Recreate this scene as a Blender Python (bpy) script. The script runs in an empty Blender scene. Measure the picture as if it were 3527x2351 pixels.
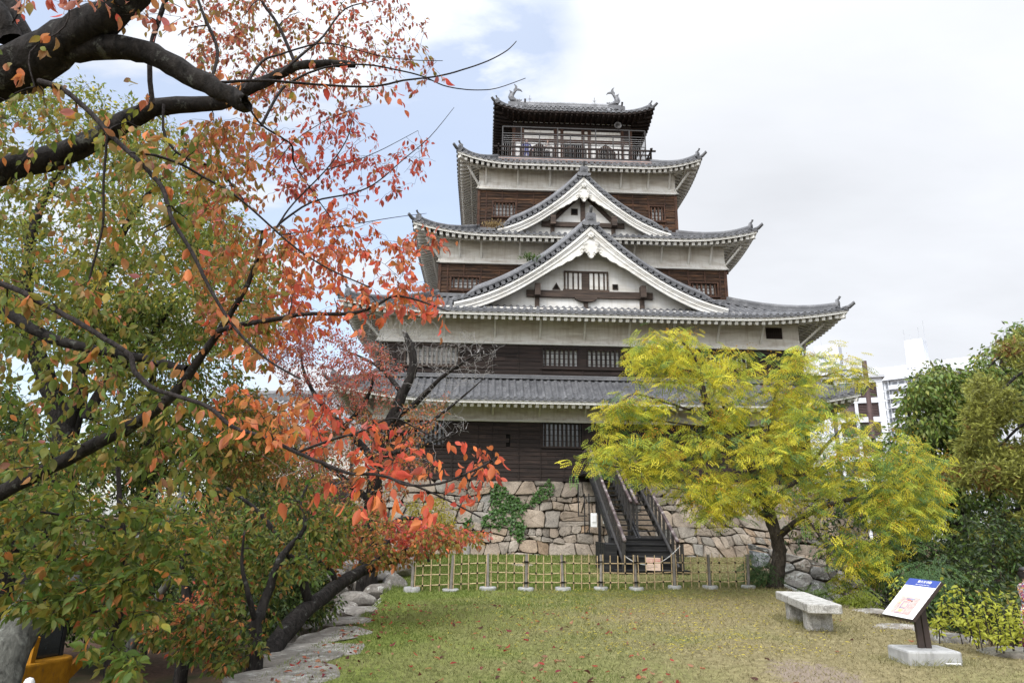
import bpy, bmesh, math, random
import numpy as np
from mathutils import Vector, Matrix

C = bpy.context.scene.collection
SC = bpy.context.scene
R_ = math.radians

# ------------------------------------------------------------------ camera
PITCH, ROLL = R_(14.6), R_(0.8)
EYE = np.array([0.0, 0.0, 1.6])
_c, _s = math.cos(ROLL), math.sin(ROLL)
FWD = np.array([0, math.cos(PITCH), math.sin(PITCH)])
_up = np.array([0, -math.sin(PITCH), math.cos(PITCH)])
RGT = np.array([1.0, 0, 0]) * _c + _up * _s
UPV = _up * _c - np.array([1.0, 0, 0]) * _s
cam_d = bpy.data.cameras.new("camera")
cam_d.lens = 24; cam_d.sensor_width = 36; cam_d.clip_start = 0.05; cam_d.clip_end = 6000
cam = bpy.data.objects.new("camera", cam_d); C.objects.link(cam)
_m = Matrix.Identity(4)
for i in range(3):
    _m[i][0], _m[i][1], _m[i][2], _m[i][3] = RGT[i], UPV[i], -FWD[i], EYE[i]
cam.matrix_world = _m
SC.camera = cam

# ------------------------------------------------------------------ world: broken white cloud over a Nishita sky
SUN_EL, SUN_AZ = R_(42), R_(215)      # compass style: clockwise from +Y -> behind and left of the viewer
SUN_DIR = Vector((math.sin(SUN_AZ) * math.cos(SUN_EL), math.cos(SUN_AZ) * math.cos(SUN_EL), math.sin(SUN_EL)))
W = bpy.data.worlds.new("World"); SC.world = W; W.use_nodes = True
nt = W.node_tree; N = nt.nodes; L = nt.links; N.clear()
def wn(t, **kw):
    n = N.new(t)
    for k, v in kw.items(): setattr(n, k, v)
    return n
sky = wn("ShaderNodeTexSky", sky_type='NISHITA', sun_disc=False)
sky.sun_elevation = SUN_EL; sky.sun_rotation = SUN_AZ; sky.air_density = 1.0; sky.dust_density = 1.5
tc = wn("ShaderNodeTexCoord")
sep = wn("ShaderNodeSeparateXYZ"); L.new(tc.outputs['Generated'], sep.inputs[0])
def wmath(op, a, b=None, c=None, clamp=False):
    n = wn("ShaderNodeMath", operation=op, use_clamp=clamp)
    for i, v in enumerate((a, b, c)):
        if v is None: continue
        if isinstance(v, (int, float)): n.inputs[i].default_value = v
        else: L.new(v, n.inputs[i])
    return n.outputs[0]
zz = wmath('ADD', wmath('MAXIMUM', sep.outputs['Z'], 0.0), 0.22)
cx = wmath('DIVIDE', sep.outputs['X'], zz); cy = wmath('DIVIDE', sep.outputs['Y'], zz)
comb = wn("ShaderNodeCombineXYZ"); L.new(cx, comb.inputs[0]); L.new(cy, comb.inputs[1])
mp = wn("ShaderNodeMapping"); L.new(comb.outputs[0], mp.inputs[0])
mp.inputs['Location'].default_value = (3.3, 1.7, 0.4); mp.inputs['Rotation'].default_value = (0, 0, R_(28)); mp.inputs['Scale'].default_value = (1.0, 1.7, 1)
n1 = wn("ShaderNodeTexNoise"); n1.inputs['Scale'].default_value = 1.7; n1.inputs['Detail'].default_value = 9; n1.inputs['Roughness'].default_value = 0.55
n1.inputs['Distortion'].default_value = 0.25
L.new(mp.outputs[0], n1.inputs['Vector'])
n2 = wn("ShaderNodeTexNoise"); n2.inputs['Scale'].default_value = 0.9; n2.inputs['Detail'].default_value = 5
L.new(mp.outputs[0], n2.inputs['Vector'])
# thinner cloud to the left of the keep, thick elsewhere
leftness = wmath('MULTIPLY', cx, -0.07)
cover = wmath('SUBTRACT', n1.outputs['Fac'], wmath('ADD', leftness, 0.335))
cover = wmath('ADD', wmath('MULTIPLY', cover, 4.2), wmath('ADD', 0.12, wmath('MULTIPLY', wmath('MULTIPLY', wmath('ADD', cx, 0.02), 5.0, clamp=True), 1.4)), clamp=True)
# thin places in the cloud, left of the tower
for vx, vy, vz, vw, va in ((-.056, .772, .633, .986, 1.3), (-.030, .816, .578, .994, 1.0), (-.105, .861, .497, .988, 1.2), (-.19, .90, .40, .985, 1.1)):
    vn = Vector((vx, vy, vz)).normalized()
    dn_ = wn("ShaderNodeVectorMath", operation='DOT_PRODUCT'); L.new(tc.outputs['Generated'], dn_.inputs[0]); dn_.inputs[1].default_value = vn
    mr_ = wn("ShaderNodeMapRange", interpolation_type='SMOOTHSTEP'); L.new(dn_.outputs['Value'], mr_.inputs[0]); mr_.inputs[1].default_value = vw; mr_.inputs[2].default_value = 1.0; mr_.inputs[3].default_value = 0; mr_.inputs[4].default_value = va
    hole = wmath('MULTIPLY', mr_.outputs[0], wmath('MULTIPLY', wmath('SUBTRACT', 0.70, n1.outputs['Fac']), 3.0, clamp=True))
    cover = wmath('SUBTRACT', cover, hole, clamp=True)
cover = wmath('MAXIMUM', cover, 0.46)
# cloud brightness: brighter overhead and round the veiled sun
dotn = wn("ShaderNodeVectorMath", operation='DOT_PRODUCT'); L.new(tc.outputs['Generated'], dotn.inputs[0]); dotn.inputs[1].default_value = SUN_DIR
glow = wmath('POWER', wmath('MAXIMUM', dotn.outputs['Value'], 0.0), 5.0)
zen = wmath('POWER', wmath('MAXIMUM', sep.outputs['Z'], 0.0), 7.0)
bright = wmath('ADD', 0.765, wmath('ADD', wmath('MULTIPLY', glow, 3.6), wmath('MULTIPLY', zen, 4.5)))
bright = wmath('ADD', bright, wmath('MULTIPLY', wmath('ADD', wmath('MULTIPLY', wmath('SUBTRACT', n1.outputs['Fac'], 0.5), 0.7), wmath('SUBTRACT', n2.outputs['Fac'], 0.5)), 0.30))
cl = wn("ShaderNodeVectorMath", operation='SCALE'); cl.inputs[0].default_value = (0.955, 0.985, 1.045); L.new(bright, cl.inputs['Scale'])
sk = wn("ShaderNodeVectorMath", operation='SCALE'); L.new(sky.outputs[0], sk.inputs[0]); sk.inputs['Scale'].default_value = 0.26
mx = wn("ShaderNodeMix", data_type='VECTOR'); L.new(cover, mx.inputs['Factor']); L.new(sk.outputs[0], mx.inputs[4]); L.new(cl.outputs[0], mx.inputs[5])
bg = wn("ShaderNodeBackground"); L.new(mx.outputs[1], bg.inputs['Color']); bg.inputs['Strength'].default_value = 1.0
wo = wn("ShaderNodeOutputWorld"); L.new(bg.outputs[0], wo.inputs['Surface'])

# ------------------------------------------------------------------ sun (veiled by cloud)
sd = bpy.data.lights.new("sun", 'SUN'); sd.energy = 1.5; sd.angle = R_(14); sd.color = (1.0, 0.95, 0.87)
so = bpy.data.objects.new("sun", sd); C.objects.link(so)
so.rotation_euler = (-SUN_DIR).to_track_quat('-Z', 'Y').to_euler()

SC.view_settings.view_transform = 'Standard'; SC.view_settings.look = 'None'
SC.view_settings.exposure = 0.29; SC.view_settings.gamma = 1.0
SC.cycles.max_bounces = 6; SC.cycles.diffuse_bounces = 3; SC.cycles.transmission_bounces = 4
SC.cycles.use_denoising = True

# ------------------------------------------------------------------ helpers
def ray(px, py):
    d = FWD + RGT * (px - 1176) / 1568.0 - UPV * (py - 784) / 1568.0
    return d / d[1]
def at(px, py, Y):
    return EYE + ray(px, py) * Y
def ground_z(x, y):
    return 0.021 * max(0.0, y - 16.5)
def on_ground(px, py):
    d = ray(px, py); t = -1.6 / d[2]
    for _ in range(12):
        t = (ground_z(0, t) - 1.6) / d[2]
    return EYE + d * t

def tag(o, label=None, cat=None, group=None, kind=None):
    if label: o['label'] = label
    if cat: o['category'] = cat
    if group: o['group'] = group
    if kind: o['kind'] = kind
    return o
def empty(name, loc=(0, 0, 0), rz=0.0, label=None, cat=None, group=None, parent=None):
    o = bpy.data.objects.new(name, None); C.objects.link(o)
    o.location = loc; o.rotation_euler = (0, 0, rz); o.empty_display_size = 0.2
    if parent: o.parent = parent
    return tag(o, label, cat, group)

class MB:
    """collects geometry, links it as ONE mesh object"""
    def __init__(s): s.V = []; s.F = []; s.n = 0; s.mi = []; s.cols = []; s.hascol = False
    def add(s, V, F, m=0, col=None):
        V = np.asarray(V, float).reshape(-1, 3)
        s.V.append(V)
        for f in F:
            s.F.append([i + s.n for i in f]); s.mi.append(m)
        s.n += len(V)
        if col is not None: s.hascol = True
        c = np.ones((len(V), 4)) * 0.5
        if col is not None: c[:, :3] = col
        s.cols.append(c)
        return s
    def box(s, c, sz, rot=None, m=0, col=None):
        x, y, z = sz[0] / 2, sz[1] / 2, sz[2] / 2
        V = np.array([[-x,-y,-z],[x,-y,-z],[x,y,-z],[-x,y,-z],[-x,-y,z],[x,-y,z],[x,y,z],[-x,y,z]])
        if rot is not None: V = V @ np.asarray(rot).T
        return s.add(V + np.asarray(c), [[0,3,2,1],[4,5,6,7],[0,1,5,4],[1,2,6,5],[2,3,7,6],[3,0,4,7]], m, col)
    def b2(s, p0, p1, m=0, col=None):
        p0 = np.asarray(p0, float); p1 = np.asarray(p1, float)
        return s.box((p0 + p1) / 2, np.abs(p1 - p0), None, m, col)
    def beam(s, a, b, w, h, m=0, up=(0, 0, 1), col=None):
        a = np.asarray(a, float); b = np.asarray(b, float); d = b - a; ln = np.linalg.norm(d); d = d / ln
        u = np.asarray(up, float); x = np.cross(d, u); nx = np.linalg.norm(x)
        if nx < 1e-4: x = np.cross(d, (0, 1, 0)); nx = np.linalg.norm(x)
        x /= nx; u = np.cross(x, d)
        return s.box((a + b) / 2, (w, ln, h), np.column_stack([x, d, u]), m, col)
    def tube(s, P, r, n=8, m=0, cap=True, col=None):
        P = np.asarray(P, float); k = len(P); r = np.broadcast_to(np.asarray(r, float), (k,))
        T = np.gradient(P, axis=0); T /= np.linalg.norm(T, axis=1)[:, None] + 1e-12
        a = np.array([0, 0, 1.0]) if abs(T[0][2]) < 0.9 else np.array([1.0, 0, 0])
        x = np.cross(T[0], a); x /= np.linalg.norm(x)
        ang = np.arange(n) * 2 * math.pi / n
        V = []
        for i in range(k):
            x = x - T[i] * (x @ T[i]); x /= np.linalg.norm(x) + 1e-12
            y = np.cross(T[i], x)
            V.append(P[i] + r[i] * (np.outer(np.cos(ang), x) + np.outer(np.sin(ang), y)))
        F = []
        for i in range(k - 1):
            for j in range(n):
                j2 = (j + 1) % n
                F.append([i*n+j, i*n+j2, (i+1)*n+j2, (i+1)*n+j])
        if cap: F.append(list(range(n))[::-1]); F.append([(k-1)*n + j for j in range(n)])
        return s.add(np.concatenate(V), F, m, col)
    def cyl(s, a, b, r, n=12, m=0, r2=None, col=None):
        return s.tube([a, b], [r, r if r2 is None else r2], n, m, True, col)
    def prism(s, pts, org, ax, ay, depth, m=0, col=None):
        """polygon pts (x,y) in plane org+x*ax+y*ay, extruded by vector depth"""
        org, ax, ay, depth = map(lambda q: np.asarray(q, float), (org, ax, ay, depth))
        P = np.array([org + x * ax + y * ay for x, y in pts]); n = len(P)
        F = [list(range(n)), [n + i for i in range(n)][::-1]]
        for i in range(n):
            j = (i + 1) % n; F.append([i, n + i, n + j, j])
        return s.add(np.concatenate([P, P + depth]), F, m, col)
    def grid(s, G, m=0, flip=False, col=None):
        G = np.asarray(G, float); a, b = G.shape[:2]
        V = G.reshape(-1, 3); F = []
        for i in range(a - 1):
            for j in range(b - 1):
                q = [i*b+j, i*b+j+1, (i+1)*b+j+1, (i+1)*b+j]
                F.append(q[::-1] if flip else q)
        return s.add(V, F, m, col)
    def lathe(s, prof, c=(0, 0, 0), n=16, m=0, sx=1, sy=1):
        V = []; k = len(prof)
        for r, z in prof:
            for j in range(n):
                a = 2 * math.pi * j / n; V.append((c[0] + sx*r*math.cos(a), c[1] + sy*r*math.sin(a), c[2] + z))
        F = [[i*n+j, i*n+(j+1) % n, (i+1)*n+(j+1) % n, (i+1)*n+j] for i in range(k-1) for j in range(n)]
        F.append(list(range(n))[::-1]); F.append([(k-1)*n+j for j in range(n)])
        return s.add(V, F, m)
    def build(s, name, mats, parent=None, smooth=False, bevel=0.0, auto=None):
        me = bpy.data.meshes.new(name)
        V = np.concatenate(s.V) if s.V else np.zeros((0, 3))
        me.from_pydata(V.tolist(), [], s.F)
        if not isinstance(mats, (list, tuple)): mats = [mats]
        for q in mats: me.materials.append(q)
        if len(mats) > 1: me.polygons.foreach_set('material_index', np.array(s.mi, dtype=np.int32))
        if s.hascol:
            at_ = me.color_attributes.new('Col', 'FLOAT_COLOR', 'POINT')
            at_.data.foreach_set('color', np.concatenate(s.cols).astype(np.float32).ravel())
        if smooth: me.polygons.foreach_set('use_smooth', np.ones(len(me.polygons), dtype=bool))
        me.update()
        o = bpy.data.objects.new(name, me); C.objects.link(o)
        if parent: o.parent = parent
        if auto is not None: me.set_sharp_from_angle(angle=R_(auto))
        if bevel:
            b = o.modifiers.new('bevel', 'BEVEL'); b.width = bevel; b.segments = 2; b.limit_method = 'ANGLE'
        return o

def np_mesh(name, V, T, mat, parent=None, col=None, smooth=False):
    """fast mesh from numpy: V (n,3), T (m,k) all faces of k corners, col (n,3)"""
    V = np.asarray(V, np.float32); T = np.asarray(T, np.int32); m, k = T.shape
    me = bpy.data.meshes.new(name)
    me.vertices.add(len(V)); me.vertices.foreach_set('co', V.ravel())
    me.loops.add(m * k); me.loops.foreach_set('vertex_index', T.ravel())
    me.polygons.add(m); me.polygons.foreach_set('loop_start', np.arange(0, m * k, k, dtype=np.int32))
    if smooth: me.polygons.foreach_set('use_smooth', np.ones(m, dtype=bool))
    if col is not None:
        a = me.color_attributes.new('Col', 'FLOAT_COLOR', 'POINT')
        c = np.ones((len(V), 4), np.float32); c[:, :3] = col; a.data.foreach_set('color', c.ravel())
    for q in (mat if isinstance(mat, (list, tuple)) else [mat]): me.materials.append(q)
    me.update(calc_edges=True); me.validate()
    o = bpy.data.objects.new(name, me); C.objects.link(o)
    if parent: o.parent = parent
    return o

# ------------------------------------------------------------------ materials
class MatB:
    def __init__(s, name, rough=0.7, spec=0.3):
        s.m = bpy.data.materials.new(name); s.m.use_nodes = True; s.t = s.m.node_tree; s.N = s.t.nodes; s.L = s.t.links
        s.b = s.N['Principled BSDF']; s.b.inputs['Roughness'].default_value = rough
        s.b.inputs['Specular IOR Level'].default_value = spec
        s.out = s.N['Material Output']; s._tc = None
    def node(s, t, **kw):
        n = s.N.new(t)
        for k, v in kw.items(): setattr(n, k, v)
        return n
    def co(s, scale=(1, 1, 1), loc=(0, 0, 0), rot=(0, 0, 0), src='Object'):
        if s._tc is None: s._tc = s.node("ShaderNodeTexCoord")
        mp = s.node("ShaderNodeMapping"); s.L.new(s._tc.outputs[src], mp.inputs[0])
        mp.inputs['Scale'].default_value = scale; mp.inputs['Location'].default_value = loc; mp.inputs['Rotation'].default_value = rot
        return mp.outputs[0]
    def noise(s, vec, scale=5, detail=6, rough=0.55, dist=0.0):
        n = s.node("ShaderNodeTexNoise"); s.L.new(vec, n.inputs['Vector'])
        n.inputs['Scale'].default_value = scale; n.inputs['Detail'].default_value = detail
        n.inputs['Roughness'].default_value = rough; n.inputs['Distortion'].default_value = dist
        return n.outputs['Fac']
    def ramp(s, fac, stops):
        r = s.node("ShaderNodeValToRGB"); s.L.new(fac, r.inputs[0]); e = r.color_ramp.elements
        while len(e) < len(stops): e.new(0.5)
        for q, (p, c) in zip(e, stops):
            q.position = p; q.color = (c, c, c, 1) if isinstance(c, (int, float)) else (*c, 1)
        return r.outputs['Color']
    def mix(s, fac, a, b, mode='MIX'):
        n = s.node("ShaderNodeMix", data_type='RGBA', blend_type=mode)
        for idx, v in ((0, fac), (6, a), (7, b)):
            if isinstance(v, (int, float)): n.inputs[idx].default_value = v
            elif isinstance(v, tuple): n.inputs[idx].default_value = (*v, 1)
            else: s.L.new(v, n.inputs[idx])
        return n.outputs[2]
    def attr(s, name='Col'):
        n = s.node("ShaderNodeAttribute"); n.attribute_name = name; return n.outputs['Color']
    def color(s, c):
        if isinstance(c, tuple): s.b.inputs['Base Color'].default_value = (*c, 1)
        else: s.L.new(c, s.b.inputs['Base Color'])
        return s
    def bump(s, fac, strength=0.3, dist=0.02):
        n = s.node("ShaderNodeBump"); n.inputs['Strength'].default_value = strength; n.inputs['Distance'].default_value = dist
        s.L.new(fac, n.inputs['Height']); s.L.new(n.outputs[0], s.b.inputs['Normal']); return s
    def rough(s, fac, lo, hi):
        n = s.node("ShaderNodeMapRange"); s.L.new(fac, n.inputs[0]); n.inputs[3].default_value = lo; n.inputs[4].default_value = hi
        s.L.new(n.outputs[0], s.b.inputs['Roughness']); return s

def stained(name, c, dirt=(.10, .095, .08), amt=.8):
    m = MatB(name, 0.88, 0.18); f = m.noise(m.co(), 6, 8, .65); g = m.noise(m.co((9, 9, 2.2)), 2, 7, .65)
    k = m.ramp(f, [(0.3, tuple(x * .72 for x in c)), (0.7, tuple(x * 1.18 for x in c))]); k = m.mix(m.ramp(g, [(0.5, 0.0), (0.72, amt)]), k, dirt)
    m.color(k); m.bump(m.noise(m.co(), 70, 6, .7), .35, .006); return m.m
def flat(name, c, rough=0.6, spec=0.3, var=0.12, scale=8.0, metal=0.0):
    m = MatB(name, rough, spec); f = m.noise(m.co(), scale, 5)
    lo = tuple(max(0, x * (1 - var * 2)) for x in c); hi = tuple(min(1, x * (1 + var * 2)) for x in c)
    m.color(m.ramp(f, [(0.3, lo), (0.7, hi)])); m.b.inputs['Metallic'].default_value = metal
    m.bump(m.noise(m.co(), scale * 6, 4), 0.12, 0.01)
    return m.m

def leaf_mat(name, transl=0.45, rough=0.5):
    m = MatB(name, rough, 0.25); c = m.attr('Col'); c = m.mix(m.ramp(m.noise(m.co(), 38, 5, .65), [(.46, 0.0), (.74, .40)]), c, m.mix(1.0, c, (.62, .50, .38), 'MULTIPLY')); m.color(c)
    tr = m.node("ShaderNodeBsdfTranslucent"); m.L.new(c, tr.inputs['Color'])
    ms = m.node("ShaderNodeMixShader"); ms.inputs[0].default_value = transl
    m.L.new(m.b.outputs[0], ms.inputs[1]); m.L.new(tr.outputs[0], ms.inputs[2]); m.L.new(ms.outputs[0], m.out.inputs['Surface'])
    return m.m
M = {}
def wood(name, lo, mid, hi, sx=0.6, sz=14.0, rough=0.75, attr=False):
    m = MatB(name, rough, 0.25)
    f = m.noise(m.co((sx, sx, sz)), 2.2, 8, 0.62, 0.3)
    g = m.noise(m.co((0.35, 0.35, 5.3)), 1.3, 3, 0.5)          # board to board
    col = m.ramp(f, [(0.3, lo), (0.5, mid), (0.72, hi)])
    col = m.mix(m.ramp(g, [(0.35, 0.0), (0.7, 0.75)]), col, lo)
    if attr: col = m.mix(.85, col, m.attr('Col'), 'OVERLAY')
    m.color(col); m.bump(f, 0.35, 0.01); return m.m
M['wood_dark_boards'] = wood('charred_board_cladding', (.012, .009, .008), (.028, .019, .016), (.07, .046, .036), attr=True)
M['wood_red_boards'] = wood('weathered_board_cladding', (.009, .006, .0045), (.042, .0215, .012), (.23, .112, .05), attr=True)
M['wood_dark'] = wood('charred_boards', (.012, .009, .008), (.026, .018, .015), (.06, .04, .032))
M['wood_red'] = wood('weathered_red_boards', (.009, .005, .004), (.038, .016, .008), (.21, .086, .034))
M['wood_brown'] = wood('brown_timber', (.024, .019, .0155), (.065, .046, .036), (.15, .105, .078))
M['wood_post'] = wood('grey_weathered_post', (.12, .108, .095), (.22, .20, .18), (.36, .335, .30), 14, 0.8)
M['wood_batten'] = wood('brown_batten', (.026, .014, .010), (.07, .034, .021), (.15, .075, .042), 8, 1.0)
M['wood_black'] = wood('black_stair_timber', (.008, .008, .009), (.02, .02, .021), (.05, .048, .045))
def plaster(name, base, stain, amt=0.6):
    m = MatB(name, 0.85, 0.15)
    f = m.noise(m.co((0.5, 0.5, 2.6)), 1.6, 8, 0.6, 0.4); g = m.noise(m.co((4.0, 4.0, 0.30)), 1.8, 8, 0.65)
    c = m.mix(m.ramp(f, [(0.42, 0.0), (0.75, amt)]), base, stain)
    c = m.mix(m.ramp(g, [(0.48, 0.0), (0.74, amt * 0.7)]), c, stain)
    m.color(c); m.bump(m.noise(m.co(), 30, 5), 0.12, 0.005); return m.m
M['plaster'] = plaster('white_plaster', (.62, .615, .59), (.38, .35, .29), 0.6)
M['plaster_top'] = plaster('reflected_light_plaster', (.78, .775, .76), (.6, .58, .52), 0.3)  # white plaster lightened to stand for light reflected in under the eaves
M['plaster_band'] = plaster('stained_plaster', (.74, .72, .67), (.38, .325, .25), 0.8)
M['white_timber'] = plaster('lime_washed_timber', (.66, .65, .61), (.42, .39, .32), 0.5)
def tile():
    m = MatB('kiln_grey_roof_tile', 0.5, 0.45)
    f = m.noise(m.co((1, 1, 1)), 2.4, 7, 0.6); g = m.noise(m.co((3.3, 3.3, 3.3)), 4.1, 3, 0.5); h = m.noise(m.co(), 26, 4)
    c = m.ramp(f, [(0.25, (.062, .063, .067)), (0.5, (.12, .121, .126)), (0.75, (.21, .21, .214))])
    c = m.mix(m.ramp(g, [(0.35, 0.0), (0.68, 0.6)]), c, (.06, .062, .068))
    c = m.mix(m.ramp(h, [(0.6, 0.0), (0.75, 0.35)]), c, (.32, .32, .31))
    m.color(c); m.rough(f, 0.38, 0.65); m.bump(h, 0.2, 0.006); return m.m
M['tile'] = tile()
M['tile_light'] = flat('sky_sheen_tile', (.20, .203, .21), 0.5, 0.4, 0.2, 3.0)  # roof tile lightened to stand for sky reflected off ridge and hall roof
M['paper'] = flat('paper_screen', (.62, .62, .60), 0.8, 0.2, 0.08, 3)
def glass_():
    m = MatB('dim_window_glass', 0.12, 0.6); f = m.noise(m.co(), 1.2, 3)
    m.color(m.ramp(f, [(0.3, (.10, .11, .12)), (0.7, (.30, .31, .33))])); return m.m
M['pane'] = glass_()
M['void'] = flat('dark_interior', (.01, .009, .008), 0.9, 0.1)
M['copper'] = flat('pink_copper_sheet', (.42, .26, .20), 0.5, 0.4, 0.25, 2.0)
M['iron'] = flat('black_iron', (.035, .032, .03), 0.5, 0.4)
M['bar_grey'] = flat('galvanised_grey_bar', (.34, .34, .34), 0.5, 0.4)
def stone(name, lo, mid, hi, tint=(.30, .20, .14), lich=0.0):
    m = MatB(name, 0.85, 0.2)
    f = m.noise(m.co(), 1.8, 8, 0.62); g = m.noise(m.co(), 0.9, 3); h = m.noise(m.co(), 22, 7, 0.65)
    c = m.ramp(f, [(0.28, lo), (0.5, mid), (0.72, hi)])
    c = m.mix(m.ramp(g, [(0.45, 0.0), (0.7, 0.55)]), c, tint)
    c = m.mix(m.ramp(h, [(0.35, 0.5), (0.55, 0.0)]), c, tuple(x * 0.45 for x in lo))
    at_ = m.attr('Col'); c = m.mix(0.75, c, at_, 'OVERLAY')
    if lich: c = m.mix(m.ramp(m.noise(m.co(), 7, 8, 0.7), [(0.55, 0.0), (0.62, lich)]), c, (.50, .51, .47))
    m.color(c); m.bump(m.mix(0.5, h, f), 0.7, 0.03); return m.m
M['stone'] = stone('warm_granite', (.13, .108, .086), (.26, .218, .172), (.40, .345, .28), (.235, .187, .142))
M['stone_grey'] = stone('grey_lichened_stone', (.10, .092, .082), (.21, .195, .175), (.36, .345, .32), (.18, .14, .115), 0.6)
M['stone_dark'] = flat('dark_joint_earth', (.075, .058, .045), 0.95, 0.1, 0.3, 3)
M['concrete'] = stained('pale_concrete', (.33, .33, .32), (.16, .155, .14), .7)
def granite():
    m = MatB('bush_hammered_granite', 0.85, 0.2)
    v = m.node("ShaderNodeTexVoronoi"); m.L.new(m.co(), v.inputs['Vector']); v.inputs['Scale'].default_value = 60
    h = m.noise(m.co(), 9, 8, 0.7); c = m.ramp(v.outputs['Distance'], [(0.15, (.20, .19, .175)), (0.5, (.42, .41, .38))])
    c = m.mix(m.ramp(h, [(0.48, 0.0), (0.66, 0.85)]), c, (.12, .112, .098)); c = m.mix(m.ramp(m.noise(m.co((7, 7, 1.6)), 2.2, 7, .6), [(.5, 0.0), (.75, .7)]), c, (.16, .15, .12)); m.color(c); m.bump(v.outputs['Distance'], 0.5, 0.008); return m.m
M['granite'] = granite()
def bark(name, lo, hi, lichen=0.0, sc=1.0):
    m = MatB(name, 0.9, 0.15)
    f = m.noise(m.co((6*sc, 6*sc, 1.6*sc)), 3, 8, 0.65, 0.6); g = m.noise(m.co(), 11*sc, 6, 0.7)
    c = m.ramp(f, [(0.32, lo), (0.72, hi)])
    if lichen: c = m.mix(m.ramp(g, [(0.58, 0.0), (0.66, lichen)]), c, (.22, .23, .20))
    m.color(c); m.bump(m.mix(.5, f, g), 1.0, 0.035); return m.m
M['bark'] = bark('dark_cherry_bark', (.005, .0045, .004), (.036, .031, .028), 0.3)
M['bark_twig'] = bark('twig_bark', (.012, .010, .0095), (.06, .05, .047), 0.0, 3)
M['bark_brown'] = bark('grey_brown_bark', (.022, .018, .015), (.095, .078, .064), 0.2)
M['bark_grey'] = bark('grey_twig_bark', (.20, .19, .18), (.46, .44, .42), 0.0, 3)
M['bark_lichen'] = bark('lichen_grey_bark', (.035, .035, .03), (.14, .14, .12), 0.4)
M['leaf'] = leaf_mat('autumn_leaf', 0.5)
M['leaf_y'] = leaf_mat('yellow_compound_leaf', 0.55)
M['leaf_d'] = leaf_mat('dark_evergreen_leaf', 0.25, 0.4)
M['needle'] = leaf_mat('cedar_needle', 0.2)
M['grass'] = leaf_mat('short_grass_blade', 0.3, 0.6)
M['bamboo'] = flat('dry_bamboo', (.42, .31, .175), 0.45, 0.4, 0.14, 9)
M['board_post'] = flat('dark_brown_painted_steel', (.035, .024, .02), 0.5, 0.4, 0.1)
M['soffit'] = flat('grey_soffit_boards', (.16, .15, .135), 0.9, 0.1, 0.1)  # pale soffit coloured grey to stand for the shade between the rafters
M['rope'] = flat('black_palm_rope', (.012, .011, .01), 0.9, 0.1)
M['white_metal'] = flat('white_painted_metal', (.78, .78, .78), 0.4, 0.4, 0.04)
# ================================================================== CASTLE KEEP
YAW = R_(2.0)
keep = empty('castle_keep', (3.6, 29.8, 0), YAW, 'five-storey Japanese castle keep with white gables, grey tiled roofs and dark boarded walls', 'castle')
DEP = 20.0
ST = {1: (9.5, 0.0), 3: (7.15, 2.3), 4: (5.35, 4.1), 5: (3.5, 6.1)}   # storey: half width, setback
def sides(hw, vf, vb=None):
    vb = DEP - vf if vb is None else vb; vm = (vf + vb) / 2; hd = (vb - vf) / 2
    A = np.array
    return {'front': (A([0, vf, 0.]), A([1., 0, 0]), A([0, -1., 0]), hw), 'right': (A([hw, vm, 0.]), A([0, 1., 0]), A([1., 0, 0]), hd),
            'left': (A([-hw, vm, 0.]), A([0, -1., 0]), A([-1., 0, 0]), hd), 'back': (A([0, vb, 0.]), A([-1., 0, 0]), A([0, 1., 0]), hw)}
def P(sd, s, d, z):
    return sd[0] + sd[1] * s + sd[2] * d + np.array([0, 0, z])
ZU = np.array([0, 0, 1.0])
rng = np.random.default_rng(7)

def obox(mb, sd, s0, s1, d0, d1, z0, z1, m=0):
    V = [P(sd, s, d, z) for z in (z0, z1) for s, d in ((s0, d0), (s1, d0), (s1, d1), (s0, d1))]
    mb.add(V, [[0, 1, 2, 3], [7, 6, 5, 4], [0, 4, 5, 1], [1, 5, 6, 2], [2, 6, 7, 3], [3, 7, 4, 0]], m)

def boards(mb, sd, z0, z1, holes=(), h=0.185):
    L_ = sd[3]; n = max(1, round((z1 - z0) / h)); h = (z1 - z0) / n
    for i in range(n):
        a, b = z0 + i * h, z0 + (i + 1) * h
        cuts = [(-L_, L_)]
        for (s0, s1, q0, q1) in holes:
            if (a + b) / 2 > q0 and (a + b) / 2 < q1:
                nc = []
                for c0, c1 in cuts:
                    if s0 > c0: nc.append((c0, min(c1, s0)))
                    if s1 < c1: nc.append((max(c0, s1), c1))
                cuts = [c for c in nc if c[1] - c[0] > 0.01]
        for c0, c1 in cuts:
            xs = [c0]
            while xs[-1] < c1 - 2.6: xs.append(xs[-1] + 1.8 + rng.random() * 1.2)
            xs.append(c1)
            for s0, s1 in zip(xs[:-1], xs[1:]):
                j = rng.normal() * 0.004
                V = [P(sd, s, d, z) for s in (s0 + 0.002, s1 - 0.002) for d, z in ((0.0, a), (0.04 + j, a), (0.012 + j, b + 0.012), (0.0, b))]
                gv = float(np.clip(.5 + rng.normal() * .11, .2, .8)); mb.add(V, [[0, 1, 5, 4], [1, 2, 6, 5], [2, 3, 7, 6], [0, 3, 2, 1], [4, 5, 6, 7]], 0, (gv + .01, gv, gv - .01))

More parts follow.
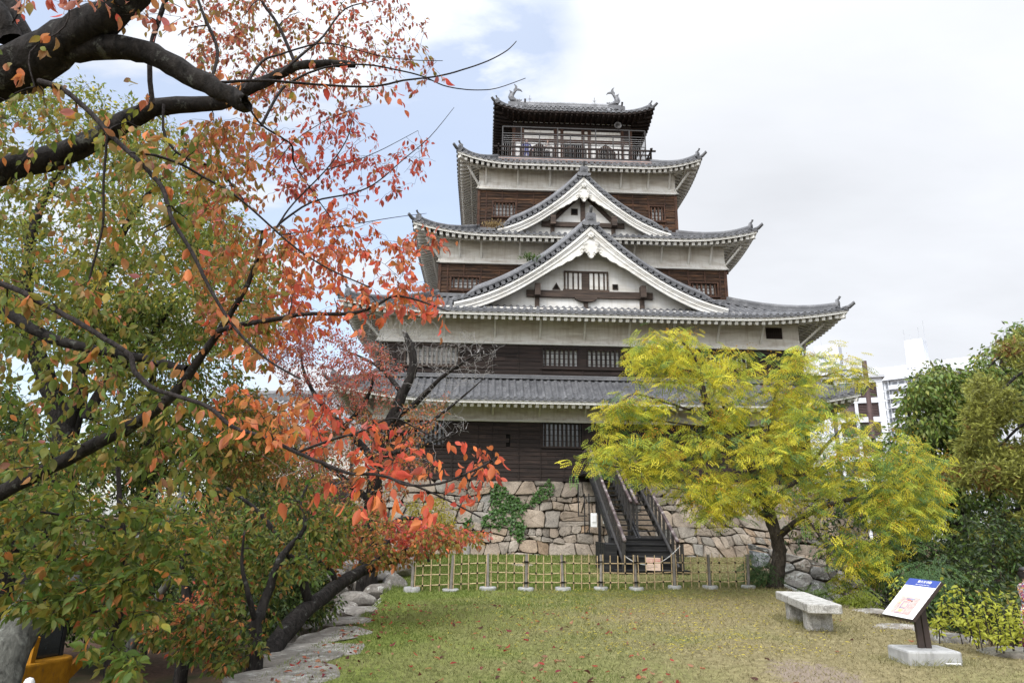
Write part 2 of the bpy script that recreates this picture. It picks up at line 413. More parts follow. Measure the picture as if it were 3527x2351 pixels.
def window(sd, s0, s1, z0, z1, nb, parent, frame_m='wood_batten', pane_m='paper', bar_m='wood_batten', lab=None, mull=None, barw=0.075):
    f = MB(); w = 0.075
    obox(f, sd, s0 - w, s0, -0.22, 0.075, z0 - w, z1 + w); obox(f, sd, s1, s1 + w, -0.22, 0.075, z0 - w, z1 + w)
    obox(f, sd, s0, s1, -0.22, 0.075, z1, z1 + w); obox(f, sd, s0 - w - .04, s1 + w + .04, -0.22, 0.11, z0 - w, z0)
    fo = f.build('window', M[frame_m], parent)
    if lab: fo['label'] = lab
    p = MB(); obox(p, sd, s0, s1, -0.2, -0.16, z0, z1); p.build('pane', M[pane_m], fo)
    g = MB()
    for k in range(nb):
        s = s0 + (k + 0.5) * (s1 - s0) / nb
        obox(g, sd, s - barw / 2, s + barw / 2, -0.1, 0.03, z0, z1)
    if mull: obox(g, sd, mull - .16, mull + .16, -0.1, 0.06, z0, z1)
    g.build('bars', M[bar_m], fo)
    # thin sash lines on the pane
    h = MB()
    for k in range(1, 4):
        z = z0 + k * (z1 - z0) / 4; obox(h, sd, s0, s1, -0.158, -0.145, z - .012, z + .012)
    h.build('sash', M[frame_m], fo)
    return fo

def upturn(s, L_, h):
    x = np.clip((np.abs(s) / L_ - 0.5) / 0.5, 0, 1.1); return h * x ** 2.3
def conc(t): return 0.72 * t + 0.28 * t * t

WT = 0.303   # tile row spacing
PX = np.array([-.5, -.40, -.30, -.262, -.235, -.17, -.09, 0, .09, .17, .235, .262, .30, .40])
def prof(x):       # height of the tiled surface across one row, x in row widths
    x = np.abs(x) * WT; r = 0.248 * WT
    return np.where(x < r, np.sqrt(np.maximum(r * r - x * x, 0)) + 0.025, 0.012 + 0.014 * np.minimum(1, (x - r) / (0.5 * WT - r)) * -1)
def tile_patch(mb, fun, S, run, tl=0.26, clampf=None, m=0):
    """fun(s,t)->(n,3) for arrays; S half length (or (s0,s1)); run = slope length"""
    s0, s1 = (-S, S) if np.isscalar(S) else S
    nr = max(1, round((s1 - s0) / WT)); w = (s1 - s0) / nr
    s = np.concatenate([s0 + (k + 0.5 + PX) * w for k in range(nr)] + [[s1]])
    x = np.concatenate([np.tile(PX, nr), [0.5]])
    nt_ = max(1, round(run / tl)); tt = []; off = []
    for k in range(nt_):
        tt += [k / nt_ + 1e-4, (k + 1) / nt_ - 1e-4]; off += [0.028, 0.0]
    h = prof(x); barrel = np.abs(x) < 0.25
    rows = []
    for t, o_ in zip(tt, off):
        te = np.full(len(s), t)
        if clampf is not None: te = np.minimum(te, clampf(s))
        p = fun(s, te); p = p.copy()
        p[:, 2] += h + np.where(barrel, o_ * 0.3, o_)
        rows.append(p)
    G = np.array(rows)
    a, b = G.shape[:2]; V = G.reshape(-1, 3)
    I = np.arange(a * b).reshape(a, b)
    Q = np.stack([I[:-1, :-1], I[:-1, 1:], I[1:, 1:], I[1:, :-1]], -1).reshape(-1, 4)
    d = np.linalg.norm(V[Q[:, 0]] - V[Q[:, 2]], axis=1); Q = Q[d > 0.012]
    mb.add(V, Q.tolist(), m)
    return [s0 + (k + 0.5) * w for k in range(nr)]

def disc_end(mb, p, n, r=0.088, dep=0.09, m=0):
    """round eave tile end facing n"""
    n = np.asarray(n, float); n /= np.linalg.norm(n); x = np.cross(n, ZU); x /= np.linalg.norm(x); y = np.cross(x, n)
    k = 14; ang = np.arange(k) * 2 * math.pi / k; ring = np.outer(np.cos(ang), x) + np.outer(np.sin(ang), y)
    p = np.asarray(p)
    V = np.concatenate([p - n * dep + ring * r, p + ring * r, p + ring * r * .76, p - n * .018 + ring * r * .70, p - n * .018 + ring * r * .34, p - n * .002 + ring * r * .26])
    F = []
    for q in range(5):
        for j in range(k): F.append([q*k+j, q*k+(j+1) % k, (q+1)*k+(j+1) % k, (q+1)*k+j])
    F.append([5*k+j for j in range(k)])
    mb.add(V, F, m)

def ridge_beam(mb, Pts, w=0.3, h=0.34, m=0):
    """stacked ridge tiles along a path: courses + round cap"""
    Pts = np.asarray(Pts, float); T = np.gradient(Pts, axis=0); T[:, 2] *= 1
    X = np.cross(T, ZU); X /= np.linalg.norm(X, axis=1)[:, None]
    prf = [(-.5, -.25), (-.5, .18), (-.42, .2), (-.42, .4), (-.46, .41), (-.46, .6), (-.36, .62), (-.34, .78), (-.2, .94), (0, 1.0), (.2, .94), (.34, .78), (.36, .62), (.46, .6), (.46, .41), (.42, .4), (.42, .2), (.5, .18), (.5, -.25)]
    G = np.array([[p + x * (a * w) + ZU * (b * h) for a, b in prf] for p, x in zip(Pts, X)])
    mb.grid(G, m)
    n = len(prf)
    mb.add(G[0], [list(range(n))[::-1]], m); mb.add(G[-1], [list(range(n))], m)

def oni(mb, p, n, sc=1.0, finger=True, m=0):
    """ridge-end tile: shouldered plate with flared feet, flower boss and round finger tile"""
    n = np.asarray(n, float); n[2] = 0; n /= np.linalg.norm(n); x = np.cross(n, ZU)
    out = [(-.40, -.10), (-.42, .02), (-.33, .05), (-.27, .0), (-.25, .12), (-.24, .42), (-.18, .50), (.18, .50), (.24, .42), (.25, .12), (.27, .0), (.33, .05), (.42, .02), (.40, -.10), (.2, -.16), (0, -.08), (-.2, -.16)]
    o2 = [(a * sc, b * sc) for a, b in out]
    mb.prism(o2, p, x, ZU, n * -0.16 * sc, m)
    inn = [(-.17, .12), (-.17, .38), (-.12, .43), (.12, .43), (.17, .38), (.17, .12)]
    mb.prism([(a * sc, b * sc) for a, b in inn], np.asarray(p) + n * .02 * sc, x, ZU, n * -0.03 * sc, m)
    c = np.asarray(p) + ZU * .27 * sc + n * .045 * sc
    for k in range(8):
        a = k * math.pi / 4; q = c + (x * math.cos(a) + ZU * math.sin(a)) * .08 * sc
        mb.cyl(q, q - n * .05 * sc, .042 * sc, 8, m)
    mb.cyl(c + n * .02, c - n * .05 * sc, .035 * sc, 8, m)
    if finger:
        a = np.asarray(p) + ZU * .5 * sc
        mb.tube([a - n * .2 * sc, a + n * .02 * sc + ZU * .10 * sc, a + n * .12 * sc + ZU * .27 * sc], [.07 * sc, .075 * sc, .085 * sc], 10, m)

def skirt_roof(tag_, hw, vf, o, ze, zt, ru, up, vb=None, white=True, strut_s=(), zl=None, top_ridge=True, ztop_in=None):
    """hipped skirt roof round a storey: eave overhang o, eave tile line ze, meets upper wall set back by ru at zt"""
    S = sides(hw, vf, vb); roof = MB(); eave = MB(); hips = MB(); hipL = MB(); soff = MB()
    Lx = o + ru
    for nm, sd in S.items():
        L_ = sd[3] + o; Lt = sd[3] - ru
        def fun(s, t, sd=sd, L_=L_):
            d = o - t * Lx; z = ze + (zt - ze) * conc(t) + upturn(s, L_, up) * (1 - t) ** 1.6
            return sd[0] + np.outer(s, sd[1]) + np.outer(d, sd[2]) + np.outer(z, ZU)
        cf = lambda s, L_=L_, Lt=Lt: np.clip((L_ - np.abs(s)) / (L_ - Lt), 0, 1)
        if nm == 'back':
            s = np.linspace(-L_, L_, 40)
            roof.grid(np.array([fun(s, np.minimum(cf(s), t)) for t in np.linspace(0, 1, 6)]))
            continue
        rows = tile_patch(roof, fun, L_, math.hypot(Lx, zt - ze), clampf=cf)
        s = np.array(rows); E = fun(s, np.zeros(len(s)))
        for p in E: disc_end(roof, p + sd[2] * .05 + ZU * .035, sd[2])
        # crescent pan ends
        for q in np.concatenate([s - WT / 2, [s[-1] + WT / 2]]):
            q = np.clip(q, -L_ + .1, L_ - .1); c = fun(np.array([q]), np.zeros(1))[0]
            xs = np.linspace(-.105, .105, 7); arc = -.035 * (1 - (xs / .105) ** 2)
            top = [c + sd[1] * a + ZU * (b + .035) + sd[2] * .03 for a, b in zip(xs, arc)]
            bot = [c + sd[1] * a + ZU * (b - .035) + sd[2] * .03 for a, b in zip(xs, arc)]
            roof.grid(np.array([bot, top]))
        # white fascia + soffit + rafters following the upturned eave
        ss = np.linspace(-L_, L_, 60); uz = upturn(ss, L_, up)
        def line(d, z, k=1.0, sa=ss, ua=uz, sd=sd):
            sc = (sd[3] + d) / (sd[3] + o)
            return sd[0] + np.outer(sa * sc, sd[1]) + np.outer(np.full(len(sa), d), sd[2]) + np.outer(z + ua * k, ZU)
        m = 0
        eave.grid(np.array([line(o - .10, ze - .17), line(o - .03, ze - .17), line(o - .03, ze - .02), line(o - .10, ze - .0)]), m)
        zi = ze + (zt - ze) * conc(o / Lx) - 0.22      # soffit height at the wall
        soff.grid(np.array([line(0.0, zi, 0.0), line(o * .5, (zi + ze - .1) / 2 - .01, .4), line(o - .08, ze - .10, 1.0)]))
        ns = int(L_ * 2 / WT); 
        for k in range(ns + 1):
            s_ = -L_ + .18 + k * (2 * L_ - .36) / ns; u_ = float(upturn(s_, L_, up))
            d0 = max(0.0, abs(s_) - sd[3]) + .02
            if d0 > o - .25: continue
            a = P(sd, s_, d0, zi + (ze - .1 - zi) * d0 / o - .05 + u_ * (d0 / o) ** 1.5); b = P(sd, s_, o - .14, ze - .245 + u_)
            eave.beam(a, b, .145, .15, m)
        # purlin carried by the struts
        dp = o * .42; zp = zi + (ze - .1 - zi) * .42 - .17
        hl = sd[3] + dp
        sa = np.linspace(-hl, hl, 40); ua = upturn(sa, L_, up) * .35
        pl = sd[0] + np.outer(sa, sd[1]) + np.outer(np.full(40, dp), sd[2]) + np.outer(zp + ua, ZU)
        for a, b in zip(pl[:-1], pl[1:]): eave.beam(a, b, .09, .10, m)
        if nm == 'front' and zl is not None:
            for s_ in strut_s:
                q = MB(); q.beam(P(sd, s_, .03, zl + .22), P(sd, s_, dp - .03, zp - .04 + float(upturn(s_, L_, up)) * .35), .085, .085)
                q.build('strut', M['white_timber'] if white else M['wood_dark'], keep)
    # hip ridges and corners
    for sx in (-1, 1):
        for front in (True, False):
            sdf = S['front' if front else 'back']; sg = sx if front else -sx
            L_ = sdf[3] + o
            pts = []
            for t in np.linspace(1, 0.0, 14):
                s = sg * (L_ - t * Lx); d = o - t * Lx
                z = ze + (zt - ze) * conc(t) + float(upturn(s, L_, up)) * (1 - t) ** 1.6
                pts.append(P(sdf, s, d, z + .10))
            pts = np.array(pts)
            hb = (hips if sx > 0 else hipL) if front else roof
            ridge_beam(hb, pts[:-1], .30, .30)
            dg = pts[-1] - pts[-3]; dg[2] = 0; dg /= np.linalg.norm(dg)
            if front:
                oni(hb, pts[-2] + dg * .06 + ZU * .06, dg, .62)
                # tongue tile at the very corner
                hb.tube([pts[-1] - dg * .25 - ZU * .06, pts[-1] + dg * .05 - ZU * .02, pts[-1] + dg * .26 + ZU * .12], [.09, .09, .075], 10)
                disc_end(hb, pts[-1] + dg * .28 + ZU * .13, dg + ZU * .4, .08, .05)
            # hip rafter with its broad white end
            s_c = sg * L_; uu = float(upturn(s_c, L_, up))
            zi = ze + (zt - ze) * conc(o / Lx) - 0.22
            a = P(sdf, sg * sdf[3], 0, zi - .12); b = P(sdf, sg * (L_ - .12), o - .12, ze - .27 + uu)
            eave.beam(a, b, .19, .26)
            if front and zl is not None:
                q = MB(); dp = o * .42; zp = zi + (ze - .1 - zi) * .42 - .2
                q.beam(P(sdf, sg * (sdf[3] - .02), .03, zl + .12), P(sdf, sg * (sdf[3] + dp * 1.25), dp * 1.25, zp), .085, .085)
                q.build('corner_strut', M['white_timber'] if white else M['wood_dark'], keep)
    ro = roof.build('roof', M['tile'], keep, smooth=True, auto=35)
    hipL.build('hip_ridge', M['tile'], ro, smooth=True, auto=35); hips.build('hip_ridge', M['tile'], ro, smooth=True, auto=35)
    eave.build('eave_rafters', M['white_timber'] if white else M['wood_dark'], ro)
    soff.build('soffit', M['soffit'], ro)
    if top_ridge:
        tr = MB()
        for nm, sd in S.items():
            Lt = sd[3] - ru
            ridge_beam(tr, [P(sd, -Lt - .1, -ru + .10, zt + .02), P(sd, Lt + .1, -ru + .10, zt + .02)], .22, .16)
        tr.build('wall_flashing', M['tile'], ro, smooth=True, auto=35)
    return ro

def storey(n, hw, vf, z0, zl, ztop, wood_m, holes, vb=None, battens=(), band_m='plaster_band'):
    S = sides(hw, vf, vb)
    w = MB(); b = MB(); lg = MB(); bt = MB()
    for nm, sd in S.items():
        boards(w, sd, z0, zl - .08, holes if nm == 'front' else ())
        # plaster band flares out over the ledge
        L_ = sd[3]; pr = [(.02, ztop), (.02, zl + .45), (.04, zl + .25), (.09, zl + .1), (.13, zl)]
        b.grid(np.array([[P(sd, s * (1 + d / L_), d, z) for s in np.linspace(-L_, L_, 24)] for d, z in pr]))
        obox(lg, sd, -L_ - .17, L_ + .17, .0, .17, zl - .075, zl)
        bl = battens if nm == 'front' else np.arange(-L_ + .9, L_ - .5, 1.0)
        for s in bl:
            segs = [(z0, zl - .08)]
            if nm == 'front':
                for (s0, s1, q0, q1) in holes:
                    if s0 - .09 < s < s1 + .09:
                        segs = [(z0, q0 - .08), (q1 + .08, zl - .08)]
            for q0, q1 in segs:
                if q1 - q0 > .06:
                    if True: bt1 = MB(); obox(bt1, sd, s - .028, s + .028, .0, .065, q0, q1); bt1.build('batten', M['wood_batten' if wood_m == 'wood_red' else 'wood_dark'], keep)
                    else: obox(bt, sd, s - .028, s + .028, .0, .065, q0, q1)
        if nm in ('front', 'back'):
            for sg in (-1, 1): bt = MB(); obox(bt, sd, sg * L_ - .075, sg * L_ + .075, -.08, .07, z0, zl - .08); bt.build('corner_post', M['wood_batten' if wood_m == 'wood_red' else 'wood_dark'], keep)
    w.build('boarded_wall', M[wood_m + '_boards'], keep); b.build('plaster_band', M[band_m], keep, smooth=True, auto=40)
    lg.build('white_ledge', M['white_timber'], keep)
    core = MB(); vb_ = DEP - vf if vb is None else vb
    core.b2((-hw + .25, vf + .25, z0), (hw - .25, vb_ - .25, zl + .3)); core.build('inner_core', M['void'], keep)
    return S

# ---- ground storey
h1 = [(-2.19, -0.51, 4.67, 5.68), (-3.80, -3.62, 4.66, 5.14), (4.2, 5.9, 4.67, 5.68), (-8.2, -6.5, 4.67, 5.68)]
S1 = storey(1, 9.5, 0.0, 3.2, 5.78, 6.9, 'wood_dark', h1, battens=(-8.6, -7.35, -6.1, -5.0, -4.4, -3.25, -2.3, -1.3, -.35, .7, 1.7, 2.8, 4.0, 5.0, 6.1, 7.2, 8.3))
window(S1['front'], *h1[0], 9, keep, 'wood_dark', 'pane', 'wood_dark')
window(S1['front'], *h1[2], 9, keep, 'wood_dark', 'pane', 'wood_dark')
window(S1['front'], *h1[3], 9, keep, 'wood_dark', 'pane', 'wood_dark')
q = MB(); obox(q, S1['front'], -3.80, -3.62, -.1, -.05, 4.66, 5.14); q.build('loophole', M['void'], keep)
skirt_roof('lower', 9.5, 0, 1.7, 6.42, 7.62, 0.0, .62, strut_s=(-8.4, -6.4, -4.4, -2.36, -.36, 1.65, 3.65, 5.7, 7.7), zl=5.78)
# ---- second storey
h2 = [(-2.2, 1.35, 8.15, 9.06), (5.0, 7.2, 8.15, 9.06), (-8.3, -6.0, 8.15, 9.06)]
S2 = storey(2, 9.5, 0.0, 7.5, 9.25, 10.95, 'wood_dark', h2, battens=(-8.8, -5.4, -4.4, -3.3, -2.28, -1.35, -.43, .4, 1.43, 2.5, 3.5, 4.5, 7.9, 8.7))
window(S2['front'], *h2[0], 17, keep, 'wood_dark', 'paper', 'wood_dark', mull=-.43, barw=.085)
window(S2['front'], *h2[1], 11, keep, 'wood_dark', 'paper', 'wood_dark', barw=.085)
window(S2['front'], *h2[2], 11, keep, 'wood_brown', 'paper', 'wood_post', barw=.085)
q = MB(); obox(q, S2['front'], 8.0, 8.75, .0, .035, 9.72, 10.25); wv = q.build('vent', M['wood_dark'], keep)
q = MB()
for k in range(7): obox(q, S2['front'], 8.04 + k * .1, 8.07 + k * .1, .035, .06, 9.75, 10.22)
q.build('slats', M['wood_dark'], wv)
for sc_ in (-4.35, 4.0):      # outlined round loophole covers in the plaster
    q = MB(); pts = [P(S2['front'], sc_ + .42 * math.cos(a), .032, 9.82 + .32 * math.sin(a)) for a in np.linspace(-.5, math.pi + .5, 24)]
    q.tube(pts + [pts[0]], .012, 5); q.build('loophole_ring', M['plaster_band'], keep)
skirt_roof('second', 9.5, 0, 1.6, 10.25, 12.10, 2.3, .50, strut_s=(-8.6, -6.65, -4.38, -2.36, -.36, 1.65, 3.65, 5.7, 7.7), zl=9.25)
# ---- third storey
h3 = [(-6.55, -5.2, 12.48, 13.14), (5.36, 6.70, 12.48, 13.14)]
S3 = storey(3, 7.15, 2.3, 12.0, 13.92, 15.6, 'wood_red', h3, battens=(-6.75, -5.95, -5.1, -4.2, -3.3, -2.4, 2.2, 3.3, 4.3, 5.25, 6.1, 6.85))
window(S3['front'], *h3[0], 6, keep); window(S3['front'], *h3[1], 6, keep)
skirt_roof('third', 7.15, 2.3, 1.3, 15.0, 16.42, 1.8, .55, strut_s=(-6.2, -5.13, -3.21, 2.51, 3.9, 5.29, 6.4), zl=13.92)
# ---- fourth storey
h4 = [(-4.56, -3.40, 17.28, 18.12), (3.9, 4.68, 17.28, 18.12)]
S4 = storey(4, 5.35, 4.1, 16.4, 18.9, 20.6, 'wood_red', h4, battens=(-4.95, -4.1, -3.3, -2.4, -1.5, 1.4, 2.2, 3.0, 3.83, 4.75))
window(S4['front'], *h4[0], 6, keep); window(S4['front'], *h4[1], 4, keep)
skirt_roof('fourth', 5.35, 4.1, 1.2, 19.92, 21.2, 1.0, .60, strut_s=(-5.0, -3.28, -1.53, .6, 2.34, 3.84, 5.0), zl=18.9)

# ---- decorative gables
def rake(x): return 0.65 * (1 - x) ** 2 + 0.35 * (1 - x)
def gable(vf, vback, uf, za, zf, vw, beam_z, beam_w, oni_sc, win, holes, purl, bar_h, geg):
    g = keep
    def zr(u): return zf + (za - zf) * rake(np.minimum(1.0, np.abs(u) / uf)) - np.maximum(0, np.abs(u) - uf) * .3
    roof = MB()
    ue = uf + .12
    for sg in (-1, 1):
        def fun(s, t, sg=sg):
            u = sg * ue * (1 - t); return np.stack([u, s, zr(u) + np.clip((s - vf) * .66, 0, .60) * np.clip(t * 6, .15, 1)], -1)
        tile_patch(roof, fun, (vf + .42, vback), math.hypot(ue, za - zf), .27)
        # verge: short barrels facing front with round ends + pans, two long barrels behind
        ts = []; uu = np.linspace(0.12, uf - .05, 400); arc = np.concatenate([[0], np.cumsum(np.hypot(np.diff(uu), np.diff(zr(uu))))])
        for a in np.arange(.1, arc[-1], WT):
            u = np.interp(a, arc, uu); z = float(zr(u)) + .09; p = np.array([sg * u, vf - .06, z])
            roof.cyl(p + np.array([0, .03, 0]), p + np.array([0, .42, .03]), .078, 10); disc_end(roof, p, (0, -1, 0), .10, .06)
            u2 = np.interp(min(a + WT / 2, arc[-1]), arc, uu); du = .02; sl = float(zr(u2 + du) - zr(u2)) / du
            e = np.array([sg, 0, sl]); e /= np.linalg.norm(e); nn = np.array([-sg * e[2] * sg * sg, 0, abs(e[0])]); nn = np.array([-e[2] * 1.0, 0, e[0]]) * sg
            c = np.array([sg * u2, vf - .03, float(zr(u2)) + .05]); xs = np.linspace(-.1, .1, 6)
            roof.grid(np.array([[c + e * x - nn * (.04 * (1 - (x / .1) ** 2)) + nn * dz + np.array([0, dv, 0]) for x in xs] for dz, dv in ((-.05, 0), (.0, 0), (.0, .42))]))
        uu = np.linspace(0.0, uf + .1, 30)
        for dv, dz, r in ((.34, .38, .10), (.56, .53, .10), (.78, .66, .095)):
            roof.tube(np.stack([sg * uu, np.full(30, vf + dv), zr(uu) + dz * np.clip((1 - uu / uf) * 6, .4, 1)], -1), r, 9)
    ro = roof.build('gable_roof', M['tile'], g, smooth=True, auto=35)
    rb = MB(); ridge_beam(rb, [(0, vf - .02, za + .1), (0, vf + .8, za + .42), (0, vback, za + .45)], .34, .36); oni(rb, (0, vf - .12, za + .04), (0, -1, 0), oni_sc)
    rb.cyl((0, vf - .05, za - .02), (0, vf - .16, za - .02), .10, 12)
    rb.build('gable_ridge', M['tile'], ro, smooth=True, auto=35)
    # underside (dark boarding)
    un = MB(); uu = np.linspace(-uf, uf, 61)
    un.grid(np.array([np.stack([uu, np.full(61, v), zr(uu) - .09], -1) for v in (vf + .02, vback)]), flip=True)
    un.build('gable_soffit', M['wood_brown'], ro)
    # bargeboard in three stepped fillets
    bb = MB()
    for (d0, d1, v0, v1) in ((.08, .19, vf - .03, vf + .16), (.19, .26, vf + .015, vf + .14), (.26, bar_h * .62, vf + .05, vf + .14), (bar_h * .62, bar_h * .7, vf + .02, vf + .14), (bar_h * .7, bar_h, vf + .06, vf + .15)):
        wd = 1 + .62 * np.maximum(0, 1 - np.abs(uu) / (uf * .42)) ** 1.4; top = np.stack([uu, np.full(61, v0), zr(uu) - .05 - (d0 - .05) * wd], -1); bot = np.stack([uu, np.full(61, v0), zr(uu) - .05 - (d1 - .05) * wd], -1)
        tb = top + np.array([0, v1 - v0, 0]); bb_ = bot + np.array([0, v1 - v0, 0])
        bb.grid(np.array([tb, top, bot, bb_]))
        bb.grid(np.array([bb_, tb]))
    bo = bb.build('bargeboard', M['plaster'], g, smooth=True, auto=25)
    # carved pendant
    pd = MB(); s = geg; cz = float(zr(0)) - bar_h * 1.62 - .24 * s
    lob = []
    for a in np.linspace(0, 2 * math.pi, 72, endpoint=False):
        base = .33 + .05 * math.cos(6 * a + math.pi) + (.14 * max(0, math.cos(a + math.pi / 2)) ** 6) - .06 * max(0, math.sin(a)) ** 4
        lob.append((s * base * math.cos(a) * 1.02, s * base * math.sin(a) * 1.02))
    pd.prism(lob, (0, vf - .06, cz), (1, 0, 0), (0, 0, 1), (0, .12, 0))
    for sx in (-1, 1):
        for (x, z, r) in ((.27, .22, .11), (.31, -.12, .09), (.14, -.30, .085)):
            for q, rr in ((0, r), (1, r * .55)):
                th = np.linspace(0, 2 * math.pi * .85, 14)
                pd.tube(np.stack([sx * s * (x + rr * np.cos(th)), np.full(14, vf - .065 - .012 * q), cz + s * (z + rr * np.sin(th))], -1), .016 * s, 5)
        # leafy wings under the bargeboard
        wing = []
        us = np.linspace(.30 * s, 1.75 * s, 26)
        barv = lambda u: .05 + (bar_h - .05) * (1 + .62 * max(0, 1 - u / (uf * .42)) ** 1.4)
        topw = [(u, float(zr(u)) - barv(u) + .03) for u in us]
        botw = [(u, float(zr(u)) - barv(u) - (.26 * s * (1 - (u - .3 * s) / (1.45 * s)) + .03) * (0.65 + .35 * abs(math.sin((u / s - .3) * 7.5)))) for u in us]
        pd.prism([(sx * a, b) for a, b in (topw + botw[::-1])], (0, vf - .02, 0), (1, 0, 0), (0, 0, 1), (0, .09, 0))
        th = np.linspace(0, 5.2, 16); u0 = .42 * s
        pd.tube(np.stack([sx * (u0 + .10 * s * np.cos(th)), np.full(16, vf - .03), float(zr(u0)) - barv(u0) - .06 * s + .10 * s * np.sin(th)], -1), .022 * s, 5)
    hx = [(.15 * s * math.cos(a), .15 * s * math.sin(a)) for a in np.arange(6) * math.pi / 3]
    pd.prism(hx, (0, vf - .05, cz + .62 * s), (1, 0, 0), (0, 0, 1), (0, .1, 0))
    for k in range(6):
        a = k * math.pi / 3 + .5; pd.cyl((.09 * s * math.cos(a), vf - .08, cz + .62 * s + .09 * s * math.sin(a)), (.09 * s * math.cos(a), vf - .03, cz + .62 * s + .09 * s * math.sin(a)), .05 * s, 8)
    pd.cyl((0, vf - .12, cz + .62 * s), (0, vf - .03, cz + .62 * s), .035 * s, 8)
    pd.build('gable_pendant', M['white_timber'], bo, smooth=True, auto=30)
    # plaster gable wall with openings
    gw = MB(); us = np.linspace(-uf, uf, 61)
    gw.grid(np.array([np.stack([us, np.full(61, vw), np.full(61, zf - .6)], -1), np.stack([us, np.full(61, vw), zr(us) - .08], -1)]), flip=False)
    wo_ = gw.build('gable_wall', M['plaster'], g)
    tb = MB(); z0, z1 = beam_z
    tb.b2((-beam_w, vw - .16, z0), (beam_w, vw - .005, z1))
    for sx in (-1, 1):
        tb.b2((sx * purl - .13, vw - .5, z0 - .02), (sx * purl + .13, vw - .17, z1 + .22))
        tb.b2((sx * purl - .1, vw - .14, zf - .3), (sx * purl + .1, vw - .004, z0 - .003))
    if win is not None:
        th = np.linspace(math.pi, 2 * math.pi, 14); tb.prism([(.52 * math.cos(a), .2 * math.sin(a)) for a in th], (-.18, vw - .2, z0 - .01), (1, 0, 0), (0, 0, 1), (0, .17, 0))
        tb.b2((-.28, vw - .1, z0 - .5), (-.08, vw - .01, z0 - .2))
    else:
        for sx in (-1, 1): tb.beam((sx * .15, vw - .06, float(zr(0)) - .85), (sx * (purl + .15), vw - .06, z1 - .05), .1, .2)
        tb.beam((0, vw - .09, z1), (0, vw - .09, float(zr(0)) - .5), .22, .16, up=(0, 1, 0))
    tb.build('gable_beam', M['wood_brown'], wo_)
    sd = (np.array([0, vw, 0.]), np.array([1., 0, 0]), np.array([0, -1., 0]), uf)
    if win is not None: window(sd, *win, 8, g, 'wood_brown', 'pane', 'wood_brown', mull=(win[0] + win[1]) / 2 - .05)
    for (kind, s_, z_, r) in holes:
        hb = MB(); q = MB()
        if kind == 'tri':
            hb.prism([(-r, -r * .75), (r, -r * .75), (0, r)], P(sd, s_, .05, z_), (1, 0, 0), (0, 0, 1), (0, .05, 0))
            q.prism([(-r * .62, -r * .55), (r * .62, -r * .55), (0, r * .6)], P(sd, s_, .056, z_), (1, 0, 0), (0, 0, 1), (0, .02, 0))
        else:
            hb.prism([(-r, -r), (r, -r), (r, r), (-r, r)], P(sd, s_, .05, z_), (1, 0, 0), (0, 0, 1), (0, .05, 0))
            q.prism([(-r * .78, -r * .78), (r * .78, -r * .78), (r * .78, r * .78), (-r * .78, r * .78)], P(sd, s_, .056, z_), (1, 0, 0), (0, 0, 1), (0, .02, 0))
        ho = hb.build('loophole', M['wood_brown'], wo_); q.build('opening', M['void'], wo_)
    return ro
gable(-.25, 2.45, 6.25, 15.02, 11.12, .5, (11.60, 11.92), 2.95, 1.0, (-1.12, .82, 12.02, 12.86), [('tri', -1.55, 12.15, .2), ('sq', 1.22, 12.2, .13)], 2.45, .58, 1.0)
gable(1.75, 4.25, 4.35, 18.62, 15.62, 2.35, (15.98, 16.22), 2.1, .85, None, [('sq', -.42, 16.85, .17)], 1.55, .54, .78)

# ---- balcony and top storey
S5 = sides(3.5, 6.1); bal = empty('balcony', parent=keep); BS = sides(4.35, 5.0, 15.0)
q = MB()
q.b2((-4.45, 4.9, 21.16), (4.45, 15.1, 21.30)); q.build('deck', M['copper'], bal)
rl = MB()
for nm in ('front', 'left', 'right'):
    sd = BS[nm]; L_ = sd[3]
    for z, w in ((22.03, .085), (21.75, .06), (21.42, .07)):
        rl.beam(P(sd, -L_ - (.28 if z > 22 else 0), 0, z), P(sd, L_ + (.28 if z > 22 else 0), 0, z), w, w)
    n = int(L_ * 2 / .62)
    for k in range(n + 1):
        s = -L_ + k * 2 * L_ / n; obox(rl, sd, s - .04, s + .04, -.04, .04, 21.3, 22.0 if 0 < k < n else 22.2)
rl.build('railing', M['wood_dark'], bal)
cg = MB(); CS = sides(4.12, 5.28, 14.7); bars = MB()
for nm in ('front', 'left', 'right'):
    sd = CS[nm]; L_ = sd[3]
    for z, w in ((23.48, .05), (23.05, .05), (22.42, .03), (21.36, .04)): obox(cg, sd, -L_, L_, -.02, .02, z - w / 2, z + w / 2)
    for s in (-L_, -3.05, -2.0, -.95, -.22, .55, 1.25, 2.25, 3.2, L_) if nm == 'front' else np.linspace(-L_, L_, 9):
        big = nm != 'front' or abs(s) > 3 or s in (-.95, 1.25)
        obox(cg, sd, s - .03, s + .03, -.025, .025, 21.3, 23.48 if big else 23.05)
    for z in np.arange(22.5, 23.0, .13): obox(bars, sd, -L_, L_, -.008, .008, z, z + .012)
    n = int(2 * L_ / .12)
    for k in range(n):
        s = -L_ + (k + .5) * 2 * L_ / n; obox(bars, sd, s - .007, s + .007, -.008, .008, 21.36, 22.42)
cg.build('cage_frame', M['iron'], bal); bars.build('cage_bars', M['bar_grey'], bal)
w5 = MB(); obox(w5, S5['front'], -3.5, 3.5, -.2, 0, 21.3, 24.4)
for nm in ('left', 'right', 'back'): obox(w5, S5[nm], -S5[nm][3] + .01, S5[nm][3] - .01, -.2, 0, 21.3, 24.4)
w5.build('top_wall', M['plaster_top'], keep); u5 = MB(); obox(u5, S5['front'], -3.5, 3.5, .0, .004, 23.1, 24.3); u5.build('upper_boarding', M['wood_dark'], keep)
u5 = MB()
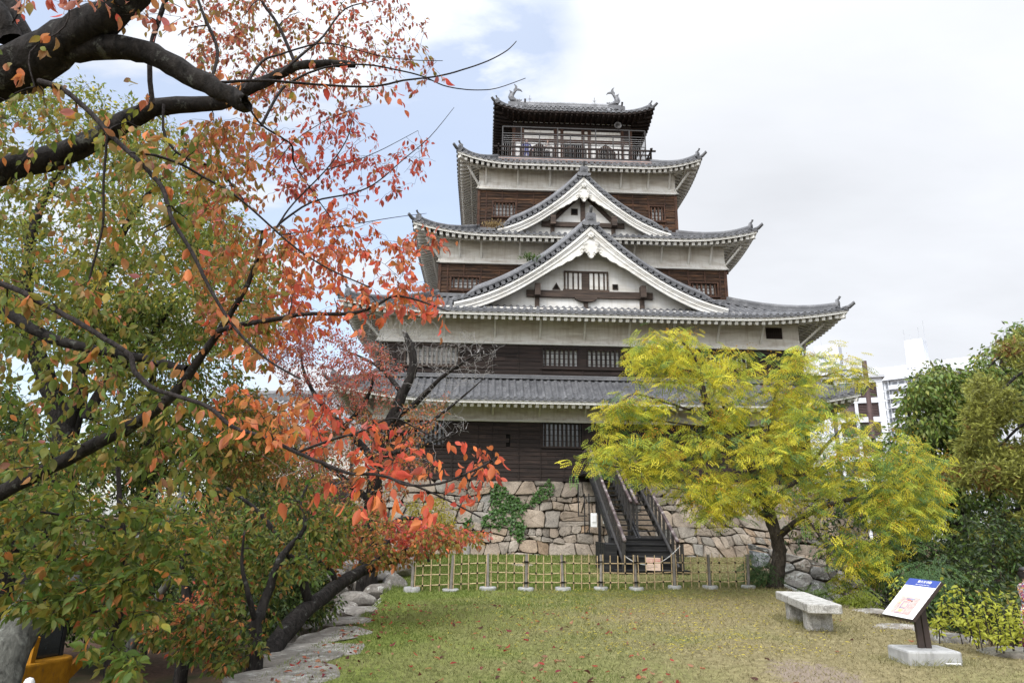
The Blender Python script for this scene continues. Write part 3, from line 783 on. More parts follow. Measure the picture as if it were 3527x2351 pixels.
for s0_, s1_ in ((-2.85, -1.1), (-.9, .9), (1.1, 2.85)):
    for z0_, z1_ in ((23.26, 23.46), (23.64, 23.8)): obox(u5, S5['front'], s0_, s1_, .005, .02, z0_, z1_)
u5.build('upper_panels', M['plaster_band'], keep)
t5 = MB()
for s in (-3.45, -2.95, -1.0, -.62, .62, 1.0, 2.95, 3.45): obox(t5, S5['front'], s - .09, s + .09, 0, .06, 21.3, 23.9)
for z0_, z1_ in ((23.04, 23.22), (23.52, 23.60)): obox(t5, S5['front'], -3.5, 3.5, .005, .075, z0_, z1_)
t5.build('top_posts', M['wood_batten'], keep)
dr = MB(); obox(dr, S5['front'], -.55, .55, .0, .03, 21.32, 22.95); dr.build('doorway', M['void'], keep)
for cx_ in (-1.95, 1.95):       # bell shaped windows
    kt = MB()
    def bell(w, h): return [(-w * 1.12, 0), (-w, h * .45), (-w * .92, h * .66), (-w * .55, h * .84), (-w * .22, h * .91), (0, h), (w * .22, h * .91), (w * .55, h * .84), (w * .92, h * .66), (w, h * .45), (w * 1.12, 0)]
    kt.prism(bell(.62, 1.66), P(S5['front'], cx_, .09, 21.34), (1, 0, 0), (0, 0, 1), (0, .08, 0)); ko = kt.build('bell_window', M['wood_red'], keep)
    q = MB(); q.prism(bell(.46, 1.42), P(S5['front'], cx_, .10, 21.36), (1, 0, 0), (0, 0, 1), (0, .05, 0)); q.build('opening', M['void'], ko)
    q = MB()
    for k in range(5): obox(q, S5['front'], cx_ - .4 + k * .2 - .02, cx_ - .4 + k * .2 + .02, .10, .13, 21.36, 22.45)
    for k in range(4): obox(q, S5['front'], cx_ - .48, cx_ + .48, .10, .125, 21.5 + k * .22, 21.53 + k * .22)
    q.build('lattice', M['wood_post'], ko)
lm = MB(); lm.b2((-.3, 5.95, 22.45), (.1, 6.02, 22.75)); lm.cyl((-.1, 5.85, 22.62), (-.1, 5.85, 22.44), .10, 10, r2=.13); lm.cyl((-.1, 5.85, 22.44), (-.1, 5.85, 22.36), .06, 10)
lm.build('balcony_lamp', M['wood_red'], keep)
sp = MB(); sp.lathe([(.05, 0), (.10, .10), (.19, .16), (.22, .2), (.20, .21), (.12, .12), (.05, .06)], (0, 0, 0), 16)
spo = sp.build('loudspeaker', M['iron'], None, smooth=True); spo.parent = keep; spo.location = (2.55, 5.4, 23.75); spo.rotation_euler = (R_(90), 0, 0)

# ---- top hip-and-gable roof
ro5, ze5, zr5 = 1.15, 24.42, 27.75; vm5 = DEP / 2; run5 = vm5 - 6.1 + ro5
L5 = 3.5 + ro5; Lg5 = 3.35; tg = (L5 - Lg5) / run5
def z5(t): return ze5 + (zr5 - ze5) * conc(t)
r5 = MB(); e5 = MB(); k5s = []
for sgn, nm in ((1, 'front'), (-1, 'back')):
    sd = S5[nm]
    def fun(s, t, sd=sd):
        d = ro5 - t * run5; z = z5(t) + upturn(s, L5, .45) * (1 - np.minimum(1, t * 2)) ** 1.6
        return sd[0] + np.outer(s, sd[1]) + np.outer(d, sd[2]) + np.outer(z, ZU)
    cf = lambda s: np.where(np.abs(s) <= Lg5, 1.0, np.clip((L5 - np.abs(s)) / (L5 - Lg5) * tg, 0, 1))
    rows = tile_patch(r5, fun, L5, math.hypot(run5, zr5 - ze5), clampf=cf)
    for p in fun(np.array(rows), np.zeros(len(rows))): disc_end(r5, p + sd[2] * .05 + ZU * .035, sd[2])
    if nm == 'front':
        for sg in (-1, 1):
            k5 = MB(); k5s.append(k5)
            pts = [fun(np.array([sg * 2.85]), np.array([t]))[0] + ZU * .08 for t in np.linspace(.97, .10, 12)]
            ridge_beam(k5, pts, .26, .26); oni(k5, pts[-1] + sd[2] * .1, sd[2], .75)
            pts = [fun(np.array([sg * (L5 - t / tg * (L5 - Lg5))]), np.array([t]))[0] + ZU * .08 for t in np.linspace(tg, .0, 8)]
            k5 = MB(); k5s.append(k5); ridge_beam(k5, pts[:-1], .26, .26); dg = pts[-1] - pts[-3]; dg[2] = 0; dg /= np.linalg.norm(dg)
            oni(k5, pts[-2] + dg * .05, dg, .55)
            k5.tube([pts[-1] - dg * .2 - ZU * .06, pts[-1] + dg * .05, pts[-1] + dg * .22 + ZU * .1], [.085, .085, .07], 10)
    ss = np.linspace(-L5, L5, 40); uz = upturn(ss, L5, .45)
    def line(d, z, k, sd=sd): return sd[0] + np.outer(ss * (sd[3] + d) / (sd[3] + ro5), sd[1]) + np.outer(np.full(40, d), sd[2]) + np.outer(z + uz * k, ZU)
    e5.grid(np.array([line(0, 24.35, 0), line(ro5 - .1, ze5 - .12, 1), line(ro5 - .02, ze5 - .12, 1), line(ro5 - .02, ze5, 1)]))
    for k in range(30):
        s_ = -L5 + .2 + k * (2 * L5 - .4) / 29; u_ = float(upturn(s_, L5, .45)); d0 = max(0, abs(s_) - 3.5)
        e5.beam(P(sd, s_, d0, 24.27 - .0 * d0 + u_ * d0 / ro5), P(sd, s_, ro5 - .1, ze5 - .17 + u_), .09, .09)
for nm in ('left', 'right'):
    sd = S5[nm]; LL = sd[3] + ro5; w_ = ro5 + (3.5 - Lg5)
    def fun(s, t, sd=sd, LL=LL, w_=w_):
        d = ro5 - t * w_; z = ze5 + (z5(tg) - ze5) * t + upturn(s, LL, .45) * (1 - t) ** 1.6
        return sd[0] + np.outer(s, sd[1]) + np.outer(d, sd[2]) + np.outer(z, ZU)
    rows = tile_patch(r5, fun, LL, 1.6, clampf=lambda s, LL=LL, w_=w_: np.clip((LL - np.abs(s)) / w_, 0, 1))
    for p in fun(np.array(rows), np.zeros(len(rows))): disc_end(r5, p + sd[2] * .05 + ZU * .035, sd[2])
    ss = np.linspace(-LL, LL, 40); uz = upturn(ss, LL, .45)
    def line(d, z, k, sd=sd, LL=LL): return sd[0] + np.outer(ss * (sd[3] + d) / LL, sd[1]) + np.outer(np.full(40, d), sd[2]) + np.outer(z + uz * k, ZU)
    e5.grid(np.array([line(0, 24.35, 0), line(ro5 - .1, ze5 - .12, 1), line(ro5 - .02, ze5 - .12, 1), line(ro5 - .02, ze5, 1)]))
    for k in range(34):
        s_ = -LL + .2 + k * (2 * LL - .4) / 33; d0 = max(0, abs(s_) - sd[3]); u_ = float(upturn(s_, LL, .45))
        e5.beam(P(sd, s_, d0, 24.27 + u_ * d0 / ro5), P(sd, s_, ro5 - .1, ze5 - .17 + u_), .09, .09)
    # gable end wall
    g5 = MB(); zz_ = z5(tg); sgx = 1 if nm == 'right' else -1
    vv = np.linspace(6.1 - ro5 + tg * run5, 2 * vm5 - (6.1 - ro5 + tg * run5), 21); tt = 1 - np.abs(vv - vm5) / run5
    g5.grid(np.array([np.stack([np.full(21, sgx * (Lg5 - .2)), vv, np.full(21, zz_ - .1)], -1), np.stack([np.full(21, sgx * (Lg5 - .2)), vv, z5(tt) - .02], -1)]))
    g5.build('top_gable_wall', M['plaster'], keep)
top_roof = r5.build('roof', M['tile'], keep, smooth=True, auto=35)
e5.build('eave_rafters', M['wood_dark'], top_roof); [q.build('hip_ridge', M['tile'], top_roof, smooth=True, auto=35) for q in k5s]
rg = MB()
rg.b2((-Lg5 - .05, vm5 - .17, zr5 - .1), (Lg5 + .05, vm5 + .17, zr5 + .36))
rg.tube([(-Lg5 - .05, vm5, zr5 + .42), (Lg5 + .05, vm5, zr5 + .42)], .17, 12)
rg.b2((-Lg5 - .02, vm5 - .22, zr5 + .18), (Lg5 + .02, vm5 + .22, zr5 + .24))
for k in range(22):
    s = -Lg5 + .15 + k * (2 * Lg5 - .3) / 21; disc_end(rg, (s, vm5 - .26, zr5 + .12), (0, -1, 0), .095, .1)
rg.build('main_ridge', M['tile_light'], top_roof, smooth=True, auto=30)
# roof fish
def shachi(u, sx):
    f = MB(); b = np.array([0, 0, 0.]); vb_ = np.array([u, vm5, zr5 + .38])
    path = [(-.40, .12, .20), (-.16, .17, .25), (.10, .30, .25), (.24, .55, .22), (.22, .85, .17), (.10, 1.05, .12), (-.02, 1.22, .085), (-.06, 1.36, .05)]
    PP = np.array([(b[0] - sx * -x * 1.0, b[1], b[2] + z) for x, z, r in path]); rr = np.array([r for *_, r in path])
    t = np.linspace(0, 1, len(path)); tf = np.linspace(0, 1, 22)
    PF = np.stack([np.interp(tf, t, PP[:, i]) for i in range(3)], -1); rf = np.interp(tf, t, rr) * (1 + .06 * np.sin(tf * 60))
    f.tube(PF, rf, 12)
    X = lambda x, z: (b[0] + sx * x, b[2] + z)
    def plate(pts, th, dv=0.0): f.prism([(b[0] + sx * x, b[2] + z) for x, z in pts], (0, b[1] - th / 2 + dv, 0), (1, 0, 0), (0, 0, 1), (0, th, 0))
    plate([(-.02, 1.18), (-.20, 1.36), (-.42, 1.34), (-.58, 1.22), (-.48, 1.42), (-.26, 1.52), (-.14, 1.50), (-.20, 1.66), (-.10, 1.84), (.06, 1.96), (-.02, 1.78), (.0, 1.58), (.10, 1.40), (.08, 1.22)], .08)
    plate([(.22, 1.0), (.34, 1.12), (.42, 1.36), (.30, 1.26), (.18, 1.20)], .06)
    for k in range(7):
        z = .45 + k * .1; x = .24 + .22 - abs(k - 1.5) * .035; plate([(x - .05, z), (x + .08, z + .10), (x - .04, z + .08)], .05)
    for sv in (-1, 1): plate([(-.05, .2), (.25, .18), (.42, .42), (.28, .40), (.3, .56), (.14, .44), (.08, .52)], .05, sv * .24)
    plate([(-.62, .10), (-.50, .24), (-.30, .26), (-.3, .08), (-.48, .02)], .24)
    plate([(-.5, .30), (-.56, .42), (-.42, .38), (-.36, .48), (-.26, .36), (-.2, .28)], .12)
    f.b2((b[0] - .5, b[1] - .22, b[2] - .35), (b[0] + .5, b[1] + .22, b[2] + .05))
    o = f.build('roof_fish', M['tile'], top_roof, smooth=True, auto=35); o.location = vb_; o.scale = (.86, 1.0, .76); return o
shachi(-3.3, -1); shachi(3.3, 1)
for u in (-2.3, 2.0):
    q = MB(); q.cyl((u, vm5, zr5 + .5), (u, vm5, zr5 + 1.05), .015, 6); q.cyl((u - .12, vm5, zr5 + .85), (u + .12, vm5, zr5 + .7), .008, 5); q.cyl((u + .12, vm5, zr5 + .85), (u - .12, vm5, zr5 + .7), .008, 5)
    q.build('lightning_rod', M['iron'], top_roof)
# ================================================================== TERRAIN
def edge_l(y): return float(np.interp(y, [-6, 7, 11, 15, 18, 22, 28, 60], [-2.7, -2.62, -2.5, -2.65, -3.2, -4.3, -6.0, -9.0]))
def edge_r(y): return float(np.interp(y, [-6, 8, 10, 13, 16, 19, 22, 28, 60], [6.9, 6.95, 6.9, 6.9, 6.75, 7.1, 7.8, 10.5, 11.0]))
def lawn_mat():
    m = MatB('mown_lawn', 0.95, 0.1)
    f = m.noise(m.co(), 0.45, 6, 0.6); g = m.noise(m.co(), 9, 8, 0.7); h = m.noise(m.co((1, 1, 1)), 60, 4)
    # greener to the left and beyond the fence, drier straw colour on the right
    sx = m.node("ShaderNodeSeparateXYZ"); m.L.new(m.co(), sx.inputs[0])
    mr = m.node("ShaderNodeMapRange"); m.L.new(sx.outputs['X'], mr.inputs[0]); mr.inputs[1].default_value = -2.2; mr.inputs[2].default_value = 3.2
    my = m.node("ShaderNodeMapRange"); m.L.new(sx.outputs['Y'], my.inputs[0]); my.inputs[1].default_value = 14.5; my.inputs[2].default_value = 17.0; my.inputs[3].default_value = 0; my.inputs[4].default_value = -0.55
    ad = m.node("ShaderNodeMath", operation='ADD'); m.L.new(mr.outputs[0], ad.inputs[0]); m.L.new(my.outputs[0], ad.inputs[1])
    a2 = m.node("ShaderNodeMath", operation='MULTIPLY_ADD'); m.L.new(f, a2.inputs[0]); a2.inputs[1].default_value = 1.5; a2.inputs[2].default_value = -0.76
    a2 = m.node("ShaderNodeMath", operation='ADD', use_clamp=False) if False else a2; a3 = m.node("ShaderNodeMath", operation='ADD', use_clamp=True); m.L.new(ad.outputs[0], a3.inputs[0]); m.L.new(a2.outputs[0], a3.inputs[1])
    green = m.ramp(g, [(0.3, (.065, .085, .02)), (0.55, (.14, .168, .038)), (0.75, (.225, .24, .068))])
    dry = m.ramp(g, [(0.3, (.10, .085, .042)), (0.55, (.21, .178, .092)), (0.75, (.31, .27, .15))])
    c = m.mix(a3.outputs[0], green, dry)
    bare = m.ramp(m.noise(m.co((1, 1, 1), (3.1, .4, 0)), 0.8, 4), [(0.66, 0.0), (0.74, 0.8)])
    c = m.mix(bare, c, (.22, .175, .125))
    # bare worn patch
    vd = m.node("ShaderNodeVectorMath", operation='DISTANCE'); m.L.new(m.co((1, .55, 1)), vd.inputs[0]); vd.inputs[1].default_value = (3.35, 8.0 * .55, 0)
    sm = m.node("ShaderNodeMath", operation='ADD'); m.L.new(vd.outputs['Value'], sm.inputs[0]); m.L.new(g, sm.inputs[1])
    pr_ = m.ramp(sm.outputs[0], [(0.86, 1.0), (1.0, 0.0)])
    c = m.mix(pr_, c, (.20, .16, .125))
    m.color(c); m.bump(m.mix(0.5, g, h), 0.6, 0.03); return m.m
M['lawn'] = lawn_mat()
rg_ = np.random.default_rng(3)
ys = np.concatenate([np.linspace(-6, 30, 90)]); G = []
for y in ys:
    row = []
    for k, t in enumerate(np.linspace(0, 1, 40)):
        x = edge_l(y) + (edge_r(y) - edge_l(y)) * t
        z = ground_z(x, y) + .02 * math.sin(x * 1.7 + y * .9) * math.cos(y * 1.1 - x) - (.10 if k in (0, 39) else 0)
        row.append((x, y, z))
    G.append(row)
lw = MB(); lw.grid(G, flip=True); lawn = lw.build('lawn', M['lawn'], smooth=True); tag(lawn, kind='structure')
def lz(x, y): return ground_z(x, y) + .02 * math.sin(x * 1.7 + y * .9) * math.cos(y * 1.1 - x)

def earth_mat():
    m = MatB('brown_earth', 0.95, 0.1); f = m.noise(m.co(), 0.35, 7, 0.6); g = m.noise(m.co(), 7, 8, 0.7)
    c = m.ramp(g, [(0.3, (.045, .026, .017)), (0.7, (.12, .07, .045))]); c = m.mix(m.ramp(f, [(0.45, 0.0), (0.62, 0.85)]), c, (.035, .038, .016))
    m.color(c); m.bump(g, 0.6, 0.05); return m.m
M['earth'] = earth_mat()
gb = MB()
xs = np.concatenate([np.linspace(-3000, -60, 5), np.linspace(-40, 40, 41), np.linspace(60, 3000, 5)])
yy = np.concatenate([np.linspace(-60, -12, 3), np.linspace(-6, 60, 45), np.linspace(80, 4000, 6)])
gb.grid([[(x, y, -3.3 + (.25 * math.sin(x * .5 + 1) * math.cos(y * .37) + .1 * math.sin(1.7 * x + y) if abs(x) < 41 and y < 61 else 0)) for x in xs] for y in yy], flip=True)
tag(gb.build('ground', M['earth'], smooth=True), kind='structure')

# ================================================================== STONEWORK
def clip_poly(poly, n, c):
    out = []
    for i in range(len(poly)):
        a, b = poly[i], poly[(i + 1) % len(poly)]; da, db = a @ n - c, b @ n - c
        if da <= 0: out.append(a)
        if da * db < 0: out.append(a + (b - a) * (da / (da - db)))
    return out
def stone_cells(region, sizes, rs, aspect=1.35):
    """irregular stone outlines filling a polygon: power diagram of mixed sizes"""
    reg = np.asarray(region, float) * [1 / aspect, 1]
    lo, hi = reg.min(0), reg.max(0); pts = []; rad = []
    area = (hi - lo).prod()
    for r, fill in sizes:
        for _ in range(int(area / (r * r) * fill * 6) + 10):
            p = lo + rs.random(2) * (hi - lo); r_ = r * (0.75 + .5 * rs.random())
            if all(np.hypot(*((p - q) * [.86, 1.12])) > .88 * (r_ + k) for q, k in zip(pts, rad)): pts.append(p); rad.append(r_)
    pts = np.array(pts); rad = np.array(rad); cells = []
    for i, p in enumerate(pts):
        poly = [q.copy() for q in reg]
        d = np.linalg.norm(pts - p, axis=1)
        for j in np.argsort(d)[1:26]:
            n = pts[j] - p; c = (pts[j] @ pts[j] - p @ p - .55 * rad[j] ** 2 + .55 * rad[i] ** 2) / 2
            poly = clip_poly(poly, n, c)
            if len(poly) < 3: break
        if len(poly) >= 3: cells.append(np.array(poly) * [aspect, 1])
    return cells
def stone_rows(x0, x1, y0, y1, rs, hmin=.36, hmax=.66):
    """blocky, roughly coursed stones with wedges filling the chipped corners"""
    ys = [y0]
    while ys[-1] < y1 - hmin * .6: ys.append(ys[-1] + hmin + (hmax - hmin) * rs.random())
    ys[-1] = y1; ph = rs.random((len(ys), 3)) * 6.28
    def yy(k, x):
        if k in (0, len(ys) - 1): return ys[k]
        return ys[k] + .075 * math.sin(x * 1.3 + ph[k][0]) + .06 * math.sin(x * 3.1 + ph[k][1]) + .035 * math.sin(x * 6.7 + ph[k][2])
    cells = []
    for k in range(len(ys) - 1):
        h = ys[k + 1] - ys[k]; x = x0; edges = [(x0, x0)]
        while x < x1 - .4:
            x += h * (.65 + 1.35 * rs.random() ** 1.3); x = min(x, x1); j = rs.normal(size=2) * h * .16
            edges.append((x + j[0], x + j[1]) if x < x1 else (x1, x1))
        if edges[-1][0] < x1 - 1e-3: edges.append((x1, x1))
        for (a0, a1), (b0, b1) in zip(edges[:-1], edges[1:]):
            sub = [(a0, a1, b0, b1, 0.0, 1.0)]
            if h > .5 and rs.random() < .22: q = .35 + .3 * rs.random(); sub = [(a0, a0 + (a1 - a0) * q, b0, b0 + (b1 - b0) * q, 0, q), (a0 + (a1 - a0) * q, a1, b0 + (b1 - b0) * q, b1, q, 1)]
            for (l0, l1, r0, r1, q0, q1) in sub:
                Y = lambda q, x: yy(k, x) * (1 - q) + yy(k + 1, x) * q
                C4 = [np.array((l0, Y(q0, l0))), np.array((r0, Y(q0, r0))), np.array((r1, Y(q1, r1))), np.array((l1, Y(q1, l1)))]
                poly = []
                for i in range(4):
                    p, nx, pv = C4[i], C4[(i + 1) % 4], C4[i - 1]
                    c = rs.random(); cut = (.10 + .20 * rs.random()) * min(np.hypot(*(nx - p)), np.hypot(*(pv - p))) if c < .5 else .02
                    u, w = (pv - p) / (np.hypot(*(pv - p)) + 1e-6), (nx - p) / (np.hypot(*(nx - p)) + 1e-6)
                    A_, B_ = p + u * cut, p + w * cut
                    if c < .30 and cut > .07: cells.append(np.array([p, B_ - w * .01, A_ - u * .01]))
                    poly += [A_, B_]
                cells.append(np.array(poly))
    return cells
def stone_mesh(mb, cells, F, rs, depth=.22, bulge=.065, gap=.004, grey=0.5):
    """F(x,y,d) -> 3D point, d outwards"""
    for c in cells:
        cen = c.mean(0); ext = np.ptp(c, axis=0).min()
        if ext < .05: continue
        q = []
        for i in range(len(c)):      # chip the corners and roughen the edges
            a, b = c[i], c[(i + 1) % len(c)]; L_ = np.hypot(*(b - a))
            if L_ < .02: q.append((a + b) / 2); continue
            k = min(.28, .035 / L_); q += [a + (b - a) * k, a + (b - a) * .5 + rs.normal(size=2) * .008, b - (b - a) * k]
        q = np.array(q); dirs = q - cen; ln = np.linalg.norm(dirs, axis=1)[:, None]
        q0 = q - dirs / (ln + 1e-6) * gap * (1 + rs.random((len(q), 1)))
        tilt = rs.normal(size=2) * .17; pro = rs.normal() * .035; bu = min(bulge, ext * .28) * (.6 + .8 * rs.random())
        n = len(q)
        rings = [(1.0, -depth), (1.0, -.02), (.95, bu * .7), (.74, bu), (.35, bu * 1.04)]
        V = []
        for sc, d in rings:
            for p in q0:
                xy = cen + (p - cen) * sc; dd = d + pro + (xy - cen) @ tilt * (d > -.1) + rs.normal() * .010 * (d > 0)
                V.append(F(xy[0], xy[1], dd))
        V.append(F(cen[0], cen[1], bu * 1.05 + pro))
        Fc = [[r*n+j, r*n+(j+1) % n, (r+1)*n+(j+1) % n, (r+1)*n+j] for r in range(4) for j in range(n)] + [[4*n+j, 4*n+(j+1) % n, 5*n] for j in range(n)]
        v = np.clip(.5 + rs.normal() * .09, .28, .72); w = rs.normal() * .035
        mb.add(np.array(V), Fc, 0, (v + w, v, v - w))
rs = np.random.default_rng(11)
base = empty('stone_rampart', (3.6, 29.8, 0), YAW, 'tall battered base of fitted warm granite boulders under the keep', 'stone wall')
def batter(z): 
    t = np.clip((3.2 - z) / 3.0, 0, 2.0); return 1.15 * t + .25 * t * t
st = MB()
cells = stone_rows(-9.7, 10.3, -.55, 3.2, rs, .28, .64)
stone_mesh(st, cells, lambda x, z, d: (x * (1 + .98 * batter(z) / 10), -batter(z) - d - .02, z), rs)
st.build('front_stones', M['stone'], base, smooth=True, auto=38)
for nm, sg in (('right', 1), ('left', -1)):
    st = MB(); cells = stone_rows(0, 14, -3.4, 3.2, rs, .45, .8)
    stone_mesh(st, cells, lambda y, z, d, sg=sg: (sg * (9.58 * (1 + .12 * batter(z) / 10) + batter(z) * .88 + d), y - batter(z) * (1 - y / 14) - .05, z), rs)
    st.build('flank_stones', M['stone'], base, smooth=True, auto=38)
bk = MB()
zs = np.linspace(-3.6, 3.2, 14); 
ring = lambda z, q: [(-9.5 - batter(z) + q, -batter(z) + q, z), (9.5 + batter(z) - q, -batter(z) + q, z), (9.5 + batter(z) - q, 20, z), (-9.5 - batter(z) + q, 20, z), (-9.5 - batter(z) + q, -batter(z) + q, z)]
bk.grid([ring(z, .16) for z in zs], flip=True); bk.add(np.array(ring(3.19, .16))[:4], [[0, 1, 2, 3]])
bk.build('backing_earth', M['stone_dark'], base)
# ruined rubble wall right of the yellow tree, at the terrace corner
rub = empty('ruined_wall', (0, 0, 0), 0, 'broken rubble wall of grey lichened stones sloping down behind the yellow tree', 'stone wall')
st = MB()
cells = stone_cells([(7.3, -1.9), (11.4, -1.9), (11.0, -.75), (9.9, .2), (8.8, .62), (7.3, 1.0)], [(.36, .6), (.22, .9), (.11, 1.2)], rs)
stone_mesh(st, cells, lambda x, z, d: (x, 20.6 - .22 * (x - 6.3) + .42 * (z + 1.9) - d, z), rs, bulge=.11, gap=.009)
st.build('stones', M['stone_grey'], rub, smooth=True, auto=38)
bk = MB(); bk.prism([(8.3, -2.6), (11.3, -2.6), (10.9, -.9), (9.8, .05), (8.8, .3), (8.3, .3)], (0, 0, 0), (1, -.22, 0), (0, .42, 1), (0, 1.5, 0)); bo_ = bk.build('backing_earth', M['stone_dark'], rub)
bo_.location = (0, 20.6 + .22 * 6.3 + .42 * 1.9 + .06, 0)

# retaining faces of the terrace
for nm, fx, sg in (('left', edge_l, -1), ('right', edge_r, 1)):
    st = MB(); L_ = 34
    cells = stone_cells([(-5, -2.9), (29, -2.9), (29, -.08), (-5, -.08)], [(.55, .6), (.36, .8), (.2, .5)], rs)
    stone_mesh(st, cells, lambda y, z, d, fx=fx, sg=sg: (fx(y) + sg * (d - .12 - z * .18), y, z + ground_z(0, y)), rs)
    o = st.build('terrace_wall', M['stone_grey'], smooth=True, auto=38)
    tag(o, 'rough stone retaining wall under the %s edge of the lawn' % ('excavator side' if sg < 0 else 'weedy bench side'), 'stone wall')
    bk = MB(); bk.grid([[(fx(y) + sg * (-.16 - z * .18), y, z + ground_z(0, y)) for z in (-3.0, -.02)] for y in np.linspace(-6, 30, 30)], flip=sg > 0)
    bk.build('backing_earth', M['stone_dark'], o)

def rock(name, loc, size, seed, mat, label, group, rz=0.0, cat='stone', flat_top=0.0, parent=None):
    r = np.random.default_rng(seed); bm = bmesh.new(); bmesh.ops.create_icosphere(bm, subdivisions=4, radius=1.0)
    co = np.array([v.co[:] for v in bm.verts])
    for _ in range(16):
        n = r.normal(size=3); n /= np.linalg.norm(n); c = .62 + .3 * r.random(); d = co @ n - c
        co -= np.outer(np.maximum(d, 0) * .88, n)
    if flat_top: co[:, 2] = np.where(co[:, 2] > flat_top, flat_top + (co[:, 2] - flat_top) * .12, co[:, 2])
    ph = r.random(9) * 6
    for k, fq in enumerate((2.3, 4.1, 7.7, 13.0)):
        co *= (1 + .035 / (k + .7) * np.sin(co[:, 0] * fq + ph[k]) * np.sin(co[:, 1] * fq * 1.1 + ph[k + 1]) * np.sin(co[:, 2] * fq * 1.7 + ph[k + 2]))[:, None]
    co += r.normal(size=co.shape) * .006
    co *= np.array(size) / 2
    for v, q in zip(bm.verts, co): v.co = q
    me = bpy.data.meshes.new(name); bm.to_mesh(me); bm.free(); me.materials.append(mat)
    a = me.color_attributes.new('Col', 'FLOAT_COLOR', 'POINT'); vv = .5 + r.normal() * .07
    cc = np.ones((len(co), 4), np.float32); cc[:, :3] = (vv + .01, vv, vv - .01); a.data.foreach_set('color', cc.ravel())
    me.polygons.foreach_set('use_smooth', np.ones(len(me.polygons), bool)); me.set_sharp_from_angle(angle=R_(32))
    o = bpy.data.objects.new(name, me); C.objects.link(o); o.location = loc; o.rotation_euler = (0, 0, rz)
    return tag(o, label, cat, group)
M['stone_pale'] = stone('pale_weathered_stone', (.10, .093, .082), (.20, .188, .168), (.33, .315, .29), (.15, .13, .11), 0.3)
ordn = ['nearest the viewer', 'second from the viewer', 'third from the viewer', 'fourth from the viewer', 'fifth from the viewer', 'sixth from the viewer', 'farthest from the viewer']
for k, (px, py, w, d) in enumerate([(655, 1552, 1.15, .75), (690, 1508, .95, .55), (735, 1487, 1.1, .62), (745, 1462, .75, .42), (790, 1448, .8, .5), (800, 1424, .62, .4), (835, 1398, .55, .5)]):
    p = on_ground(px, py)
    rock('edge_stone', (p[0], p[1], lz(p[0], p[1]) - .035), (w * 1.3, d * 2.1, .26), 40 + k, M['stone_pale'], 'flat pale edging stone along the lawn beside the cherry trees, ' + ordn[k], 'edging stones by the cherry trees', rz=-.15 + .1 * k, flat_top=.35)
for k, (px, py, w, d, lab) in enumerate([(2322, 1500, 1.05, .75, 'large whitish rounded stone behind the information board, at the lawn edge'), (2200, 1472, .95, .5, 'grey and white split stone under the yellow weeds'), (2060, 1440, 1.0, .55, 'flat brownish slab set in the grass behind the bench end'), (2000, 1403, 1.0, .5, 'low flat stone beside the hanging yellow branch'), (2130, 1452, .7, .4, 'small reddish flat stone between board and weeds')]):
    p = on_ground(px, py)
    rock('edge_stone', (p[0], p[1], lz(p[0], p[1]) - .02), (w, d * 1.3, .34 if k < 2 else .16), 60 + k, M['stone_pale'] if k < 2 else M['stone_grey'], lab, 'edging stones by the weeds', rz=.3 * k, flat_top=.5)
p = on_ground(1200, 1298)
rock('grass_slab', (p[0], p[1], lz(p[0], p[1]) + .0), (.95, .9, .16), 70, M['stone'], 'square pinkish slab lying in the grass behind the bamboo fence', None, flat_top=.4)
# tumbled stones at the left end of the fence: one collapsed wall
tw = empty('collapsed_wall', (0, 0, 0), 0, 'collapsed heap of pale boulders left of the bamboo fence under the leaning trunk', 'stone wall')
r9 = np.random.default_rng(5)
for k, (px, py, Y, w, h) in enumerate([(925, 1300, 19.5, .9, .75), (880, 1322, 18.0, 1.1, .55), (905, 1345, 17.2, .9, .8), (865, 1352, 16.6, .85, .45), (838, 1338, 17.4, .8, .7), (820, 1372, 15.6, .9, .5), (790, 1392, 14.8, .8, .5), (900, 1282, 20.5, .9, .6), (855, 1300, 19.6, .9, .6), (812, 1300, 19.6, .9, .7), (770, 1355, 16.4, .9, .7), (935, 1275, 21.5, 1.0, .7), (720, 1398, 14.6, .7, .6), (745, 1420, 13.4, .8, .5), (690, 1440, 12.6, .8, .6), (660, 1470, 11.6, .6, .6), (640, 1490, 10.8, .7, .6), (775, 1320, 18.5, .7, .6)]):
    p = at(px, py, Y); o = rock('boulder', p - ZU * .04, (w * .92, w * .75, h * .85), 90 + k, M['stone_pale' if k % 3 else 'stone_grey'], None, None, rz=k * 1.3); o.parent = tw
    if 'category' in o: del o['category']

# ================================================================== STAIRCASE
stair = empty('staircase', (3.6, 29.8, 0), YAW, 'black timber stair climbing the stone base to the keep, open treads and worn handrails', 'staircase')
sb = MB(); vb0 = -8.75
for k in range(6):
    w0, w1 = (-.78, 1.42) if k == 0 else (-.62, 1.25)
    v0 = vb0 + k * .31; sb.b2((w0, v0 - (.06 if k == 0 else 0), -.1), (w1, -6.7, .04 + .175 * (k + 1) - (.0)))
    sb.b2((w0 - .01, v0 - .03 - (.06 if k == 0 else 0), .175 * (k + 1) - .0), (w1 + .01, v0 + .05, .042 + .175 * (k + 1)))
sb.build('lower_steps', M['wood_black'], stair)
sw = MB(); sw.b2((-1.0, vb0 + .35, -.1), (-.66, -6.6, .92)); 
for k in range(5): sw.b2((-1.03, vb0 + .4 + k * .36, -.1), (-.99, vb0 + .66 + k * .36, .95))
sw.build('side_planking', M['wood_black'], stair)
def sz(v): return .18 + (v - vb0) * .505      # nosing line
v_top = -2.2
tr = 0
vv = vb0 + 6 * .31
while vv < v_top:
    for u0, u1 in ((-.50, .28), (.36, 1.14)):
        t = MB(); t.b2((u0, vv, sz(vv) - .02), (u1, vv + .24, sz(vv) + .025)); t.build('tread', M['wood_black'], stair)
    vv += .345
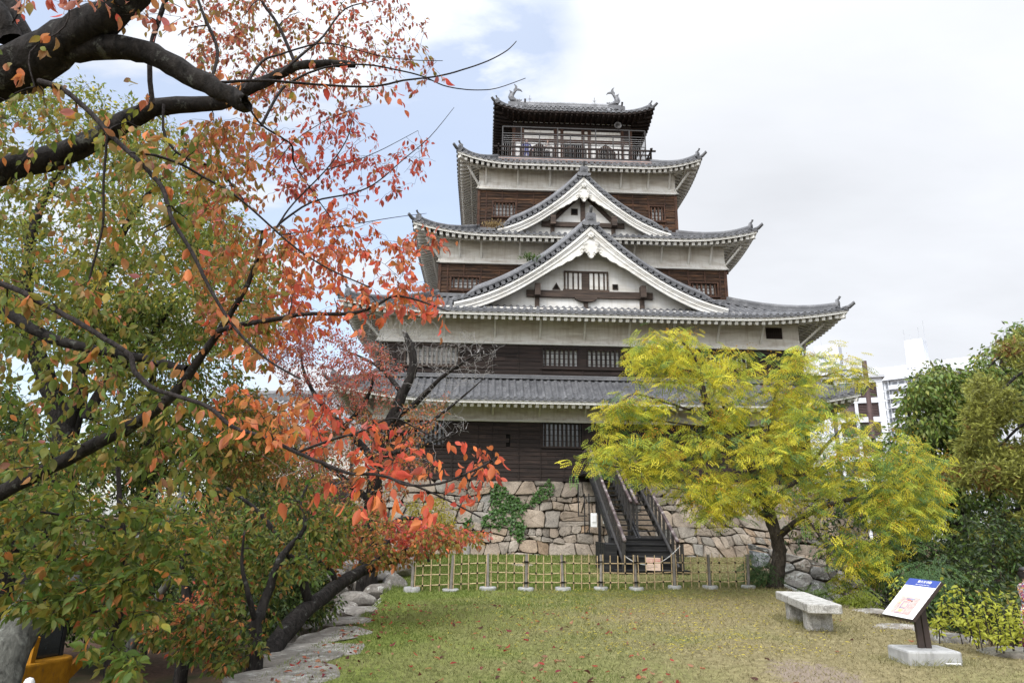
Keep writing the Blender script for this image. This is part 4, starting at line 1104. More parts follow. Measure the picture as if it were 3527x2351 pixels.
for u in (-.52, .27, .37, 1.16):
    t = MB(); t.beam((u, vb0 + 1.6, sz(vb0 + 1.6) - .14), (u, v_top, sz(v_top) - .14), .055, .26); t.build('stringer', M['wood_black'], stair)
ld = MB(); ld.b2((-.75, v_top, sz(v_top) - .08), (1.4, -.02, sz(v_top) + .02)); 
for u in (.0, 1.2):
    for v in (-1.2, -.6): ld.b2((u - .05, v - .05, .6), (u + .05, v + .05, sz(v_top) - .08))
ld.build('landing', M['wood_black'], stair)
M['handrail'] = wood('worn_purple_brown_rail', (.035, .024, .024), (.085, .06, .058), (.42, .38, .36), 1.6, 1.6, 0.5)
for u, va in ((-.47, vb0 + .05), (.24, vb0 + 2.4), (.42, vb0 + 2.3), (1.11, vb0)):
    t = MB(); t.beam((u, va, sz(va) + .82), (u, v_top + .2, sz(v_top + .2) + .82), .09, .085); t.beam((u, v_top + .2, sz(v_top + .2) + .82), (u, -.1, sz(v_top + .2) + .82), .09, .085); ho = t.build('handrail', M['handrail'], stair, bevel=.015)
    v = va + .1
    while v < v_top + .2:
        q = MB(); q.b2((u - .035, v - .035, sz(v) - .16), (u + .035, v + .035, sz(v) + .79)); q.cyl((u, v, sz(v) + .50), (u, v, sz(v) + .53), .055, 8); q.build('baluster', M['iron'], stair); v += .5
    t = MB(); t.cyl((u - .07, va - .25, sz(va) + .12), (u - .07, v_top, sz(v_top) + .30), .045, 8)
    if u in (-.47, 1.11): t.build('lower_pipe', M['iron'], stair)
for u in (-.55, 1.19):
    q = MB(); q.b2((u - .045, vb0 - .12, .0), (u + .045, vb0 - .03, sz(vb0) + .78)); q.build('newel_post', M['iron'], stair)
bx = MB(); bx.box((0, 0, 0), (.22, .18, .50)); bx.box((0, -.10, .05), (.16, .03, .26)); 
for k, (u, v, z) in enumerate(((-.1, -3.4, 1.75), (-.60, -3.6, 1.62))):
    o = bx.build('meter_box', M['white_metal'], None, bevel=.01) if k == 0 else o1.copy()
    if k == 0: o1 = o
    else: C.objects.link(o)
    pt = Matrix.Rotation(YAW, 3, 'Z') @ Vector((u, v, z)); o.location = (3.6 + pt.x, 29.8 + pt.y, pt.z); o.rotation_euler = (0, 0, YAW)
    tag(o, ['white meter box under the open treads of the stair', 'white meter box mounted against the boulders left of the stair'][k], 'meter box')
fr = MB()
for a, b in (((-.85, -3.0, 1.1), (-.85, -3.0, 2.6)), ((-.68, -3.0, 1.1), (-.68, -3.0, 2.6)), ((-.98, -2.2, 1.75), (-.98, -2.2, 3.0)), ((-.98, -2.2, 1.78), (-.68, -2.4, 1.78)), ((-.85, -3.0, 1.12), (-.55, -3.0, 1.12))): fr.beam(a, b, .04, .04)
fr.build('side_frame', M['wood_black'], stair)

def kf(u, v, z):
    q = Matrix.Rotation(YAW, 3, 'Z') @ Vector((u, v, z)); return np.array([3.6 + q.x, 29.8 + q.y, q.z])
# chain across the foot of the stair
ch = MB(); a = kf(-.5, vb0 - .1, .60); b = kf(1.12, vb0 - .1, .90)
N_ = 70
for k in range(N_):
    t = k / (N_ - 1); p = a + (b - a) * t; p = p - ZU * .36 * (1 - (2 * t - 1) ** 2) * (1 if t < .55 else 1.0)
    th = np.linspace(0, 2 * math.pi, 9); e = (b - a) / np.linalg.norm(b - a); o_ = ZU if k % 2 else np.array([0, 1.0, 0])
    ch.tube([p + e * .017 * math.cos(q) + o_ * .009 * math.sin(q) for q in th], .0035, 4, cap=False)
c0 = kf(.62, vb0 - .1, .40)
tag(ch.build('barrier_chain', M['white_metal']), 'thin white chain hung across the foot of the black stair', 'chain')

def text_obj(name, body, size, mat, M4, parent=None, ext=0.0008, align='CENTER', sp=1.0):
    cu_ = bpy.data.curves.new(name, 'FONT'); cu_.body = body; cu_.size = size; cu_.align_x = align; cu_.align_y = 'CENTER'; cu_.extrude = ext; cu_.resolution_u = 2; cu_.space_line = sp
    t = bpy.data.objects.new(name + '_tmp', cu_); C.objects.link(t)
    bpy.context.view_layer.update()
    dg_ = bpy.context.evaluated_depsgraph_get(); me = bpy.data.meshes.new_from_object(t.evaluated_get(dg_))
    bpy.data.objects.remove(t); me.name = name; me.materials.clear(); me.materials.append(mat); me.transform(M4)
    o = bpy.data.objects.new(name, me); C.objects.link(o)
    if parent: o.parent = parent
    return o
M['ink_red'] = flat('red_ink', (.50, .05, .05), 0.6, 0.2, 0.0)
M['ink_black'] = flat('black_ink', (.03, .03, .03), 0.6, 0.2, 0.0)
M['ink_grey'] = flat('grey_ink', (.35, .35, .36), 0.6, 0.2, 0.0)
M['ink_white'] = flat('white_ink', (.8, .8, .82), 0.5, 0.2, 0.0)
M['board_pink'] = flat('pale_pink_board', (.66, .50, .42), 0.5, 0.3, 0.03)
M['board_white'] = flat('white_enamel_board', (.82, .83, .86), 0.35, 0.4, 0.02)
M['board_blue'] = flat('blue_enamel', (.035, .065, .27), 0.4, 0.4, 0.05)
nb_ = MB(); nb_.box((0, 0, 0), (.43, .012, .36)); nt_o = nb_.build('notice_board', M['board_pink'])
pc = kf(.30, vb0 - .16, .40); nt_o.location = pc; nt_o.rotation_euler = (R_(-4), R_(2), YAW)
tag(nt_o, 'small pinkish notice with red and black writing hung on the stair chain', 'sign')
RX = Matrix.Rotation(R_(90), 4, 'X')
text_obj('red_lettering', 'こちらは入り口ではあり\nません。天守閣の南側に\nお回りください。', .040, M['ink_red'], Matrix.Translation((-.2, -.008, .085)) @ RX, nt_o, align='LEFT', sp=1.15)
text_obj('black_lettering', 'This is not an entrance.\nPlease go around to the\nsouth side.', .034, M['ink_black'], Matrix.Translation((-.2, -.008, -.085)) @ RX, nt_o, align='LEFT', sp=1.2)

# ================================================================== BAMBOO FENCE
fpx = [947, 1036, 1121, 1208, 1293, 1380, 1461, 1549, 1630, 1718]
A_, B_ = np.array([-2.25, 16.35]), np.array([6.15, 17.95]); fdir = (B_ - A_) / np.linalg.norm(B_ - A_)
fpos = []
for x in fpx:
    d = ray(x, 1330); nrm = np.array([-fdir[1], fdir[0]]); t = (A_ @ nrm) / (d[:2] @ nrm); fpos.append(d[:2] * t)
fence = empty('bamboo_fence', (fpos[0][0], fpos[0][1], 0), 0, 'low open bamboo lattice fence with weathered posts crossing the lawn', 'fence')
F0 = np.array([fpos[0][0], fpos[0][1], 0])
rf = np.random.default_rng(21)
fz = [lz(*p) for p in fpos]; fz[0] -= .05; fz[1] -= .02
for k, p in enumerate(fpos):
    q = np.array([p[0], p[1], fz[k]]) - F0
    t = MB(); lean = rf.normal(size=2) * .02
    t.tube([q + [0, 0, .0], q + [lean[0] * .5, lean[1] * .5, .4], q + [lean[0], lean[1], .80]], [.038, .037, .035], 10)
    po = t.build('post', M['wood_post'], fence, smooth=True, auto=50)
    t = MB(); hh = .15 if k == 0 else .07; fr0 = rf.uniform(.9, 1.08); t.lathe([(.18 * fr0, -.12), (.185 * fr0, hh - .02), (.17 * fr0, hh), (.0, hh)], q, 18); t.build('foot', M['concrete'], po, smooth=True, auto=40)
    t = MB()
    if 2 < k < 7:
        for z in (.63, .17): 
            for dz in (0, .018): t.tube([q + [.056 * math.cos(a), .056 * math.sin(a), z + dz] for a in np.linspace(0, 6.28, 12)], .009, 5)
            t.beam(q + [-.10, -.06, z], q + [.10, -.06, z + .01], .012, .012)
        t.build('rope', M['rope'], po)
for k in range(9):
    a, b = fpos[k], fpos[k + 1]; za, zb = fz[k], fz[k + 1]
    e = np.array([b[0] - a[0], b[1] - a[1], zb - za]); pa = np.array([a[0], a[1], za]) - F0
    npk = 5; hs = (.60, .385, .165)
    for h in hs:
        t = MB(); sag = rf.normal() * .008
        P0, P1 = pa + e * .03 + ZU * (h + rf.normal() * .008), pa + e * .97 + ZU * (h + rf.normal() * .008)
        n = 9; pts = [P0 + (P1 - P0) * i / n + ZU * sag * math.sin(math.pi * i / n) for i in range(n + 1)]
        t.tube(pts, [.0105 if i % 3 else .0125 for i in range(n + 1)], 7); t.build('rail', M['bamboo'], fence, smooth=True, auto=60)
    for j in range(npk):
        f = (j + .5) / npk if 0 < j < npk - 1 else (.075 if j == 0 else .925)
        f = [.07, .27, .48, .70, .93][j] + rf.normal() * .008
        c = pa + e * f + np.array([0, .026 * (1 if j % 2 else -1), 0]); top = .80 + rf.normal() * .022; ln_ = rf.normal() * .012
        t = MB(); n = 6; t.tube([c + [ln_ * i / n, 0, -.02 + (top + .02) * i / n] for i in range(n + 1)], [.0105 + .002 * (i % 2) for i in range(n + 1)], 7)
        pk = t.build('picket', M['bamboo'], fence, smooth=True, auto=60)
        t = MB()
        for h in hs:
            c2 = pa + e * f + ZU * h
            t.box(c2, (.036, .062, .034), Matrix.Rotation(.8, 3, 'Y'))
        t.build('rope', M['rope'], pk)

# ================================================================== STONE BENCH
bench = empty('stone_bench', (4.93, 12.0, 0), -math.atan2(.26, 2.0), 'backless granite bench with a thick rough slab on two block legs', 'bench')
t = MB(); hw_, hl_ = .255, 1.02
pts = [(-hw_, -hl_ + .03), (-hw_ + .04, -hl_ - .01), (hw_ - .02, -hl_), (hw_, -hl_ + .05), (hw_, hl_ - .03), (hw_ - .03, hl_), (-hw_ + .02, hl_), (-hw_, hl_ - .04)]
t.prism(pts, (0, 0, .285), (1, 0, 0), (0, 1, 0), (0, 0, .135)); so_ = t.build('seat', M['granite'], bench, bevel=.018)
for y in (-.55, .52):
    t = MB(); t.box((0, y, .12), (.38, .24, .335)); t.build('leg', M['granite'], bench, bevel=.012)

# ================================================================== INFORMATION BOARD
info = empty('information_board', (5.05, 8.95, 0), 0, 'slanted white information board with a blue heading on a dark post', 'sign')
t = MB(); t.box((0, 0, .06), (.64, .48, .20)); fo = t.build('foot', M['concrete'], info, bevel=.025)
t = MB(); t.tube([(.10, -.262, .035), (.10, -.275, .035), (.26, -.275, .035), (.26, -.262, .035)], .009, 6); t.build('lifting_handle', M['white_metal'], fo)
for sx in (-.042, .042):
    t = MB(); t.beam((.02 + sx, .0, .15), (.0 + sx, .0, .70), .07, .05, up=(0, 1, 0)); t.build('post', M['board_post'], info, bevel=.006)
ca, ct = R_(80.3), R_(43.0)
e = Vector((math.cos(ca), -math.sin(ca), 0)); u_ = Vector((math.sin(ca) * math.cos(ct), math.cos(ca) * math.cos(ct), math.sin(ct))); nrm = e.cross(u_)
PM = Matrix.Identity(4)
for i in range(3): PM[i][0], PM[i][1], PM[i][2] = e[i], u_[i], nrm[i]
PM = Matrix.Translation((5.009 - 5.05, 9.0 - 8.95, .722)) @ PM
pan = MB(); pan.box((0, 0, -.022), (.524, .63, .044)); pn = pan.build('panel', M['board_post'], info, bevel=.004); pn.matrix_local = PM
t = MB(); t.box((0, 0, .002), (.518, .624, .006)); t.build('face', M['board_white'], pn)
t = MB(); t.box((0, .255, .0065), (.518, .112, .004)); t.build('heading_band', M['board_blue'], pn)
text_obj('heading_lettering', '東小天守跡', .046, M['ink_white'], Matrix.Translation((.03, .268, .0095)), pn)
text_obj('heading_subtitle', 'Ruins of East Minor Castle Tower', .0165, M['ink_white'], Matrix.Translation((.03, .222, .0095)), pn)
t = MB(); r3 = np.random.default_rng(2)
for k in range(5):        # body copy too small to read: rows of tiny strokes
    y = .165 - k * .026; x = -.215; end = .215 if k < 4 else -.08
    while x < end:
        w = .006 + .008 * r3.random(); t.box((x + w / 2, y + r3.normal() * .001, .0062), (w, .0075, .001)); x += w + (.003 if r3.random() < .88 else .02)
x = -.12
while x < .10: t.box((x, -.292, .0062), (.008, .006, .001)); x += .012
t.build('body_copy', M['ink_grey'], pn)
M['map_pink'] = flat('pink_map_paper', (.62, .38, .32), 0.5, 0.3, 0.12, 30); M['map_blue'] = flat('grey_blue_map_ink', (.22, .23, .30), 0.5, 0.3, 0.1, 30); M['map_orange'] = flat('orange_map_ink', (.70, .40, .16), 0.5, 0.3, 0.1, 30)
mp_ = MB(); mp_.box((0, -.125, .006), (.33, .285, .002)); mo = mp_.build('map_sheet', M['map_pink'], pn)
t = MB()
def fr_(x0, x1, y0, y1, w=.006, z=.0078):
    for a, b in (((x0, y0), (x1, y0)), ((x1, y0), (x1, y1)), ((x1, y1), (x0, y1)), ((x0, y1), (x0, y0))): t.beam((*a, z), (*b, z), w, .001)
fr_(-.10, .06, -.25, -.03, .008); fr_(-.125, .085, -.262, -.012, .003); fr_(-.06, .03, -.17, -.07, .010)
t.beam((-.06, -.17, .008), (.03, -.17, .008), .016, .001); t.beam((-.06, -.18, .008), (-.06, -.09, .008), .016, .001); t.beam((-.05, -.018, .008), (.08, -.018, .008), .02, .001)
for k in range(4): t.beam((.105 + k * .016, -.26, .008), (.10 + k * .016, .01, .008), .0025, .001)
t.build('map_lines', M['map_blue'], mo)
t = MB(); t.box((-.02, -.215, .0078), (.045, .035, .0012)); t.box((-.11, -.10, .0078), (.03, .016, .0012)); t.build('map_patches', M['map_orange'], mo)
t = MB(); t.box((.0, -.035, .0079), (.05, .006, .0012)); t.box((.005, -.048, .0079), (.05, .005, .0012)); t.build('map_marks', M['ink_red'], mo)
# ================================================================== VEGETATION KIT
def in_poly(pts, poly):
    poly = np.asarray(poly, float); x, y = pts[:, 0], pts[:, 1]; c = np.zeros(len(pts), bool); j = len(poly) - 1
    for i in range(len(poly)):
        xi, yi = poly[i]; xj, yj = poly[j]
        c ^= ((yi > y) != (yj > y)) & (x < (xj - xi) * (y - yi) / (yj - yi + 1e-9) + xi); j = i
    return c
def sample_poly(poly, n, r, clump=0):
    poly = np.asarray(poly, float); lo, hi = poly.min(0), poly.max(0); out = np.zeros((0, 2))
    while len(out) < n:
        if clump and len(out):
            p = out_c[r.integers(0, len(out_c), n)] + r.normal(size=(n, 2)) * clump
        else: p = lo + r.random((n, 2)) * (hi - lo)
        p = p[in_poly(p, poly)]
        if clump and not len(out): out_c = p[:max(8, n // 14)]; out = out_c[:1]; continue
        out = np.concatenate([out, p])
    return out[:n]
def volume(poly, n, y0, y1, r, clump=0):
    """points filling a crown volume whose outline is given as seen from the viewpoint"""
    q = sample_poly(poly, n, r, clump); Y = y0 + (y1 - y0) * r.random(n)
    return np.array([at(a, b, y) for (a, b), y in zip(q, Y)]), q
def spts(L_):
    """[(px,py,Y,r)...] -> smooth 3D polyline + radii"""
    P_ = np.array([at(a, b, y) for a, b, y, _ in L_]); rr = np.array([r for *_, r in L_])
    k = len(P_); t = np.arange(k); n = max(3, (k - 1) * 4 + 1); tf = np.linspace(0, k - 1, n)
    out = np.empty((n, 3))
    for i, q in enumerate(tf):
        a = min(int(q), k - 2); u = q - a
        p0, p1, p2, p3 = P_[max(a-1, 0)], P_[a], P_[a+1], P_[min(a+2, k-1)]
        out[i] = .5 * ((2*p1) + (-p0+p2)*u + (2*p0-5*p1+4*p2-p3)*u*u + (-p0+3*p1-3*p2+p3)*u**3)
    return out, np.interp(tf, t, rr)
class Skel:
    def __init__(s, r): s.lines = []; s.N = np.zeros((0, 3)); s.R = np.zeros(0); s.r = r; s.tips = []
    def main(s, L_, keep_nodes=True):
        P_, rr = spts(L_); jit = s.r.normal(size=P_.shape) * (rr[:, None] * .07); P_ = P_ + jit
        s.lines.append((P_, rr))
        if keep_nodes: s.N = np.concatenate([s.N, P_]); s.R = np.concatenate([s.R, rr])
        return P_
    def grow(s, A, twig=.006, sag=.12, wob=.10, seg=5, minr=.0016, dens=None):
        if not len(A): return
        d = np.min(np.linalg.norm(A[:, None] - s.N[None, ::2], axis=2), axis=1) if len(A) * len(s.N) < 4e7 else np.array([np.min(np.linalg.norm(s.N - a, axis=1)) for a in A])
        cap = np.zeros((len(s.N) + len(A) * seg + 8, 3)); n = len(s.N); cap[:n] = s.N; R = np.zeros(len(cap)); R[:n] = s.R
        for i in np.argsort(d):
            a = A[i]; dd = np.linalg.norm(cap[:n] - a, axis=1); j = int(np.argmin(dd + .02 * s.r.random(n))); p = cap[j]; L_ = dd[j]
            if L_ < .02: continue
            r0 = min(R[j] * .62, twig * (.45 + L_ * .9)); r0 = max(r0, minr)
            m = p + (a - p) * .5 + s.r.normal(size=3) * wob * L_ + ZU * sag * L_
            t = np.linspace(0, 1, seg + 1)[:, None]
            Q = (1 - t) ** 2 * p + 2 * t * (1 - t) * m + t * t * a
            Q[1:-1] += s.r.normal(size=(seg - 1, 3)) * .02 * L_
            rr = np.linspace(r0, max(minr * .7, r0 * .4), seg + 1)
            s.lines.append((Q, rr)); s.tips.append(Q)
            cap[n:n+seg] = Q[1:]; R[n:n+seg] = rr[1:]; n += seg
        s.N = cap[:n].copy(); s.R = R[:n].copy()
    def mesh(s, name, mat, parent, lo=0.0, hi=9.0, sides_=(10, 6, 4, 3)):
        V = []; F = []; n0 = 0
        for P_, rr in s.lines:
            q = rr.max()
            if not (lo <= q < hi): continue
            k = 16 if q > .08 else sides_[0] if q > .05 else sides_[1] if q > .015 else sides_[2] if q > .006 else sides_[3]
            T = np.gradient(P_, axis=0); T /= np.linalg.norm(T, axis=1)[:, None] + 1e-9
            a = np.array([0, 0, 1.]) if abs(T[:, 2]).mean() < .8 else np.array([1., 0, 0])
            X = np.cross(T, a); X /= np.linalg.norm(X, axis=1)[:, None] + 1e-9; Yv = np.cross(X, T)
            ang = np.arange(k) * 2 * math.pi / k
            rad = rr[:, None] * (1 + (s.r.normal(size=(len(rr), k)) * .07 if q > .03 else 0))
            W_ = P_[:, None] + rad[..., None] * (np.cos(ang)[None, :, None] * X[:, None] + np.sin(ang)[None, :, None] * Yv[:, None])
            V.append(W_.reshape(-1, 3)); I = np.arange(len(P_) * k).reshape(-1, k) + n0
            F.append(np.stack([I[:-1], np.roll(I[:-1], -1, 1), np.roll(I[1:], -1, 1), I[1:]], -1).reshape(-1, 4)); n0 += len(P_) * k
        if V: return np_mesh(name, np.concatenate(V), np.concatenate(F), mat, parent, smooth=True)

def unit(v): return v / (np.linalg.norm(v, axis=-1, keepdims=True) + 1e-9)
T_CHERRY = (np.array([(0,0,0),(-.17,.16,.03),(-.255,.38,.055),(-.235,.58,.05),(-.13,.8,.0),(0,1.02,-.14),(.13,.8,.0),(.235,.58,.05),(.255,.38,.055),(.17,.16,.03),(0,.3,-.02),(0,.62,-.045)]),
    np.array([(0,10,1),(1,10,2),(2,10,11),(2,11,3),(3,11,4),(4,11,5),(5,11,6),(6,11,7),(7,11,8),(8,11,10),(8,10,9),(9,10,0)]))
T_SMALL = (np.array([(0,0,0),(-.23,.4,.06),(0,1,-.1),(.23,.4,.06),(0,.45,-.02)]), np.array([(0,4,1),(1,4,2),(2,4,3),(3,4,0)]))
T_NARROW = (np.array([(0,0,0),(-.15,.38,.03),(0,1,-.12),(.15,.38,.03)]), np.array([(0,2,1),(0,3,2)]))
def place(T, pos, d, nrm, size, col, grad=None, bend=None):
    """many copies of a leaf template -> arrays"""
    tv, tf = T; d = unit(d); x = unit(np.cross(d, nrm)); nz = np.cross(x, d); m = len(pos); k = len(tv)
    b = np.ones(m) if bend is None else bend
    V = pos[:, None] + size[:, None, None] * (tv[None, :, 0, None] * x[:, None] + tv[None, :, 1, None] * d[:, None] + (tv[None, :, 2] * b[:, None])[..., None] * nz[:, None])
    F = (tf[None] + (np.arange(m) * k)[:, None, None]).reshape(-1, 3)
    Cc = np.repeat(col[:, None], k, 1)
    if grad is not None: Cc = Cc * (1 - tv[None, :, 1:2]) + grad[:, None] * tv[None, :, 1:2]
    return V.reshape(-1, 3), F, Cc.reshape(-1, 3)
def merge(parts):
    V = []; F = []; Cc = []; n = 0
    for v, f, c in parts: V.append(v); F.append(f + n); Cc.append(c); n += len(v)
    return np.concatenate(V), np.concatenate(F), np.concatenate(Cc)
RED, ORG, BRO, OLV, GRN, YEL = (np.array(c) for c in ((.52, .085, .055), (.62, .20, .065), (.40, .185, .075), (.215, .20, .036), (.10, .155, .030), (.46, .38, .06)))
def pal(mix, n, r, jit=.18):
    keys = list(mix); w = np.array([mix[k] for k in keys], float); w /= w.sum(); C_ = np.array([{'r': RED, 'o': ORG, 'b': BRO, 'v': OLV, 'g': GRN, 'y': YEL, 'p': np.array([.46, .16, .14]), 'd': np.array([.024, .042, .014]), 'l': np.array([.17, .22, .045]), 'k': np.array([.17, .065, .05])}[k] for k in keys])  # 'd' is darkened to stand for canopy shade, 'k' for backlit leaves
    i = r.choice(len(keys), n, p=w); j = r.choice(len(keys), n, p=w); t = r.random((n, 1)) * .5
    return np.clip((C_[i] * (1 - t) + C_[j] * t) * (1 + r.normal(size=(n, 1)) * jit), .005, .9)
def hang_leaves(tips, per, size, mix, r, T=T_CHERRY, droop=.95, spread=.03, lo=.25, flat_=0.0):
    """leaves along the outer part of each twig, hanging from short stalks"""
    m = len(tips) * per; Q = np.repeat(np.array(tips), per, 0); k = Q.shape[1]
    t = (lo + (1 - lo) * r.random(m)) * (k - 1); i = np.minimum(t.astype(int), k - 2); f = (t - i)[:, None]
    p = Q[np.arange(m), i] * (1 - f) + Q[np.arange(m), i + 1] * f; tw = unit(Q[:, -1] - Q[:, 0])
    rd = unit(r.normal(size=(m, 3))); d = unit(tw * .45 + rd * .55 - ZU * droop * r.uniform(.3, 1.3, (m, 1)))
    pos = p + rd * spread * r.random((m, 1)) - ZU * spread * .4
    nrm = unit(r.normal(size=(m, 3)) + ZU * flat_); s = size * r.uniform(.62, 1.2, m)
    c = pal(mix, m, r); g = np.clip(c * (1 + r.normal(size=(m, 3)) * .12) + (pal(mix, m, r) - c) * .35, .005, .9)
    return place(T, pos, d, nrm, s, c, g, bend=r.uniform(.3, 2.2, m))

# ================================================================== FOREGROUND CHERRY TREE
rA = np.random.default_rng(101)
A = Skel(rA)
A.main([(-900, 1500, 4.6, .34), (-700, 900, 4.3, .27), (-420, 420, 4.0, .20), (-160, 230, 3.8, .155), (20, 165, 3.7, .150), (150, 95, 3.6, .115), (250, 35, 3.5, .095), (330, -40, 3.45, .088), (420, -160, 3.4, .09)])
A.main([(120, 110, 3.65, .088), (240, 108, 3.6, .075), (330, 118, 3.6, .068), (410, 158, 3.6, .063), (480, 195, 3.6, .058), (540, 225, 3.6, .054), (567, 240, 3.6, .052)])
A.main([(-420, 420, 4.2, .15), (-200, 440, 4.3, .12), (0, 393, 4.4, .098), (130, 358, 4.5, .085), (220, 318, 4.5, .075), (310, 268, 4.5, .07), (380, 244, 4.5, .065), (506, 236, 4.6, .054), (570, 205, 4.6, .046), (640, 172, 4.7, .039), (690, 150, 4.7, .034), (760, 146, 4.8, .029), (815, 150, 4.8, .025)])
A.main([(30, 95, 3.65, .07), (0, 40, 3.6, .06), (-40, -30, 3.6, .05)]); A.main([(60, 90, 3.7, .05), (20, 10, 3.7, .05), (0, -60, 3.7, .04)])
def br(L_, y, r0, r1=.004): 
    n = len(L_); A.main([(a, b, y if np.isscalar(y) else y[0] + (y[1] - y[0]) * i / (n - 1), r0 + (r1 - r0) * i / (n - 1)) for i, (a, b) in enumerate(L_)])
br([(89, 187), (143, 205), (208, 259), (247, 303), (298, 351), (327, 378), (372, 431), (384, 467), (399, 511), (440, 577), (476, 651), (518, 723), (560, 776), (620, 830), (690, 870)], (3.3, 3.0), 0.0165, .005)
br([(298, 351), (357, 357), (417, 378), (464, 405), (536, 446), (600, 500), (680, 570), (760, 620), (850, 660)], (3.2, 3.6), 0.0088, .004)
br([(-100, 1150), (0, 1130), (120, 1070), (230, 1015), (330, 960), (400, 905), (440, 850), (490, 780), (520, 735), (570, 650), (595, 580), (602, 530)], (4.6, 4.2), 0.0520, .008)
br([(500, 760), (560, 745), (637, 732), (694, 722), (801, 720), (855, 706), (905, 680), (960, 690), (1030, 715)], (4.2, 3.9), 0.0187, .004)
br([(-80, 630), (0, 651), (54, 672), (89, 693), (149, 723), (214, 761), (253, 785), (298, 815), (310, 854), (350, 890), (393, 905), (476, 933), (533, 979), (608, 1003), (682, 1039), (742, 1063), (801, 1086), (861, 1089), (899, 1098), (935, 1113), (1010, 1110), (1099, 1075), (1143, 1048)], (3.3, 3.1), 0.0165, .005)
br([(899, 1098), (951, 1115), (1003, 1136), (1057, 1163), (1105, 1188)], 3.15, 0.0055, .004)
br([(682, 1039), (760, 1010), (830, 990), (900, 960), (960, 985), (1020, 1020)], (3.2, 3.5), 0.0066, .003)
br([(-100, 690), (0, 711), (60, 747), (119, 776), (167, 791), (223, 803), (327, 824), (430, 850)], (4.6, 4.4), 0.0435, .03)
br([(500, 190), (600, 185), (674, 190), (749, 196), (856, 199), (927, 185), (1002, 176), (1061, 161), (1121, 140), (1165, 116), (1186, 95)], (3.6, 4.6), 0.0110, .0035)
br([(600, 290), (640, 215), (674, 185), (749, 155), (838, 149), (912, 161), (972, 176), (1017, 196), (1061, 205), (1106, 207), (1145, 202), (1207, 180)], (3.9, 4.7), 0.0099, .003)
br([(560, 205), (600, 143), (645, 125), (728, 101), (779, 104), (868, 128), (942, 138), (1017, 140)], (4.4, 4.9), 0.0110, .003)
br([(640, 172), (700, 120), (743, 83), (793, 21), (868, 0), (960, -30)], (4.6, 5.2), 0.0121, .003)
br([(680, 150), (640, 60), (600, 0), (590, -60)], (4.7, 4.6), 0.0165, .01)
br([(567, 240), (600, 286), (645, 315), (671, 336), (674, 372), (698, 411), (728, 455), (760, 500)], (3.7, 4.4), 0.0088, .004)
br([(595, 580), (640, 515), (674, 467), (749, 390), (793, 327), (808, 283), (814, 253)], (4.4, 5.0), 0.0099, .003)
br([(640, 515), (716, 464), (814, 443), (868, 417), (927, 366), (987, 315), (1043, 247)], (4.5, 5.2), 0.0083, .002)
br([(749, 390), (808, 372), (868, 348), (921, 321), (960, 300)], (4.8, 5.2), 0.0050, .002)
br([(620, 400), (674, 327), (743, 280), (790, 259), (850, 243)], (4.4, 4.9), 0.0050, .002)
br([(640, 540), (780, 520), (900, 500), (980, 490)], (4.4, 5.0), 0.0055, .002)
br([(350, 240), (345, 120), (380, 0), (400, -60)], (4.0, 3.8), 0.0165, .015); br([(480, 195), (500, 120), (470, 40), (440, -40)], (3.6, 3.8), 0.0121, .008)
br([(80, 200), (70, 120), (150, 60), (160, -20)], (3.3, 3.2), 0.0055, .006)
br([(247, 303), (238, 420), (236, 520), (205, 640)], (3.2, 3.3), 0.0077, .006)
br([(376, 240), (378, 310), (420, 360), (500, 390), (560, 460)], (4.4, 4.4), 0.0110, .006)
A1 = [([(-60, 190), (90, 210), (250, 250), (450, 300), (540, 420), (480, 640), (300, 700), (-60, 760)], 520, 3.2, 7.0, 'L1'),
      ([(-60, -60), (480, -60), (420, 100), (260, 60), (60, 40)], 50, 2.6, 4.2, 'L0'),
      ([(430, -40), (960, -40), (1000, 110), (1040, 190), (930, 230), (760, 260), (560, 270), (420, 130)], 620, 4.6, 7.8, 'UR'),
      ([(640, 290), (790, 240), (930, 300), (1010, 330), (1000, 390), (930, 440), (860, 480), (700, 500), (600, 400)], 260, 4.8, 7.0, 'SP'),
      ([(420, 260), (640, 280), (620, 460), (560, 560), (430, 500)], 260, 3.6, 6.8, 'MD'),
      ([(520, 540), (640, 510), (800, 480), (960, 520), (1080, 540), (1060, 575), (900, 610), (1000, 650), (1060, 715), (950, 735), (820, 720), (700, 800), (600, 850), (460, 800), (430, 640)], 620, 3.8, 6.8, 'RM'),
      ([(420, 860), (560, 870), (700, 880), (780, 930), (900, 960), (1000, 1010), (1150, 1020), (1190, 1050), (1130, 1110), (1120, 1190), (1080, 1190), (960, 1120), (860, 1100), (700, 1080), (560, 1020)], 190, 3.0, 4.4, 'FG'),
      ([(-60, 760), (300, 720), (440, 860), (560, 960), (590, 1050), (560, 1150), (420, 1120), (200, 1080), (-60, 1080)], 380, 3.6, 7.0, 'LL')]
allp = []; key = []
for poly, n, y0, y1, k in A1:
    p, q = volume(poly, n, y0, y1, rA, clump=70 if k in ('UR', 'RM', 'MD') else 45 if k in ('SP', 'FG') else 0); allp.append(p); key += [k] * n
for _ in range(1):
    cp = np.stack([-3.6 - 9.5 * rA.random(650), -2 + 17 * rA.random(650), 4.6 + 4.6 * rA.random(650)], -1)  # unseen crown clusters outside the frame, added to shade the lower left
    pxs = 1176 + 1568 * (cp @ RGT) / np.maximum((cp - EYE) @ FWD, .1); pys = 784 - 1568 * ((cp - EYE) @ UPV) / np.maximum((cp - EYE) @ FWD, .1)
    cp = cp[(((cp - EYE) @ FWD) < .5) | (pxs < -60) | (pys < -60)]; allp.append(cp); key += ['OUT'] * len(cp)
allp = np.concatenate(allp); key = np.array(key)
o_ = len(A.tips); A.grow(allp, twig=.010, sag=.10)
